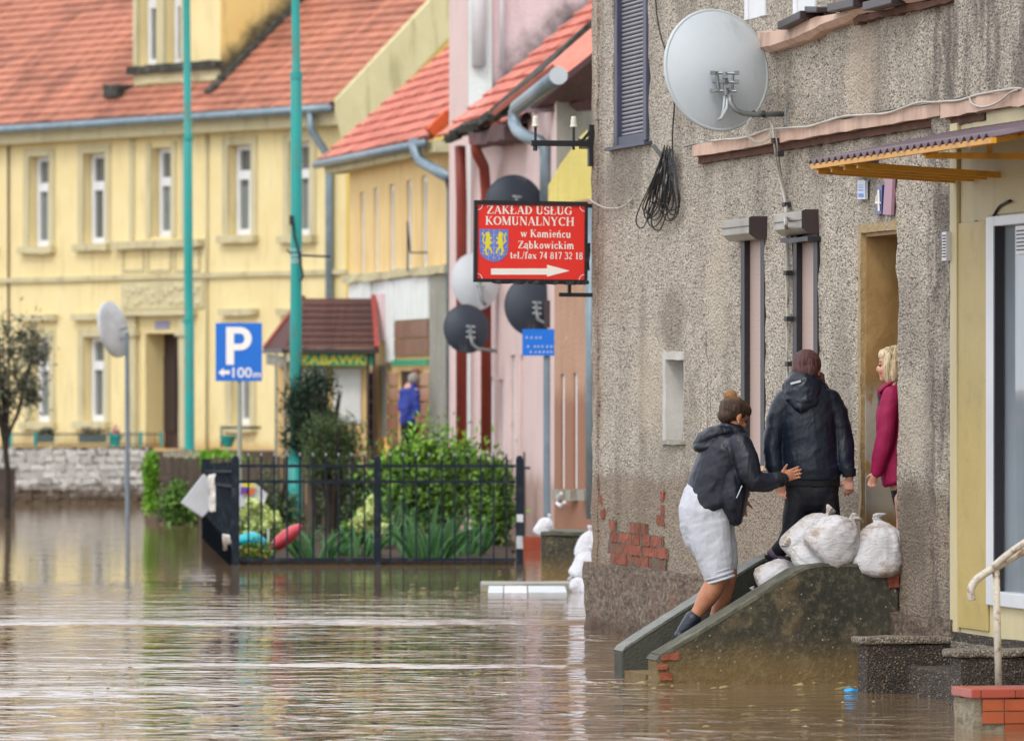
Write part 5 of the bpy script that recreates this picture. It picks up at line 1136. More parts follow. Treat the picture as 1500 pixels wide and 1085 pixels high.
m = MB(); n = 6; m.add(pt+[p+Vector((0,.2,0)) for p in pt], [(0,5,4,3,2,1)]+[(i,(i+1)%6,6+(i+1)%6,6+i) for i in range(6)]); m.build('gable_wall', M['lemon'], hG)
m = MB(); m.tube([Gf.P(866,300,-.1),Gf.P(866,520,-.1),Gf.P(867,760,-.1)], .06, 8); m.build('downpipe', M['zinc'], hG, smooth=True)
m = MB(); m.tube([Gf.P(822,722,-.1),Gf.P(817,728,-.1),Gf.P(816,737,-.1),Gf.P(822,741,-.1),Gf.P(827,735,-.1)], .02, 6); m.build('hook', M['white_far'], hG)
settle(hG)

# ------------------------------------------------------------ toy kiosk
Yk = FPX/100; qk = lambda px, py, dy=0: PW(px, py, Yk+dy)
kio = thing('toy_kiosk', 'small kiosk with steep brown shingle roof and green ZABAWKI sign', 'kiosk', loc=(qk(470,600).x, Yk, 0)); ko = Vector(kio.location)
k_ = lambda px, py, dy=0: qk(px, py, dy)-ko
rows = 8
for r in range(rows):
    m = MB(); t0, t1 = r/rows, (r+1)/rows
    def ed(t): return (412+(446-412)*0+(-22+(58)*t), 550+(-4)*t, 512-76*t)
    xl0 = 416+(448-416)*t0; xl1 = 416+(448-416)*t1; xr0 = 550-4*t0; xr1 = 550-4*t1; y0 = 510-73*t0; y1 = 510-73*t1; d0 = -.9+1.1*t0; d1 = -.9+1.1*t1+.02; n = 22
    for c in range(n):
        a, b = c/n+.0004, (c+1)/n-.0004; o_ = random.uniform(0,.006)
        m.add([k_(xl0+(xr0-xl0)*a,y0,d0-.02-o_),k_(xl0+(xr0-xl0)*b,y0,d0-.02-o_),k_(xl1+(xr1-xl1)*b,y1,d1),k_(xl1+(xr1-xl1)*a,y1,d1)], [(0,1,2,3)])
    m.build('shingle_row', M['shingle'], kio)
m = MB(); m.add([k_(388,512,.3),k_(417,512,-.9),k_(448,437,.2),k_(446,437,.9)], [(0,1,2,3),(3,2,1,0)]); m.build('side_roof', M['shingle'], kio)
m = MB(); m.beam(k_(389,511,.3), k_(446,436,.9), .06, .1); m.build('red_verge', simple('dull_red_verge', '#97473c', '#863f36'), kio); m = MB(); m.beam(k_(552,512,-.9), k_(547,436,.2), .07, .12); m.build('red_verge', simple('red_verge_board', '#a5483f', '#96403a'), kio)
m = MB(); m.beam(k_(388,514,.3), k_(417,514,-.92), .07, .07); m.beam(k_(417,514,-.92), k_(553,514,-.92), .07, .07); m.build('gutter', M['dark_brown'], kio)
m = MB(); m.box(k_(440,0).x, k_(551,0).x, -.84, -.78, k_(0,536).z, k_(0,517).z); fa = m.build('sign_board', M['fascia'], kio)
m = MB(); m.beam(k_(392,526,.2), k_(418,530,-.8), .04, .15); m.build('side_fascia', M['greyrender'], kio)
tc = bpy.data.curves.new('t', 'FONT'); tc.body = 'ZABAWKI'; tc.size = .2; tc.extrude = .004; tc.offset = .006; to = bpy.data.objects.new('t', tc); C.objects.link(to)
def text_mesh(body, width, height, name, mat, parent, loc, off=.004, frot=0, shear=0):
    tc = bpy.data.curves.new('t', 'FONT'); tc.body = body; tc.size = 1; tc.offset = off; tc.extrude = .0; o = bpy.data.objects.new('t', tc); C.objects.link(o)
    dg = bpy.context.evaluated_depsgraph_get(); me = bpy.data.meshes.new_from_object(o.evaluated_get(dg)); bpy.data.objects.remove(o); bpy.data.curves.remove(tc)
    co = np.array([v.co[:] for v in me.vertices]); lo, hi = co.min(0), co.max(0)
    for v in me.vertices:
        x = (v.co.x-lo[0])/(hi[0]-lo[0])*width; z = (v.co.y-lo[1])/(hi[1]-lo[1])*height; v.co = (x+z*shear, 0, z)
    me.name = name; me.materials.clear(); me.materials.append(mat); ob = bpy.data.objects.new(name, me); C.objects.link(ob); ob.parent = parent; ob.location = loc; return ob
bpy.data.objects.remove(to)
text_mesh('ZABAWKI', k_(541,0).x-k_(441,0).x, .145, 'lettering', M['yellowletter'], kio, (k_(441,0).x, -.846, k_(0,534.5).z), .03)
m = MB(); m.box(k_(405,0).x, k_(540,0).x, -.5, .6, .2, k_(0,530).z); m.build('wall', M['orange_yellow'], kio)
for a, b, t, bo in ((445,480,540,600),(490,530,540,620)): m = MB(); m.box(k_(a,0).x, k_(b,0).x, -.53, -.505, k_(0,bo).z, k_(0,t).z); m.build('window', M['oldwhite'], kio)
for a in (408,421,541,550): m = MB(); m.box(k_(a-2,0).x, k_(a+2,0).x, -.85, -.78, 0, k_(0,518).z); m.build('post', M['greyrender'] if a < 500 else M['dark_brown'], kio)
settle(kio)

# ------------------------------------------------------------ street furniture
def pole(name, label, cat, s, pts, mat, group=None, bits=()):
    Y = FPX/s; b = PW(pts[-1][0], 0, Y); t = thing(name, label, cat, loc=(b.x, Y, 0), group=group); o = Vector((b.x, Y, 0))
    q = [PW(px, py, Y)-o for px, py, r in pts]; m = MB(); m.tube(q, [r/s for _,_,r in pts], 14); m.build('pole', mat, t, smooth=True, auto=50)
    return t, (lambda px, py, dy=0: PW(px, py, Y+dy)-o)
t, q = pole('lamp_pole', 'taller thinner teal pole in front of the yellow house, left one', 'pole', 90, [(272,-300,5),(273,0,5.5),(275,199,5.7),(275,201,6.6),(276,400,6.8),(277,470,6.8),(277,472,7.4),(278,720,7.6)], M['teal'])
for y_ in (202,470): m = MB(); m.tube([q(275.5,y_-3),q(275.5,y_+3)], 8/90, 14); m.build('collar', M['teal'], t)
settle(t)
t, q = pole('lamp_pole', 'thick teal pole with a black cable clamp rising out of the fenced garden', 'pole', 112, [(431,-300,6),(433,0,6.3),(434,104,6.5),(434,110,8.3),(434,395,8.6),(433,560,9),(433,672,9.2),(432,674,11),(432,830,11)], M['teal'])
m = MB(); m.tube([q(434,106),q(434,116)], 9.3/112, 14); m.tube([q(432,668),q(432,676)], 11.6/112, 14); m.build('collar', M['teal'], t)
m = MB(); m.box(*[x for ab in zip(q(424,329,-.1), q(430,316,.0)) for x in ab]); m.tube([q(429,325,-.1),q(431,345,-.1),q(438,370,-.11),(q(441,390,-.1)),q(444,405,-.1),q(440,412,-.1)], .018, 6); m.tube([q(441,374,-.05),q(484,376,.1)], .015, 5); m.tube([q(420,366,-.1),q(427,372,-.1)], .012, 5); m.build('cable_clamp', M['cable_black'], t)
for y_ in (366,374,380,384): m = MB(); m.tube([q(434,y_-.8),q(434,y_+.8)], 9.0/112, 14); m.build('strap', M['dish_rim'], t)
m = MB(); m.box(*[x for ab in zip(q(421,648,-.1), q(425,632,-.085)) for x in ab]); m.build('sticker', M['creamband'], t)
settle(t)
t, q = pole('traffic_mirror', 'round white traffic mirror seen edge-on on a grey post standing in the water', 'traffic mirror', 100, [(186,487,3.2),(187,757,3.6),(187,800,3.6)], M['postgrey'])
m = MB(); c_ = q(168,482,.0); R = Matrix.Rotation(radians(-13),3,'Y')@Matrix.Rotation(radians(65),3,'Z')
for (r0, y0) in ((.42,0),): 
    m.loft([(c_+R@Vector((0,yy,0)), R@Vector((rr_,0,0)), R@Vector((0,0,rr_))) for yy, rr_ in ((-.05,.05),(-.045,.2),(-.03,.33),(-.01,.40),(.0,.42),(.04,.42),(.045,.40))], 30)
mr = m.build('mirror_back', M['boardwhite'], t, auto=40); m = MB(); m.beam(q(176,483,-.02), q(187,480), .03, .03); m.beam(q(176,496,-.02), q(187,494), .03, .03); m.build('bracket', M['galv'], t)
settle(t)
t, q = pole('parking_sign', 'blue square parking sign with white P and arrow 100 m on a pale post', 'road sign', 113, [(350,472,3.2),(351,600,3.4),(351,800,3.6)], M['postpale'])
m = MB(); m.box(q(316,0).x, q(384,0).x, -.05, -.035, q(0,558).z, q(0,473).z); bd = m.build('sign_face', M['signblue'], t, bevel=.004)
m = MB(); s_ = 1/113
def frame_rect(m, a, b, c, d, wd, y): m.box(a, b, y-.002, y, d-wd, d); m.box(a, b, y-.002, y, c, c+wd); m.box(a, a+wd, y-.002, y, c+wd, d-wd); m.box(b-wd, b, y-.002, y, c+wd, d-wd)
m = MB(); y_ = -.053
m.box(q(331.5,0).x, q(343,0).x, y_-.001, y_, q(0,534).z, q(0,479).z)
po = [(343,479)]+[(352+17*cos(radians(a)), 496-17*sin(radians(a))) for a in range(90,-91,-15)]+[(343,513)]; pi_ = [(343,488.5)]+[(352+6.5*cos(radians(a)), 496-7.5*sin(radians(a))) for a in range(90,-91,-15)]+[(343,503.5)]
m.add([(q(x,0).x, y_-.001, q(0,y).z) for x, y in po]+[(q(x,0).x, y_-.001, q(0,y).z) for x, y in pi_], [(i,i+1,len(po)+i+1,len(po)+i) for i in range(len(po)-1)]); m.build('letter_p', M['signwhite'], bd)
m = MB(); m.add([(q(x,0).x, y_-.001, q(0,y).z) for x, y in ((320,545.5),(328,539),(328,542.5),(337,542.5),(337,548),(328,548),(328,552))], [tuple(range(7))]); m.build('arrow', M['signwhite'], bd)
text_mesh('100', q(369,0).x-q(341,0).x, 15/113, 'distance', M['signwhite'], bd, (q(341,0).x, y_, q(0,553).z), .01); text_mesh('m', q(382,0).x-q(371,0).x, 7/113, 'unit', M['signwhite'], bd, (q(371,0).x, y_, q(0,553).z), .01)
settle(t)
t, q = pole('street_sign', 'small blue street sign on a grey post in front of the tan house', 'street sign', 134, [(801,483,5),(801,600,5.2),(801,850,5.5)], M['postgrey'])
m = MB(); m.box(q(765,0).x, q(815,0).x, -.07, -.05, q(0,521).z, q(0,482).z); bd = m.build('sign_face', M['signblue'], t); rq = random.Random(2)
for y, xs in ((507,(772,782,787,793,800,806,811)),(515,(776,783,789,795,801,806)),(494,(770,777,784,790))):
    for x in xs: m = MB(); zz = q(0,y).z; xx = q(x,0).x; m.beam((xx,-.073,zz-.01),(xx+.018,-.073,zz+.01), .003, .006); m.beam((xx+.006,-.073,zz-.010),(xx+.024,-.073,zz-.008), .003, .006); m.build('lettering', M['oldwhite'], bd)
m = MB(); m.box(q(797,0).x, q(806,0).x, -.05, -.03, q(0,480).z, q(0,440).z); m.build('bracket', M['dark_brown'], t)
settle(t)
t, q = pole('garden_light', 'small tilted white floodlight on a thin dark chain pole by the pink wall', 'floodlight', 120, [(776,570,1.8),(775,700,1.8),(774,800,1.8)], M['cable_black'])
m = MB(); c_ = q(776,557); m.beam(c_+Vector((-.09,-.05,.06)), c_+Vector((.09,-.05,-.05)), .14, .12); m.build('lamp_head', M['boardwhite'], t, bevel=.01); settle(t)

# ------------------------------------------------------------ plants
def leaves(name, c, rad, n, size, mat, parent, seed=0, blade=(1,.5), shell=.55, lob=.35, updir=0, flat=0):
    """cloud of leaf-shaped faces through a lumpy volume"""
    g = np.random.default_rng(seed); c = np.array(c, float); rad = np.array(rad, float)
    nc = 26; cc = g.normal(size=(nc,3)); cc /= np.linalg.norm(cc, axis=1)[:,None]; cc *= (g.random((nc,1))**.4)*.72
    cr = g.uniform(.22,.42,nc)
    k = g.integers(0,nc,n); d = g.normal(size=(n,3)); d /= np.linalg.norm(d, axis=1)[:,None]
    p = cc[k]+d*cr[k][:,None]*(g.random((n,1))**shell)*(1+lob*g.normal(size=(n,1))*.3)
    p = c+p*rad
    p[:,2] = np.where(p[:,2] < .02, .02+g.random(n)*.3, p[:,2])
    ax = d*.6+g.normal(size=(n,3))*.7+np.array([0,0,updir]); ax /= np.linalg.norm(ax, axis=1)[:,None]
    sd_ = np.cross(ax, g.normal(size=(n,3))); sd_ /= np.linalg.norm(sd_, axis=1)[:,None]; s = size*g.uniform(.6,1.3,(n,1))
    L_ = ax*s*blade[0]; W_ = sd_*s*blade[1]*.5; nn = np.cross(ax, sd_)*s*.12
    v = np.stack([p, p+L_*.45+W_+nn, p+L_, p+L_*.45-W_+nn], 1).reshape(-1,3)
    me = bpy.data.meshes.new(name); me.vertices.add(len(v)); me.vertices.foreach_set('co', v.ravel()); me.loops.add(4*n); me.loops.foreach_set('vertex_index', np.arange(4*n)); me.polygons.add(n); me.polygons.foreach_set('loop_start', np.arange(0,4*n,4)); me.polygons.foreach_set('loop_total', np.full(n,4)); me.update(); me.materials.append(mat)
    o = bpy.data.objects.new(name, me); C.objects.link(o)
    if parent: o.parent = parent
    return o
def bush(name, label, cat, px, yw, s, top, rpx, n, size, mat, seed, trunk=True, bot=None, group=None, **k):
    Y = FPX/s; x = PW(px, 0, Y).x; zt = H-(top-HY)/s; zb = H-(bot-HY)/s if bot else 0.0
    t = thing(name, label, cat, loc=(x, Y, 0), group=group)
    leaves('foliage', (0,0,(zt+zb)/2), (rpx/s, rpx/s*.8, (zt-zb)/2), n, size, mat, t, seed, **k)['kind'] = 'stuff'
    if trunk:
        rr = random.Random(seed); m = MB()
        for j in range(7):
            a = rr.uniform(0,6.28); R_ = rpx/s*.6; m.tube([(0,0,-.3),(cos(a)*R_*.2,sin(a)*R_*.2,(zt)*.25),(cos(a)*R_*.7,sin(a)*R_*.7,zt*.6),(cos(a)*R_,sin(a)*R_,zt*.85)], [.035,.028,.018,.006], 5)
        m.build('stem', M['bark'], t)
    return settle(t) if False else t
bush('shrub', 'big bright green leafy shrub pressed against the black iron fence', 'shrub', 640, 815, 122, 622, 108, 15000, .075, M['leaf'], 3, bot=800, lob=1.1, shell=.8)
leaves('light_sprigs', (0,-.3,.95), (.95,.6,.62), 800, .09, M['ivy'], bpy.data.objects['shrub'], 77, blade=(1,.35), updir=1.2, shell=.5, lob=1.8)['kind'] = 'stuff'
bush('shrub', 'low green shrub against the right-hand fence post', 'shrub', 722, 815, 126, 650, 42, 4500, .07, M['leaf'], 4, bot=830, lob=1.0)
bush('conifer', 'dark green conifer in front of the toy kiosk', 'conifer', 464, 780, 112, 536, 62, 11000, .07, M['leafdark'], 5, blade=(1,.3), updir=.6, bot=700, lob=.9)
bush('juniper', 'dull green juniper below the dark conifer behind the fence', 'juniper', 486, 780, 116, 592, 55, 8000, .06, M['leafmid'], 6, blade=(1,.25), updir=1.0, bot=740)
bush('hedge', 'low yellow green hedge strip behind the wooden fence', 'hedge', 330, 760, 100, 655, 70, 4000, .06, M['ivy'], 7, bot=690, trunk=False)
bush('ivy', 'bright ivy clump on the left end of the weathered board fence', 'ivy', 222, 770, 104, 652, 13, 2600, .07, M['ivy'], 8, bot=760, trunk=False)
bush('ivy', 'ragged green weeds at the foot of the weathered board fence', 'weeds', 262, 775, 106, 700, 34, 2000, .07, M['leaf'], 9, bot=780, trunk=False)
bush('shrub', 'dark undergrowth behind the fence left of the thick teal pole', 'shrub', 405, 790, 112, 690, 60, 4500, .06, M['leafmid'], 10, bot=800)
bush('shrub', 'shaded greenery filling the fence between teal pole and middle post', 'shrub', 515, 790, 114, 670, 60, 6000, .06, M['leafmid'], 16, bot=800)
# tree on the left
Yt = FPX/101; x = PW(10, 0, Yt).x; tt = thing('olive_tree', 'small grey green tree with dark leaning stems at the left edge', 'tree', loc=(x, Yt, 0))
zc = H-(560-HY)/101; leaves('crown', (.05,0,zc+.1), (.8,.6,1.1), 3300, .09, M['leafolive'], tt, 11, blade=(1,.32), shell=1.1, lob=1.6)['kind'] = 'stuff'
m = MB(); rr = random.Random(4)
m.tube([(.0,0,-.3),(.02,0,.6),(-.03,0,1.1)], [.05,.045,.04], 8)
for j in range(11):
    a = rr.uniform(0,6.28); r_ = rr.uniform(.25,.6); m.tube([(-.02,0,.9+rr.random()*.3),(cos(a)*r_*.35,sin(a)*r_*.3,1.5),(cos(a)*r_*.8,sin(a)*r_*.6,2.1+rr.random()*.3),(cos(a)*r_,sin(a)*r_*.8,2.6+rr.random()*.4)], [.03,.022,.014,.005], 5)
m.build('trunk', M['bark'], tt)
# iris clumps: every blade an object of its own
lm = MB(); n = 7; vs = []
for i in range(n+1):
    t_ = i/n; w2 = .5*(1-t_**2.2)*(.75+.25*min(1,t_*5)); vs += [(-w2, .0, t_), (0, .22*w2, t_), (w2, 0, t_)]
lm.add(vs, [(i*3+j,i*3+j+1,i*3+j+4,i*3+j+3) for i in range(n) for j in (0,1)])
blade_mesh = {}
def blade(b):
    if b not in blade_mesh:
        q = MB(); q.v = [(v[0], v[1]+b*v[2]**2.2, v[2]-abs(b)*.35*v[2]**3) for v in lm.v]; q.f = lm.f; o = q.build('leaf', M['iris']); blade_mesh[b] = o.data; bpy.data.objects.remove(o)
    return blade_mesh[b]
def iris(label, px, yb, s, hpx, spread, n, seed, cat='iris'):
    Y = FPX/s; x = PW(px, 0, Y).x; t = thing('iris_plant', label, cat, loc=(x, Y, 0), group='iris clumps along the fence'); rr = random.Random(seed)
    for k in range(n):
        f = rr.uniform(-1,1); L_ = hpx/s*rr.uniform(.6,1.15)*(1-.25*abs(f)); o = bpy.data.objects.new('leaf', blade(rr.choice((0,.12,.3,.5,.75)))); C.objects.link(o); o.parent = t
        tilt = f*.75+rr.uniform(-.2,.2); az = rr.uniform(-.9,.9)
        o.location = (f*spread/s*.35, rr.uniform(-.25,.25), 0); o.rotation_mode = 'XYZ'
        o.rotation_euler = (rr.uniform(-.35,.25), tilt, rr.uniform(-1.2,1.2)*1.0); o.scale = (rr.uniform(.035,.055), 1.0*L_, L_)
    return t
iris('iris clump of drooping dark blades right of the red float', 462, 825, 136, 72, 70, 34, 1); iris('iris clump with pale dry tips left of the middle fence post', 525, 825, 134, 68, 60, 30, 2)
iris('largest iris fan, light green, in front of the big shrub', 625, 825, 136, 96, 90, 52, 3); iris('iris clump at the right of the large fan', 683, 825, 134, 74, 60, 30, 4); iris('tall yellow green iris between the middle post and the large fan', 568, 815, 126, 105, 40, 26, 6)
# hydrangeas: pale green flower heads
def hydr(label, heads, s, seed):
    Y = FPX/s; x0 = sum(h[0] for h in heads)/len(heads); x = PW(x0, 0, Y).x; t = thing('hydrangea', label, 'hydrangea', loc=(x, Y, 0)); rr = random.Random(seed)
    for (px, py, r) in heads:
        p = PW(px, py, Y)-Vector((x,Y,0)); yy_ = rr.uniform(-.1,.1); cm = MB(); cm.ell((p.x, yy_, p.z), r/s*.8, r/s*.8, r/s*.75, nu=10, nv=7); leaves('flower_head', (p.x, yy_, p.z), (r/s*1.1,)*3, 330, .045, M['hydr'], t, int(px*3+py), blade=(1,.9), shell=.3); cm.build('flower_core', M['hydr'], t, smooth=True)
    zc = sum((H-(h[1]-HY)/s) for h in heads)/len(heads)
    leaves('foliage', (0,.15,zc*.55), (.35,.25,zc*.6), 900, .09, M['leaf'], t, seed, blade=(1,.6))['kind'] = 'stuff'
    return t
hydr('pale green hydrangea behind the corner post above the turquoise shell', [(372,738,11),(385,750,11),(371,765,11),(390,768,12),(402,760,10),(360,752,9),(405,774,9),(366,782,8),(378,781,8)], 128, 21)
hydr('cone shaped pale green hydrangea left of the middle fence post', [(546,735,9),(540,748,11),(530,758,11),(548,762,12),(556,775,11),(520,768,9),(536,774,10)], 128, 22)
# yellow flowers
fl = thing('yellow_flowers', 'small clump of yellow daisies in front of the corner post', 'flowers', loc=(PW(368,0,FPX/139).x, FPX/139, 0)); fo = Vector(fl.location)
for px, py in ((363,806),(369,812),(387,815),(354,818),(376,808),(384,822),(361,822)):
    p = PW(px, py, FPX/139)-fo; m = MB()
    for k in range(9):
        a = k/9*6.28; m.add([(p.x,p.y,p.z),(p.x+.03*cos(a-.3),p.y-.01,p.z+.03*sin(a-.3)),(p.x+.04*cos(a),p.y-.015,p.z+.04*sin(a)),(p.x+.03*cos(a+.3),p.y-.01,p.z+.03*sin(a+.3))], [(0,1,2,3)])
    m.build('flower', M['petal'], fl)
leaves('foliage', (0.05,.05,.12), (.3,.15,.14), 900, .05, M['leaf'], fl, 31)['kind'] = 'stuff'
# ------------------------------------------------------------ black iron fence
Yf = YW(827); sF = FPX/Yf; fx = lambda px: (px-CX)/sF; fz = lambda py: H-(py-HY)/sF
fen = thing('iron_fence', 'black iron fence round the flower bed with knobbed posts and two top rails', 'fence', loc=(fx(552), Yf, 0)); X0 = fx(552)
def fpost(px, top=672, r=5.5, par=None):
    m = MB(); m.box(fx(px-r)-X0, fx(px+r)-X0, -.04, .04, -.4, fz(top)); p = m.build('post', M['fence'], fen, bevel=.006); m = MB(); m.ell((fx(px)-X0,0,fz(top-1)), .035, .035, .03, nu=10, nv=6); m.build('knob', M['fence'], p, smooth=True)
for px in (345,553,761): fpost(px)
for y0, y1 in ((680,684.5),(703,707.5)):
    for a, b in ((351,547),(559,755)): m = MB(); m.box(fx(a)-X0, fx(b)-X0, -.015, .015, fz(y1), fz(y0)); m.build('rail', M['fence'], fen)
for a, b in ((351,547),(559,755)): m = MB(); m.box(fx(a)-X0, fx(b)-X0, -.015, .015, fz(822), fz(817)); m.build('rail', M['fence'], fen)
for a in (345,553):
    for k in range(1, 11):
        px = a+k*18.9; m = MB(); m.box(fx(px-1.3)-X0, fx(px+1.3)-X0, -.009, .009, -.3, fz(668)); b_ = m.build('bar', M['fence'], fen); m = MB(); m.ell((fx(px)-X0,0,fz(666)), .012, .012, .022, nu=6, nv=5); m.build('finial', M['galv'], b_)
for y_, h_ in ((756,8),(790,13)):
    m = MB(); m.rough(fx(757)-X0, fx(766)-X0, -.046, -.03, fz(y_+h_), fz(y_-h_*.4), .02, .006, y_); m.build('peeled_paint', M['boardwhite'], fen)
# side run going away from the corner post
Yb = YW(788); na = 22
for k in range(1, na+1):
    t_ = k/na; Y = Yf+(Yb-Yf)*t_; px = 345-45*(t_*Yb/(Yf+(Yb-Yf)*t_))**.9; x = (px-CX)*Y/FPX-X0; ztop = H-(676-HY+3*t_)*Y/FPX
    m = MB(); m.box(x-.012, x+.012, Y-Yf-.012, Y-Yf+.012, .0, ztop); m.build('bar', M['fence'], fen)
xa, xb = fx(341)-X0, (301-CX)*Yb/FPX-X0
for za, zb in ((fz(690),H-(690-HY)*Yb/FPX),(fz(712),H-(706-HY)*Yb/FPX),(fz(800),H-(758-HY)*Yb/FPX)):
    m = MB(); m.beam((xa,0,za),(xb,Yb-Yf,zb), .03, .03); m.build('rail', M['fence'], fen)
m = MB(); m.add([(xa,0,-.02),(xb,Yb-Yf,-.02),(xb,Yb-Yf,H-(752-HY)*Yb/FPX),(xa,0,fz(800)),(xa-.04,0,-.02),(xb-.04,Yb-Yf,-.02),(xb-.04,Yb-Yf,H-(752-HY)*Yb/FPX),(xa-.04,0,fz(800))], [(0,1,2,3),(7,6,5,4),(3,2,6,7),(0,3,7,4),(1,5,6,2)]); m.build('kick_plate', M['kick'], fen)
m = MB(); m.rough(xb-.05, xb+.06, Yb-Yf-.05, Yb-Yf+.05, -.3, H-(672-HY)*Yb/FPX, .1, .004); m.build('post', M['fence'], fen)
for (px,py) in ((311,705),(313,720),(312,738),(333,795)):
    Y = Yf+(Yb-Yf)*.6 if px < 320 else Yf+.8; p = PW(px, py, Y-.2); m = MB(); m.rough(p.x-X0-.04, p.x-X0+.04, p.y-Yf-.03, p.y-Yf+.03, p.z-.09, p.z+.09, .03, .02, px); m.build('bark_scrap', M['stone'], fen)
# second low fence to the right, further back
f2 = thing('garden_railing', 'thin black garden railing in front of the pink wall right of the shrub', 'fence', loc=(PW(785,0,FPX/124).x, FPX/124, 0)); o2 = Vector(f2.location); q2 = lambda px, py: PW(px, py, FPX/124)-o2
for px in (768,778,787,795): m = MB(); m.tube([q2(px,800), q2(px,662)], .012, 5); m.build('bar', M['cable_black'], f2)
m = MB(); m.tube([q2(762,685), q2(808,685)], .016, 5); m.build('rail', M['cable_black'], f2); settle(f2)
# wooden board fence
wf = thing('board_fence', 'weathered dark board fence with pale tips next to the left teal pole', 'fence', loc=(PW(255,0,FPX/104).x, FPX/104, 0)); ow = Vector(wf.location); rr = random.Random(6)
for k in range(12):
    px = 231+k*5.3; p = PW(px, 775, FPX/104-k*.12)-ow; top = H-(668+rr.uniform(-2,3)-HY)/104; m = MB(); m.box(p.x-.023, p.x+.023, p.y-.012, p.y+.012, -.3, top); b_ = m.build('board', M['wood'], wf)
    if k > 1: m = MB(); m.prism([(p.x-.022,top+.002),(p.x+.022,top+.002),(p.x+.012,top+rr.uniform(.08,.14)),(p.x-.012,top+rr.uniform(.08,.12))], 'y', p.y-.012, p.y+.012); m.build('tip', M['woodtop'], b_)
m = MB(); m.beam(PW(228,700,FPX/104+.05)-ow, PW(292,700,FPX/104-1.2)-ow, .03, .06); m.build('rail', M['wood'], wf)
# dark fence or gate behind the flower bed
gb = thing('old_gate', 'dark timber and wire screen seen through the iron fence', 'gate', loc=(PW(520,0,FPX/108).x, FPX/108, 0)); og = Vector(gb.location)
for k in range(26):
    px = 300+k*9; p = PW(px, 700, FPX/108)-og; m = MB(); m.box(p.x-.035, p.x+.035, -.01, .01, -.3, H-(668-HY)/108-rr.random()*.05); m.build('board', M['wood'], gb)
# whitewashed rubble wall with railing and flower troughs
rw = thing('rubble_wall', 'low whitewashed rubble stone wall in front of the yellow house', 'garden wall', loc=(PW(110,0,YW(736)).x, YW(736), 0)); orw = Vector(rw.location); sW = FPX/YW(736)
px2x = lambda px: (px-CX)/sW-orw.x; pz = lambda py: H-(py-HY)/sW
m = MB(); m.rough(px2x(-60), px2x(222), .04, .45, -.3, pz(659), (.3,.3,.2), .02); m.build('core', M['rubble_mortar'], rw)
rr = random.Random(12); cnt = 0; y = 657.0
smesh = []
for j in range(8):
    m = MB(); m.rough(-1,1,-1,1,-1,1, .5, .22, j*5, 1.1); o = m.build('stone', M['stone'], auto=50); smesh.append(o.data); bpy.data.objects.remove(o)
while y < 738:
    hh = rr.uniform(8,12); x = -55.0
    while x < 216:
        ww = rr.uniform(10,22); 
        o = bpy.data.objects.new('stone', rr.choice(smesh)); C.objects.link(o); o.parent = rw; o.location = (px2x(x+ww/2), rr.uniform(.02,.06), pz(y+hh/2+rr.uniform(-1,1))); o.scale = (ww/2/sW*.93, .10, hh/2/sW*.95); o.rotation_euler = (0, rr.uniform(-.12,.12), 0); x += ww; cnt += 1
    y += hh
m = MB(); m.rough(px2x(-60), px2x(222), -.04, .45, pz(659), pz(655), (.3,.3,.05), .012, 4); m.build('coping', M['moss'], rw)
rl = thing('wall_railing', 'low green iron railing with flower troughs on top of the rubble wall', 'railing', loc=(PW(110,0,YW(733)).x, YW(733), pz(655))); orl = Vector(rl.location); s2 = FPX/YW(733); rx_ = lambda px: (px-CX)/s2-orl.x; rz_ = lambda py: H-(py-HY)/s2-orl.z
for px in (16,52,162,174,206,236): m = MB(); m.box(rx_(px-2), rx_(px+2), -.02, .02, 0, rz_(632)); m.build('post', M['teal'], rl)
m = MB(); m.box(rx_(0), rx_(236), -.01, .01, rz_(637), rz_(635)); m.box(rx_(0), rx_(236), -.01, .01, rz_(652), rz_(650.5)); m.build('rail', M['moss'], rl)
for k in range(40): px = 4+k*5.7; m = MB(); m.box(rx_(px-.5), rx_(px+.5), -.006, .006, 0, rz_(634-3*abs(sin(k*.9)))); m.build('bar', M['moss'], rl)
for a, b in ((55,80),(116,156)):
    t = thing('flower_trough', 'grey flower trough hanging on the wall railing, '+('left one' if a < 60 else 'long right one'), 'planter', loc=(orl.x+rx_((a+b)/2), orl.y-.06, orl.z+rz_(648))); wd = (b-a)/s2/2
    m = MB(); m.prism([(-.08,0),(.06,0),(.09,.13),(-.1,.13)], 'x', -wd, wd); m.build('trough', simple('grey_green_trough', '#5c6a66', '#4e5b58'), t); leaves('plants', (0,0,.17), (wd,.08,.1), 260, .06, M['leafolive'], t, a, blade=(1,.4))['kind'] = 'stuff'
t = thing('flower_pot', 'turquoise pot with a pink flower at the end of the wall railing', 'flower pot', loc=(orl.x+rx_(171), orl.y-.08, orl.z)); m = MB(); m.loft([(Vector((0,0,z)), Vector((r,0,0)), Vector((0,r,0))) for z, r in ((0,.06),(.12,.08),(.16,.1),(.2,.1))], 12); m.build('pot', M['teal'], t); leaves('plant', (0,0,.26), (.08,.08,.1), 80, .05, simple('pink_bloom', '#c06a80', '#a85a70'), t, 5)
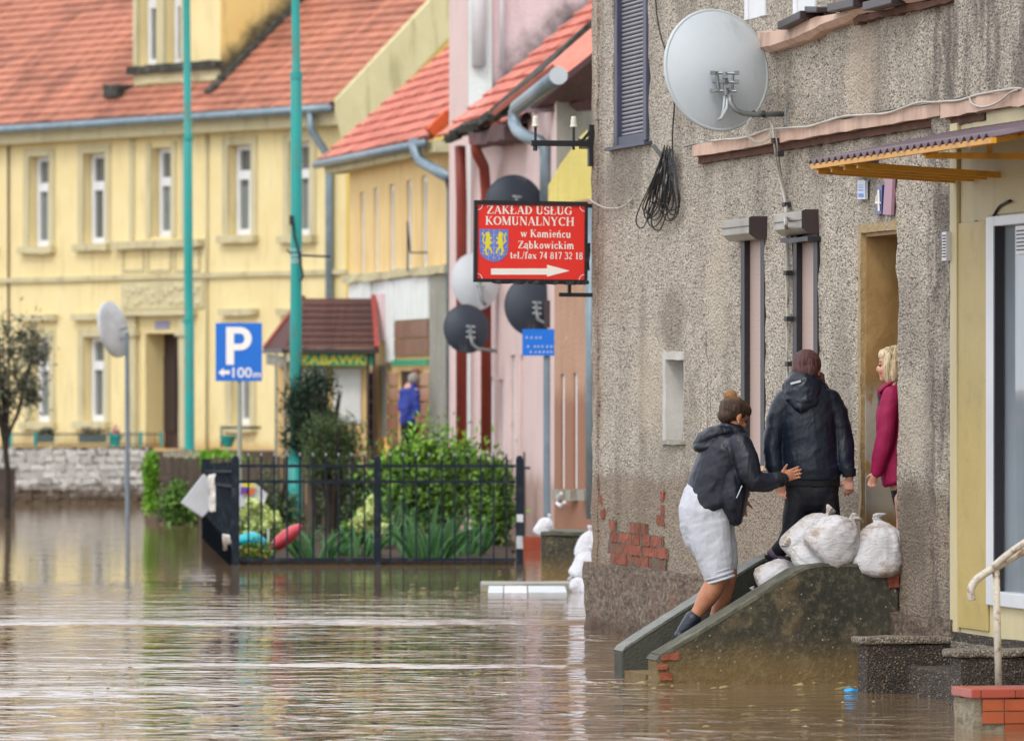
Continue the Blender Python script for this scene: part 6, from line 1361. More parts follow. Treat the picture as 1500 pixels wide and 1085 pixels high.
# right part of the same terrace: railing with pot
t = thing('flower_pot', 'green pot hanging by the lower window right of the left teal pole', 'flower pot', loc=(PW(334,0,FPX/96).x, FPX/96, H-(655-HY)/96)); m = MB(); m.loft([(Vector((0,0,z)), Vector((r,0,0)), Vector((0,r,0))) for z, r in ((0,.06),(.1,.1),(.16,.13),(.18,.13))], 12); m.build('pot', M['teal'], t); m = MB(); m.tube([(-.1,.05,0),(-.1,.05,.3),(.5,.05,.3)], .02, 5); m.build('holder', M['moss'], t)
tb = thing('terrace_wall', 'low mossy terrace wall behind the board fence and hedge', 'garden wall', loc=(PW(380,0,FPX/94).x, FPX/94, 0)); m = MB(); a = PW(212,0,FPX/94).x-tb.location.x; b = PW(560,0,FPX/94).x-tb.location.x; m.rough(a, b, 0, .3, -.3, H-(660-HY)/94, (.3,.3,.15), .03); m.build('wall', M['rubble_mortar'], tb)
t = thing('gate_pier', 'dark square brick pier standing in the water at the left edge', 'pier', loc=(PW(4,0,YW(742)).x, YW(742), 0)); m = MB(); m.rough(-.25, .19, -.18, .18, -.3, H-(686-HY)/(FPX/YW(742)), (.12,.12,.08), .01); m.build('pier', simple('dark_pier_brick', '#55483f', '#463a34', 8, .9, bump=.02), t)
m = MB(); m.box(-.27, .21, -.2, .2, H-(686-HY)/(FPX/YW(742)), H-(683-HY)/(FPX/YW(742))); m.build('cap', M['greyrender'], t)
# flower bed soil just proud of the water
m = MB(); xa_, xb_ = fx(352), fx(752); m.rough(xa_, xb_, Yf+.15, Yf+16, -.4, .035, (.5,1.2,.2), .03, 3, 1.5); tag(m.build('flower_bed', M['soil']), kind='structure')
# ------------------------------------------------------------ loose things in the flood
def panelthing(name, label, cat, pts, s, mat, th=.03, extra=None):
    Y = FPX/s; q = [PW(px, py, Y+dy) for px, py, dy in pts]; c = sum(q, Vector())/len(q); c.z = min(p.z for p in q); t = thing(name, label, cat, loc=c); q = [p-c for p in q]; n = len(q); nr = (q[1]-q[0]).cross(q[2]-q[0]).normalized()*th
    m = MB(); m.add(q+[p+nr for p in q], [tuple(range(n)), tuple(range(2*n-1,n-1,-1))]+[(i,n+i,n+(i+1)%n,(i+1)%n) for i in range(n)]); m.build('board', mat, t); 
    return t, c
panelthing('white_board', 'white square board tipped on its corner behind the fence', 'board', [(266,736,0),(299,694,.2),(330,720,.3),(297,757,.1)], 124, M['boardwhite'])
t, c = panelthing('picture_board', 'white board with a faded yellow and purple print leaning behind the hydrangea', 'board', [(348,742,0),(352,704,0),(372,706,0),(392,723,0),(386,742,0)], 124, M['boardwhite'])
for pts, col in (([(354,706),(370,708),(378,714),(356,712)],'#d8cf3c'),([(353,713),(366,714),(362,722),(352,724)],'#6a3f9a'),([(364,715),(376,716),(368,726),(358,724)],'#cf6a4a')):
    m = MB(); m.add([PW(x,y,FPX/124-.045)-c for x,y in pts], [(0,1,2,3)]); m.build('print', simple('print_'+col[1:3], col, col), t)
def hullform(name, label, cat, a, b, s, r, mat, flat=.5, curve=0):
    Y = FPX/s; p, q = PW(*a, Y), PW(*b, Y); c = (p+q)/2; c.z = min(p.z, q.z)-r*.5; m = MB(); secs = []; d = q-p
    for i in range(13):
        t_ = i/12; rr_ = r*(sin(pi*min(1,max(0,t_*.92+.06)))**.6); cc = p+d*t_+Vector((0,0,curve*sin(pi*t_)))-c; nz = Vector((-d.z,0,d.x)).normalized(); secs.append((cc, nz*rr_*flat, Vector((0,rr_*1.2,0))))
    m.loft(secs, 14); o = m.build(name, mat, smooth=True, loc=c); return tag(o, label, cat)
hullform('turquoise_shell', 'turquoise plastic sandpit shell floating upside down behind the corner post', 'plastic toy', (345,793), (395,800), 137, .17, M['blueplastic'], .5, .05)
hullform('red_float', 'coral red plastic float sticking up beside the turquoise shell', 'plastic toy', (395,806), (442,768), 138, .13, M['redplastic'], .62)
t, c = panelthing('white_stake', 'short white stake standing beside the red plastic float', 'stake', [(391.5,804,0),(394.5,804,0),(394.5,774,0),(391.5,774,0)], 137, M['boardwhite'])
# floating white panels
Yp1 = YW(871); t = thing('floating_panel', 'low white slab just above the water left of the far sandbags', 'slab', loc=(PW(772,0,Yp1).x, Yp1, 0)); s_ = FPX/Yp1
for a, b, mt in ((715,737,'boardwhite'),(738.5,772,'sackclean'),(774,830,'boardwhite')):
    m = MB(); m.box((a-772)/s_, (b-772)/s_, -.35, 1.4, -.1, .035); m.build('slab_piece', M[mt], t, bevel=.005)
m = MB(); m.rough(-.42, .62, 1.5, 2.3, -.1, .05, .2, .01); m.build('slab_piece', M['greyrender'], t)
# grey concrete trough
Yc = YW(856); s_ = FPX/Yc; t = thing('concrete_trough', 'square grey concrete trough standing in the water beside the fence end', 'trough', loc=(PW(830,0,Yc).x, Yc, 0)); k2 = lambda px: (px-830)/s_
m = MB(); zt = H-(785-HY)/s_; m.rough(k2(793), k2(858), 0, .9, -.3, zt, (.15,.2,.12), .006); m.build('basin', M['concrete'], t, bevel=.01); m = MB(); m.rough(k2(792), k2(860), -.02, .92, zt+.003, zt+.04, (.1,.2,.04), .008); m.build('rim', M['capstone'], t)
t = thing('red_planter', 'terracotta planter box between fence end and concrete trough', 'planter', loc=(PW(779,0,YW(806)).x, YW(806), 0)); s_ = FPX/YW(806); m = MB(); m.prism([(-.1,-.05),(.1,-.05),(.12,.16),(-.12,.16)], 'x', -14/s_, 14/s_); m.build('planter', simple('terracotta', '#a5513a', '#96452f'), t)
# person far off in a blue coat
# ------------------------------------------------------------ people
def grow(m, name, mat, parent, voxel=.008, it=4, fold=0, ff=(6,6,10), seed=0, keep=None):
    """one continuous skin round overlapping volumes"""
    o = m.build('tmp', None); r = o.modifiers.new('r', 'REMESH'); r.mode = 'VOXEL'; r.voxel_size = voxel; r.adaptivity = 0
    s = o.modifiers.new('s', 'SMOOTH'); s.factor = .5; s.iterations = it
    dg = bpy.context.evaluated_depsgraph_get(); dg.update(); me = bpy.data.meshes.new_from_object(o.evaluated_get(dg)); old = o.data; bpy.data.objects.remove(o); bpy.data.meshes.remove(old)
    me.name = name; me.materials.clear(); me.materials.append(mat)
    if fold:
        n = len(me.vertices); co = np.empty(n*3); me.vertices.foreach_get('co', co); co = co.reshape(-1,3); no = np.array([v.normal[:] for v in me.vertices]); f = np.empty(n)
        for i in range(n):
            x, y, z = co[i]; q = Vector((x*ff[0]+z*4+seed, y*ff[1], z*ff[2]-x*5)); a = noise.noise(q); b = noise.noise(q*2.3+Vector((3,1,7)))
            f[i] = (1-abs(a)*2.6)*.7+(1-abs(b)*2.6)*.3
        co += no*(f*fold)[:,None]; me.vertices.foreach_set('co', co.ravel())
    me.polygons.foreach_set('use_smooth', [True]*len(me.polygons)); me.update()
    ob = bpy.data.objects.new(name, me); C.objects.link(ob); ob.parent = parent; return ob
class Fig:
    def __init__(s, label, yw, ox, oy, name='person', z0=0, sc=None):
        s.Y = YW(yw) if sc is None else FPX/sc; s.s = FPX/s.Y; s.o = PW(ox, oy, s.Y)
        s.root = thing(name, label, 'person', loc=s.o)
    def p(s, px, py, dy=0): return PW(px, py, s.Y+dy)-s.o
    def chain(s, m, pts, n=18, round_=True):
        """pts: (px, py, dy, half width px, half depth px[, tangent x, tangent z])"""
        c = [s.p(*q[:3]) for q in pts]; secs = []
        for i, q in enumerate(pts):
            t = (c[min(i+1,len(c)-1)]-c[max(i-1,0)]).normalized()
            if len(q) > 5: t = Vector((q[5],0,q[6])).normalized()
            lat = t.cross(Vector((0,1,0)))
            if lat.length < .2: lat = t.cross(Vector((1,0,0)))
            lat.normalize(); dep = lat.cross(t).normalized(); secs.append([c[i], lat*q[3]/s.s, dep*(q[4] if len(q) > 4 and q[4] else q[3])/s.s, t])
        out = [(a,b,d) for a,b,d,_ in secs]
        if round_:
            r0 = min(secs[0][1].length, secs[0][2].length); r1 = min(secs[-1][1].length, secs[-1][2].length)
            out = [(secs[0][0]-secs[0][3]*r0*k, secs[0][1]*f, secs[0][2]*f) for k, f in ((.95,.25),(.7,.7),(.38,.92))]+out+[(secs[-1][0]+secs[-1][3]*r1*k, secs[-1][1]*f, secs[-1][2]*f) for k, f in ((.38,.92),(.7,.7),(.95,.25))]
        m.loft(out, n)
    def head(s, m, c, yaw, pitch, roll=0, k=1, ears=True):
        R = Matrix.Rotation(radians(yaw),3,'Z')@Matrix.Rotation(radians(pitch),3,'Y')@Matrix.Rotation(radians(roll),3,'X'); c = Vector(c); s.R = R; s.hc = c; s.k = k
        E = lambda x,y,z,a,b,d: m.ell(c+R@Vector((x,y,z))*k, a*k, b*k, d*k, R, 20, 14)
        E(-.005,0,.03,.094,.074,.088); E(.022,0,-.035,.068,.058,.078); E(.055,0,-.085,.028,.03,.022); E(.088,0,-.022,.02,.013,.022); E(.08,0,.004,.012,.01,.028)
        E(.078,0,-.052,.012,.022,.007); E(.075,0,-.065,.012,.02,.007); E(.066,.03,-.03,.025,.022,.025); E(.066,-.03,-.03,.025,.022,.025); E(.07,0,.032,.022,.05,.014)
        if ears:
            for q in (1,-1): E(-.004,q*.079,-.008,.018,.011,.031); E(-.002,q*.082,-.028,.01,.008,.012)
    def hp(s, x, y, z): return s.hc+s.R@Vector((x,y,z))*s.k
    def hand(s, m, w, d, side, curl=.35, k=1, spread=.12):
        w = Vector(w); d = Vector(d).normalized(); side = Vector(side); side = (side-d*side.dot(d)).normalized(); n = d.cross(side).normalized()*(1 if curl >= 0 else -1); curl = abs(curl)
        m.loft([(w+d*t*k, side*a*k, n*b*k) for t, a, b in ((-.03,.024,.019),(-.005,.026,.018),(.02,.034,.016),(.05,.041,.015),(.08,.040,.013),(.092,.032,.009))], 14)
        for i, (off, L_, r_) in enumerate(((.030,.070,.0086),(.010,.079,.009),(-.011,.073,.0087),(-.031,.058,.0078))):
            p = w+d*.078*k+side*off*k; dirn = (d+side*off*spread/.03).normalized(); pts = [p-dirn*.02*k, p]; a = 0
            for f in (.45,.32,.23):
                a += curl*(.55+.15*i); q = dirn*cos(a)+n*sin(a); pts.append(pts[-1]+q*L_*f*k)
            m.tube(pts, [r_*k, r_*k, r_*k*.97, r_*k*.9, r_*k*.78], 8)
        p = w+d*.022*k+side*.030*k; td = (d*.75+side*.65).normalized(); a = curl*.5
        m.tube([p-td*.015*k, p, p+td*.032*k, p+(td*cos(a)+n*sin(a))*.056*k, p+(td*cos(a)+n*sin(a)*1.4)*.072*k], [.011*k,.0135*k,.011*k,.0095*k,.007*k], 8)

# --- woman in navy jacket and light grey shorts, leaning forward up the stair
F1 = Fig('woman in navy jacket and light grey shorts climbing the stair, hair in a bun', 994, 1035, 945)
b = MB(); hc = F1.p(1075,610)
F1.head(b, hc, 28, 24, 0, .96)
F1.chain(b, [(1070,612,0,11),(1070,628,0,12),(1068,642,0,12,14)]); F1.chain(b, [(1066,655,0,20,30),(1060,670,0,30,32),(1052,705,0,31,30),(1040,740,0,33,34),(1036,765,0,34,34)])
F1.chain(b, [(1087,652,-.16,11),(1094,680,-.2,10),(1098,702,-.22,9),(1120,705,-.2,8),(1142,701,-.17,6.5)]); F1.chain(b, [(1080,652,.16,11),(1086,690,.18,9),(1088,715,.14,7.5),(1088,725,.12,6)])
F1.chain(b, [(1036,765,-.07,26,24),(1046,815,-.08,21,20),(1053,843,-.08,16.5,17),(1043,864,-.08,15.5,16),(1035,876,-.08,14.5,15),(1024,893,-.08,10,10.5),(1014,908,-.08,8,9),(1008,918,-.08,9,9)])
F1.chain(b, [(1048,765,.08,24,24),(1062,815,.09,18,18),(1066,842,.09,14,15),(1062,862,.09,13.5,14),(1058,878,.09,12.5,13),(1050,896,.09,9,9.5),(1046,908,.09,8,9),(1046,918,.09,8,8)])
F1.hand(b, F1.p(1143,700,-.17), (.93,.06,.30), (.2,.0,1), .10, .92, .08)
F1.hand(b, F1.p(1088,728,.11), (-.1,0,-1), (1,.2,0), .5, .85)
grow(b, 'body', M['skin1'], F1.root, .0048, 2)
j = MB()
F1.chain(j, [(1071,633,0,15,19),(1072,643,0,28,40),(1064,660,0,37,46),(1057,682,0,40,45),(1051,705,0,42,44),(1047,724,0,45,44,.2,-1),(1046,738,0,46,43,.36,-1),(1046,747,0,43,41,.42,-1)], 26, False)
F1.chain(j, [(1084,650,-.15,17,19),(1093,672,-.19,17.5,18),(1098,694,-.21,17,17),(1106,706,-.21,15.5,16),(1124,706,-.19,13.5,14),(1139,702,-.175,11.5,12),(1146,701,-.17,9.5,10)])
F1.chain(j, [(1078,652,.15,16,18),(1086,685,.18,15,16),(1087,708,.16,12,13),(1088,722,.13,10,10)])
F1.chain(j, [(1070,695,-.03,28,38),(1072,722,-.03,26,40),(1073,744,-.03,21,38),(1077,760,-.03,11,30)])
jk = grow(j, 'jacket', M['jacket1'], F1.root, .0075, 6, .0055, (3.6,4,7), 1)
hm = MB(); F1.chain(hm, [(1046.5,741,0,45.5,43.5,.42,-1),(1043.5,748,0,43,42,.42,-1)], 30, False); 
cu = MB(); F1.chain(cu, [(1139,702.5,-.175,11.8,12.2),(1147,701,-.17,11,11.5)], 16, False); grow(cu, 'cuff', M['rib'], jk, .005, 1)
hd_ = MB(); F1.chain(hd_, [(1021,650,0,6,16),(1028,645,0,11,24),(1040,638,0,12,28),(1054,633,0,11,27),(1068,631,0,9,22),(1080,634,0,7,18)]); F1.chain(hd_, [(1066,628,0,14,17),(1074,634,0,17,20),(1082,642,0,16,18)])
F1.chain(hd_, [(1022,655,-.02,7,18),(1034,655,-.02,10,26),(1050,648,-.02,12,28)])
grow(hd_, 'hood', M['jacket1'], jk, .006, 4, .005, (7,6,12), 4)
zp = MB(); zp.tube([F1.p(1087,711,-.262), F1.p(1083,720,-.262), F1.p(1079,729,-.258)], .004, 6); zp.build('pocket_zip', M['dish_rim'], jk)
sh = MB(); F1.chain(sh, [(1040,728,0,39,39),(1034,748,0,40,42),(1034,768,0,39,40),(1036,782,0,36,36)])
F1.chain(sh, [(1036,768,-.06,34,27),(1043,800,-.075,29.5,25),(1049,825,-.08,24.5,23),(1053.5,846,-.08,21.5,21.5)], 20, False); F1.chain(sh, [(1048,768,.07,28,26),(1060,800,.09,20,22),(1066,822,.1,15,19),(1067,838,.1,13,17)], 20, False)
so = grow(sh, 'shorts', M['shorts'], F1.root, .007, 3, .005, (5,6,10), 9)
rl_ = MB()
for (x,y) in ((1051.5,836),(1053,842.5),(1055,848.5)): F1.chain(rl_, [(x,y-2.0,-.08,21,21.5,.3,-1),(x,y,-.08,23,23.3,.3,-1),(x+.3,y+2,-.08,21.5,22,.3,-1)], 20, False)
grow(rl_, 'rolled_hem', M['shorts'], so, .0045, 1, .003, (9,9,20), 2)
hr1 = MB(); R = F1.R
for x,y,z,a,b_,d in ((-.022,0,.038,.092,.083,.088),(.02,0,.062,.078,.074,.055),(-.055,0,-.015,.05,.068,.05),(-.04,0,.085,.055,.05,.045)): hr1.ell(F1.hp(x,y,z), a, b_, d, R, 20, 14)
ho = grow(hr1, 'hair', M['hair1'], F1.root, .005, 2, .004, (20,20,8), 3)
bn = MB(); rr = random.Random(2); bc = F1.p(1070,580.5,.0)
for k in range(10): a = k*.7; bn.ell(bc+Vector((cos(a)*.014, sin(a)*.014, rr.uniform(-.012,.014))), .026, .024, .018, Euler((rr.random(),rr.random(),a)).to_matrix())
bn.ell(bc+Vector((0,0,.012)), .032,.03,.028); grow(bn, 'hair_bun', M['hair1'], ho, .004, 1, .006, (40,40,30), 7)
wi = MB()
for k in range(26):
    a = rr.uniform(-2.6,.5); p0 = F1.hp(-.03+.1*cos(a)*rr.uniform(.6,1), rr.uniform(-.05,.05), .04+.09*abs(sin(a))); dv = Vector((rr.uniform(-1,1), rr.uniform(-.4,.4), rr.uniform(-.3,1)))*.02; wi.tube([p0, p0+dv*.6, p0+dv+Vector((rr.uniform(-.01,.01),0,rr.uniform(-.01,.01)))], .0009, 3, False)
wi.build('stray_strands', M['hair1'], ho)
for q in (1,-1): e = MB(); e.ell(F1.hp(.077,q*.031,.0), .012,.012,.009, F1.R, 10, 8); e.build('eye', M['iron_black'], F1.root, smooth=True)
ea = MB(); ea.ell(F1.hp(0,-.089,-.038), .004,.004,.004); ea.build('earring', M['dish_rim'], F1.root, smooth=True)
def boot(f, name, ank, heel, toe, dy, r, mat, par, sole=True, k=1):
    m = MB(); f.chain(m, [(ank[0]+4*k,ank[1]-6*k,dy,r*1.12,r*1.15),(ank[0],ank[1],dy,r*1.08,r*1.1),((ank[0]*2+heel[0])/3,(ank[1]*2+heel[1])/3+1,dy,r,r*1.02),((ank[0]+heel[0]*1.2)/2.2,(ank[1]+heel[1]*1.2)/2.2,dy,r*.85,r*.9)])
    f.chain(m, [(heel[0]+2*k,heel[1]-2*k,dy,r*.7,r*.85),((heel[0]+toe[0])/2,(heel[1]+toe[1])/2-3*k,dy,r*.8,r*.95),(toe[0],toe[1],dy,r*.55,r*.95)])
    o = grow(m, name, mat, par, .006, 2)
    if sole:
        m = MB(); dx, dz = toe[0]-heel[0], toe[1]-heel[1]; l = sqrt(dx*dx+dz*dz); nx, ny = -dz/l, dx/l
        f.chain(m, [(heel[0]+nx*4*k-dx/l*4*k,heel[1]+ny*4*k-dz/l*4*k,dy,r*.28,r*.85),(heel[0]+nx*5*k,heel[1]+ny*5*k,dy,r*.36,r*.9),((heel[0]+toe[0])/2+nx*6*k,(heel[1]+toe[1])/2+ny*6*k,dy,r*.25,r*.9),(toe[0]+nx*4*k,toe[1]+ny*4*k,dy,r*.25,r*.9)]); grow(m, 'sole', M['rib'], o, .005, 1)
    return o
boot(F1, 'boot', (1011,912), (993,932), (1018,946), -.08, 11.5, M['boot'], F1.root)
boot(F1, 'boot', (1045,913), (1040,922), (1062,930), .09, 10.5, M['boot'], F1.root)

# --- woman in blue-black hooded shell, seen from behind
F2 = Fig('person in black hooded jacket and black leggings seen from behind on the landing', 992.5, 1190, 880)
b = MB(); hc = F2.p(1182,543); F2.head(b, hc, 72, 20, 0, .98)
F2.chain(b, [(1182,548,0,12),(1182,562,0,13),(1182,580,0,18,18)]); F2.chain(b, [(1182,588,0,34,22),(1185,620,0,36,25),(1189,665,0,34,24),(1190,700,0,37,26),(1190,725,0,38,27)])
F2.chain(b, [(1219,592,0,13),(1235,625,0,11),(1240,655,-.02,10),(1244,690,-.05,7),(1244.5,700,-.05,6)]); F2.chain(b, [(1146,592,0,13),(1133,630,0,11),(1130,665,0,10),(1139,698,-.02,7),(1141,707,-.02,6)])
F2.chain(b, [(1210,725,0,16,19),(1215,790,0,13,14),(1213,850,.0,12,13),(1213,872,0,9,10)]); F2.chain(b, [(1169,725,0,16,19),(1161,780,-.05,12,13),(1152,800,0,11,12),(1140,808,.02,8,8)])
F2.hand(b, F2.p(1244,700,-.05), (-.05,.02,-1), (-1,.3,0), .6, .82, .05); F2.hand(b, F2.p(1141,706,-.02), (.25,.05,-1), (1,.3,0), .6, .8, .05)
grow(b, 'body', M['skin2'], F2.root, .0048, 2)
j = MB()
F2.chain(j, [(1182,563,0,20,20),(1183,574,0,37,27),(1183,586,0,44,31),(1184,610,0,42,33),(1186,640,0,40.5,33),(1188,668,0,41.5,34),(1189,688,0,43,34),(1190,698,0,41.5,32),(1190,703,0,38,30)], 26, False)
F2.chain(j, [(1214,586,0,17,20),(1226,606,0,16,18),(1232,628,0,14,16),(1236,650,-.01,14.5,15.5),(1238,672,-.03,14,15),(1243,690,-.05,10.5,11)])
F2.chain(j, [(1151,586,0,17,20),(1140,608,0,15.5,18),(1134,635,0,14.5,16),(1131,660,0,14,15),(1134,682,-.01,13,14),(1139,697,-.02,10,11)])
jk = grow(j, 'jacket', M['jacket2'], F2.root, .0075, 5, .0065, (3.4,4,6), 14)
hd_ = MB(); F2.chain(hd_, [(1176,556,-.02,22,22),(1176,565,-.05,27,23),(1176,578,-.08,27,19),(1176,590,-.1,22,15),(1176,598,-.105,12,10)]); F2.chain(hd_, [(1158,562,-.03,9),(1176,558,-.08,9),(1198,562,-.04,9),(1207,573,0,9)])
F2.chain(hd_, [(1153,566,-.04,7),(1158,584,-.1,8),(1174,598,-.13,8),(1192,590,-.11,8),(1204,570,-.05,7)])
ho_ = grow(hd_, 'hood', M['jacket2'], jk, .006, 3, .006, (6,6,11), 5)
tgm = MB(); a, b_ = F2.p(1158,562,-.14), F2.p(1173,558,-.15); tgm.beam(a, b_, .008, .014); tgm.build('reflective_tab', M['dish_rim'], ho_)
for cx, cy, dy_, r_, a_ in ((1244,694,-.05,11,1),(1139.5,700,-.02,10.5,0)):
    cu = MB(); F2.chain(cu, [(cx-1,cy-8,dy_,r_,r_+.5),(cx,cy+4,dy_,r_-1,r_)], 16, False); grow(cu, 'cuff', M['rib'], jk, .005, 1)
us_ = MB(); F2.chain(us_, [(1190,697,0,40,30),(1190,706,0,40.5,30),(1190,713,0,40,30)], 26, False); grow(us_, 'undershirt', M['rib'], F2.root, .007, 2, .003)
pn = MB(); F2.chain(pn, [(1190,706,0,38,29),(1190,718,0,39,30),(1190,728,0,37,29)]); F2.chain(pn, [(1210,728,0,19,25),(1215,762,0,16.5,22),(1214,810,0,17,18),(1213,868,0,12,12)]); F2.chain(pn, [(1169,728,0,19,25),(1163,760,-.03,17,21),(1161,780,-.05,16,17),(1151,798,0,14.5,15),(1140,806,.02,11,11)])
grow(pn, 'leggings', M['leggings'], F2.root, .007, 3, .004, (6,6,9), 2)
hr2 = MB()
for x,y,z,a,b_,d in ((-.02,0,.035,.099,.092,.096),(-.045,0,-.01,.066,.086,.08),(-.035,0,-.06,.055,.074,.07)): hr2.ell(F2.hp(x,y,z), a, b_, d, F2.R, 24, 16)
F2.chain(hr2, [(1202,550,0,5),(1206,562,-.01,3)])
grow(hr2, 'hair', M['hair2'], F2.root, .005, 3, .003, (26,26,8), 3)
boot(F2, 'shoe', (1140,806), (1127,812), (1152,822), .02, 9, M['shoe'], F2.root); boot(F2, 'shoe', (1213,868), (1208,880), (1226,884), 0, 10, M['shoe'], F2.root)

# --- woman in crimson in the doorway
F3 = Fig('blond woman in crimson jacket looking out of the ochre doorway', 994, 1305, 866)
b = MB(); hc = F3.p(1308,536,0); F3.head(b, hc, 170, -2, 0, .97)
F3.chain(b, [(1309,545,0,10),(1311,558,0,11),(1312,572,0,14,16)]); F3.chain(b, [(1312,575,0,18,26),(1311,600,0,24,28),(1312,650,0,22,26),(1316,690,0,20,28),(1326,725,0,18,26)])
F3.chain(b, [(1305,585,-.12,11),(1300,625,-.14,10),(1295,655,-.13,9),(1285,688,-.1,7),(1282,694,-.1,6)])
F3.chain(b, [(1326,730,-.06,16),(1326,757,-.06,13),(1327,800,-.05,12),(1326,850,-.05,8),(1326,862,-.05,9)]); F3.chain(b, [(1326,730,.05,16),(1326,757,.05,13),(1324,800,.05,12),(1324,850,.05,8),(1322,862,.05,9)])
F3.hand(b, F3.p(1283,693,-.1), (-.45,-.05,-1), (-1,-.3,.3), -.6, .7, .02)
grow(b, 'body', M['skin2'], F3.root, .0048, 2)
j = MB(); F3.chain(j, [(1312,560,0,14,16),(1312,570,0,20,26),(1312,585,0,25,32),(1311,612,0,28,34),(1312,650,0,27,33),(1314,685,0,25,34),(1315,703,0,24,35,.35,-1),(1313,708,0,18,30,.35,-1)], 24, False)
F3.chain(j, [(1307,580,-.1,15,17),(1301,605,-.13,14.5,15),(1299,632,-.14,14.5,15),(1294,655,-.13,14,14),(1288,678,-.11,12,12),(1284,690,-.1,9.5,9.5)])
jk = grow(j, 'jacket', M['crimson'], F3.root, .0075, 4, .004, (4,4,7), 22)
co_ = MB(); F3.chain(co_, [(1288,574,-.03,2.5,10),(1296,566,-.03,4,16),(1306,559,-.02,5.5,18),(1316,556,0,6,17)]); F3.chain(co_, [(1288,572,-.03,3,7),(1289,585,-.04,2.5,6)]); grow(co_, 'collar', M['crimson'], jk, .006, 2, .003)
lp = MB(); F3.chain(lp, [(1286,577,-.05,1.8,3),(1289,592,-.07,2,3)]); grow(lp, 'dark_lining', M['dark_brown'], jk, .005, 1)
hr3 = MB()
for x,y,z,a,b_,d in ((-.02,0,.04,.096,.088,.09),(.02,0,.07,.075,.07,.05),(-.04,0,-.03,.065,.08,.085),(-.03,.0,-.085,.045,.078,.05)): hr3.ell(F3.hp(x,y,z), a, b_, d, F3.R, 24, 16)
F3.chain(hr3, [(1301,520,-.08,5,4),(1299,538,-.085,5,4),(1300,553,-.08,4,4),(1303,563,-.07,2.5,3)]); F3.chain(hr3, [(1310,530,-.085,6,4),(1308,550,-.085,6,4),(1310,566,-.07,3,3)])
grow(hr3, 'hair', M['hair3'], F3.root, .005, 2, .005, (30,30,6), 3)
ho3 = [o for o in F3.root.children if o.name.startswith('hair')][0]; st_ = MB(); rr = random.Random(9)
for k in range(70):
    a = rr.uniform(0,6.28); x0, y0 = -.025+.05*cos(a), .05*sin(a); x1, y1 = -.03+.1*cos(a)*rr.uniform(.9,1.04), .093*sin(a)*rr.uniform(.95,1.06)
    if x1 > .045: continue
    zb = rr.uniform(-.16,-.09); st_.tube([F3.hp(x0,y0,.128), F3.hp((x0+x1)/2*1.25,(y0+y1)/2*1.25,.098), F3.hp(x1,y1,.03), F3.hp(x1*1.0,y1*1.0,-.05), F3.hp(x1*.9,y1*.93,zb)], [.002,.003,.003,.003,.001], 4, False)
st_.build('loose_strands', M['hair3'], ho3, smooth=True)
for q in (1,-1): e = MB(); e.ell(F3.hp(.08,q*.03,.0), .009,.011,.006, F3.R, 10, 8); e.build('eye', M['iron_black'], F3.root, smooth=True)
ea = MB(); ea.ell(F3.hp(.01,.09,-.045), .004,.004,.011); ea.build('earring', M['white_pvc'], F3.root, smooth=True)
sk = MB(); F3.chain(sk, [(1322,700,0,20,28),(1326,725,0,20,27),(1328,738,0,18,25)], 20, False); grow(sk, 'shorts', M['leggings'], F3.root, .008, 2)
boot(F3, 'shoe', (1320,858), (1326,866), (1308,868), -.05, 9, M['shoe'], F3.root, False); boot(F3, 'shoe', (1323,858), (1329,866), (1311,868), .06, 9, M['shoe'], F3.root, False)

# --- person in a blue coat entering the far shop
F4 = Fig('person in blue coat bending into the dark doorway of the far shop', 0, 601, 660, sc=105)
b = MB(); hc = F4.p(607,559); F4.head(b, hc, 60, 10, 0, .9); F4.chain(b, [(606,562,0,5),(603,570,0,6)]); F4.chain(b, [(602,570,0,11,11),(599,600,0,11,11),(599,620,0,11,11)])
F4.chain(b, [(594,618,0,6.5),(594,640,0,5.5),(594,658,0,4.5)]); F4.chain(b, [(604,618,0,6.5),(605,640,0,5.5),(606,658,0,4.5)]); F4.chain(b, [(610,572,-.1,4),(611,595,-.12,3.5),(611,605,-.12,3)])
F4.hand(b, F4.p(611,606,-.12), (0,.2,-1), (1,0,0), .4, .9)
grow(b, 'body', M['skin2'], F4.root, .012, 2)
j = MB(); F4.chain(j, [(604,566,0,8,9),(601,575,0,13,13),(599,595,0,13.5,14),(599,614,0,13.5,14)]); F4.chain(j, [(610,574,-.1,5,5),(611,604,-.12,4.5,4.5)]); F4.chain(j, [(590,574,0,5,5),(588,600,0,5,5)])
grow(j, 'coat', M['bluecoat'], F4.root, .015, 2, .015, (4,4,7), 3)
j = MB(); F4.chain(j, [(599,612,0,12,12),(599,624,0,12,12)]); F4.chain(j, [(594,620,0,8),(594,654,0,6)]); F4.chain(j, [(604,620,0,8),(605,654,0,6)]); grow(j, 'trousers', M['leggings'], F4.root, .015, 2)
j = MB(); j.ell(F4.hp(-.02,0,.04), .1,.085,.09, F4.R); grow(j, 'hair', simple('grey_hair', '#8c857c', '#a09a92'), F4.root, .012, 2)

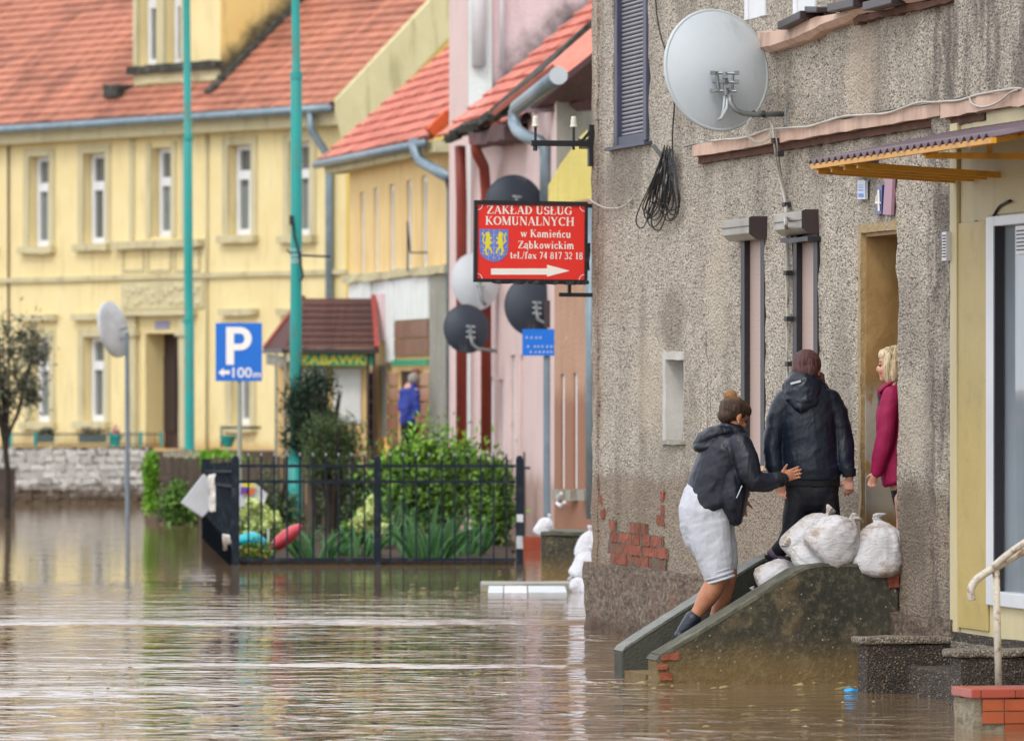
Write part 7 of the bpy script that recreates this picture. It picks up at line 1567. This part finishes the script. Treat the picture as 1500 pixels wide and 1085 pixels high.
# ------------------------------------------------------------ sandbags
def sandbag(label, px, py, Y, w, h, roll, seed, depth=.8, mat='sack', group='sandbags on the stair', sag=.1, tuft=1.0, nu=56, tilt=0):
    s = FPX/Y; R_ = w/2/s; Hh = h/s; rr = random.Random(seed); m = MB(); vs = []
    prof = [(0,-.5,.0),(.02,-.5,.3),(.05,-.485,.62),(.1,-.45,.82),(.18,-.36,.97),(.28,-.22,1.0),(.4,-.05,1.0),(.5,.1,.97),(.6,.22,.88),(.68,.31,.72),(.75,.375,.52),(.8,.42,.34),(.84,.455,.2),(.87,.48,.15),(.9,.51,.19),(.94,.56,.3),(.97,.6,.36),(1,.63,.3)]
    # denser profile
    P2 = []
    for (t0,z0,r0),(t1,z1,r1) in zip(prof, prof[1:]):
        for k in range(3): f = k/3; P2.append((t0+(t1-t0)*f, z0+(z1-z0)*f, r0+(r1-r0)*f))
    P2.append(prof[-1]); n = len(P2)
    for t, z, r in P2:
        if z > .5: r *= tuft; z = .5+(z-.5)*tuft
        for i in range(nu):
            a = 2*pi*i/nu; ca, sa = cos(a), sin(a); e = .9; ca2 = abs(ca)**e*(1 if ca > 0 else -1); sa2 = abs(sa)**e*(1 if sa > 0 else -1)
            crease = max(0, (t-.3)/.55); crease = min(1, crease)**1.5; cr = abs(noise.noise(Vector((ca*3.2,sa*3.2,seed+t*.6))))*2.2
            rad = r*(1+.10*max(0,-z*2))*(1-.27*crease*(1-cr))*(1+.06*noise.noise(Vector((ca*1.5,sa*1.5,t*3+seed))))
            rad *= 1-.055*max(0, 1-abs(noise.noise(Vector((ca*3.1+seed,sa*3.1,t*1.3))))*7)*(1 if t > .08 else 0)-.03*max(0, 1-abs(noise.noise(Vector((ca*2+t*6,sa*2+seed,t*5))))*6)
            p = Vector((ca2*rad*R_, sa2*rad*R_*depth, z*Hh)); q = p*7+Vector((seed,0,0)); p += noise.noise_vector(q)*R_*.06; p += noise.noise_vector(p*22)*R_*.008
            if z > .44: p += Vector((noise.noise(Vector((t*5,seed,1)))*R_*.35, noise.noise(Vector((t*5,seed,9)))*R_*.2, 0))
            p.x += sag*R_*(-z)*noise.noise(Vector((seed,2,z*2)))*2
            vs.append(p)
    m.add(vs, [(j*nu+i, j*nu+(i+1)%nu, (j+1)*nu+(i+1)%nu, (j+1)*nu+i) for j in range(n-1) for i in range(nu)]+[tuple((n-1)*nu+i for i in range(nu))])
    c = PW(px, py, Y); Rm = Matrix.Rotation(radians(tilt),3,'X')@Matrix.Rotation(radians(roll),3,'Y')
    m.v = [tuple(Rm@Vector(v)) for v in m.v]; zmin = min(v[2] for v in m.v); m.v = [(v[0],v[1],v[2]-zmin) for v in m.v]
    t = thing('sandbag', label, 'sandbag', loc=(c.x, c.y, c.z+zmin), group=group); m.build('sack', M[mat], t, smooth=True)
    tm = MB(); cc = Rm@Vector((0,0,.485*Hh)); ax = Rm@Vector((0,0,1)); ux = Rm@Vector((1,0,0)); uy = Rm@Vector((0,1,0)); j = 40
    ring = [Vector(m.v[39*nu+i]) for i in range(0, nu, 4)]; ring.append(ring[0]); ce = sum(ring[:-1], Vector())/(len(ring)-1)
    tm.tube([ce+(p-ce)*1.05 for p in ring], .004, 5, cap=False); tm.build('tie', M['cable_white'], t); return t
Yb_ = A.Y(un-.1, A.V(1260, un))
sandbag('muddy rightmost sandbag sagging over the broken parapet end by the door jamb', 1285, 802, Yb_+.02, 80, 86, 6, 3, .9, tuft=.65)
sandbag('middle sandbag with brown streaks standing on the parapet between two others', 1226, 789, Yb_-.02, 80, 78, 48, 8, .85, tuft=.7)
sandbag('small grey white sandbag wedged between the rightmost and the streaked middle bag', 1256, 806, Yb_+.14, 50, 58, -14, 61, .9, tuft=.9)
sandbag('clean white sandbag leaning up and to the right behind the streaked middle one', 1184, 783, Yb_+.12, 52, 84, 42, 12, .9)
sandbag('low white sandbag on the stair treads, leftmost of the stair pile', 1142, 846, Yb_+.22, 58, 66, 58, 17, .9)
sandbag('crumpled sandbag squeezed underneath the leaning and middle bags', 1186, 822, Yb_+.04, 44, 74, -52, 21, .9, tuft=1.1)
sandbag('small sandbag corner poking over the parapet left of the low white bag', 1108, 874, Yb_+.2, 22, 26, -25, 25, .9)
G2 = 'sandbags at the far house corner'; Yg = YW(866)
sandbag('topmost white sandbag of the pile beside the plinth corner', 862, 798, Yg+.3, 34, 46, 12, 31, .9, 'sackclean', G2)
sandbag('plump white sandbag in the middle of the pile beside the plinth corner', 859, 828, Yg+.2, 42, 46, 22, 35, .9, 'sackclean', G2)
sandbag('lower left white sandbag of the pile touching the water', 847, 858, Yg, 26, 30, -40, 38, .9, 'sackclean', G2)
sandbag('lower right white sandbag of the pile tight against the plinth', 866, 857, Yg-.05, 28, 34, 15, 44, .9, 'sackclean', G2)
sandbag('lone white sandbag slumped on the rim of the concrete trough', 797, 771, YW(856)+.1, 24, 32, 30, 48, .9, 'sackclean', G2)

# ------------------------------------------------------------ flotsam: straw, leaves and foam specks on the water
rr = random.Random(77); m = MB()
for k in range(170):
    yw = rr.choice((rr.uniform(860,1080), rr.uniform(985,1010), rr.uniform(800,900))); px = rr.uniform(0,1400) if yw < 980 else rr.choice((rr.uniform(0,1350), rr.uniform(880,1300)))
    if px > 860 and yw < 990: px *= .6
    if 340 < px < 800 and yw < 835: continue
    p = PW(px, yw, YW(yw)); a = rr.uniform(0,3.14); L_ = rr.uniform(.012,.045); w_ = rr.uniform(.004,.014); ux, uy = cos(a)*L_, sin(a)*L_; vx, vy = -sin(a)*w_, cos(a)*w_; z = rr.uniform(.004,.009)
    m.add([(p.x-ux-vx,p.y-uy-vy,z),(p.x+ux-vx,p.y+uy-vy,z+.003),(p.x+ux+vx,p.y+uy+vy,z+.002),(p.x-ux+vx,p.y-uy+vy,z+.004),(p.x,p.y,z+.012)], [(0,1,4),(1,2,4),(2,3,4),(3,0,4)])
tag(m.build('flotsam', simple('straw_and_leaf_bits', '#a59468', '#5d5a34', 3, .8, vary=.2, island=True)), kind='stuff')
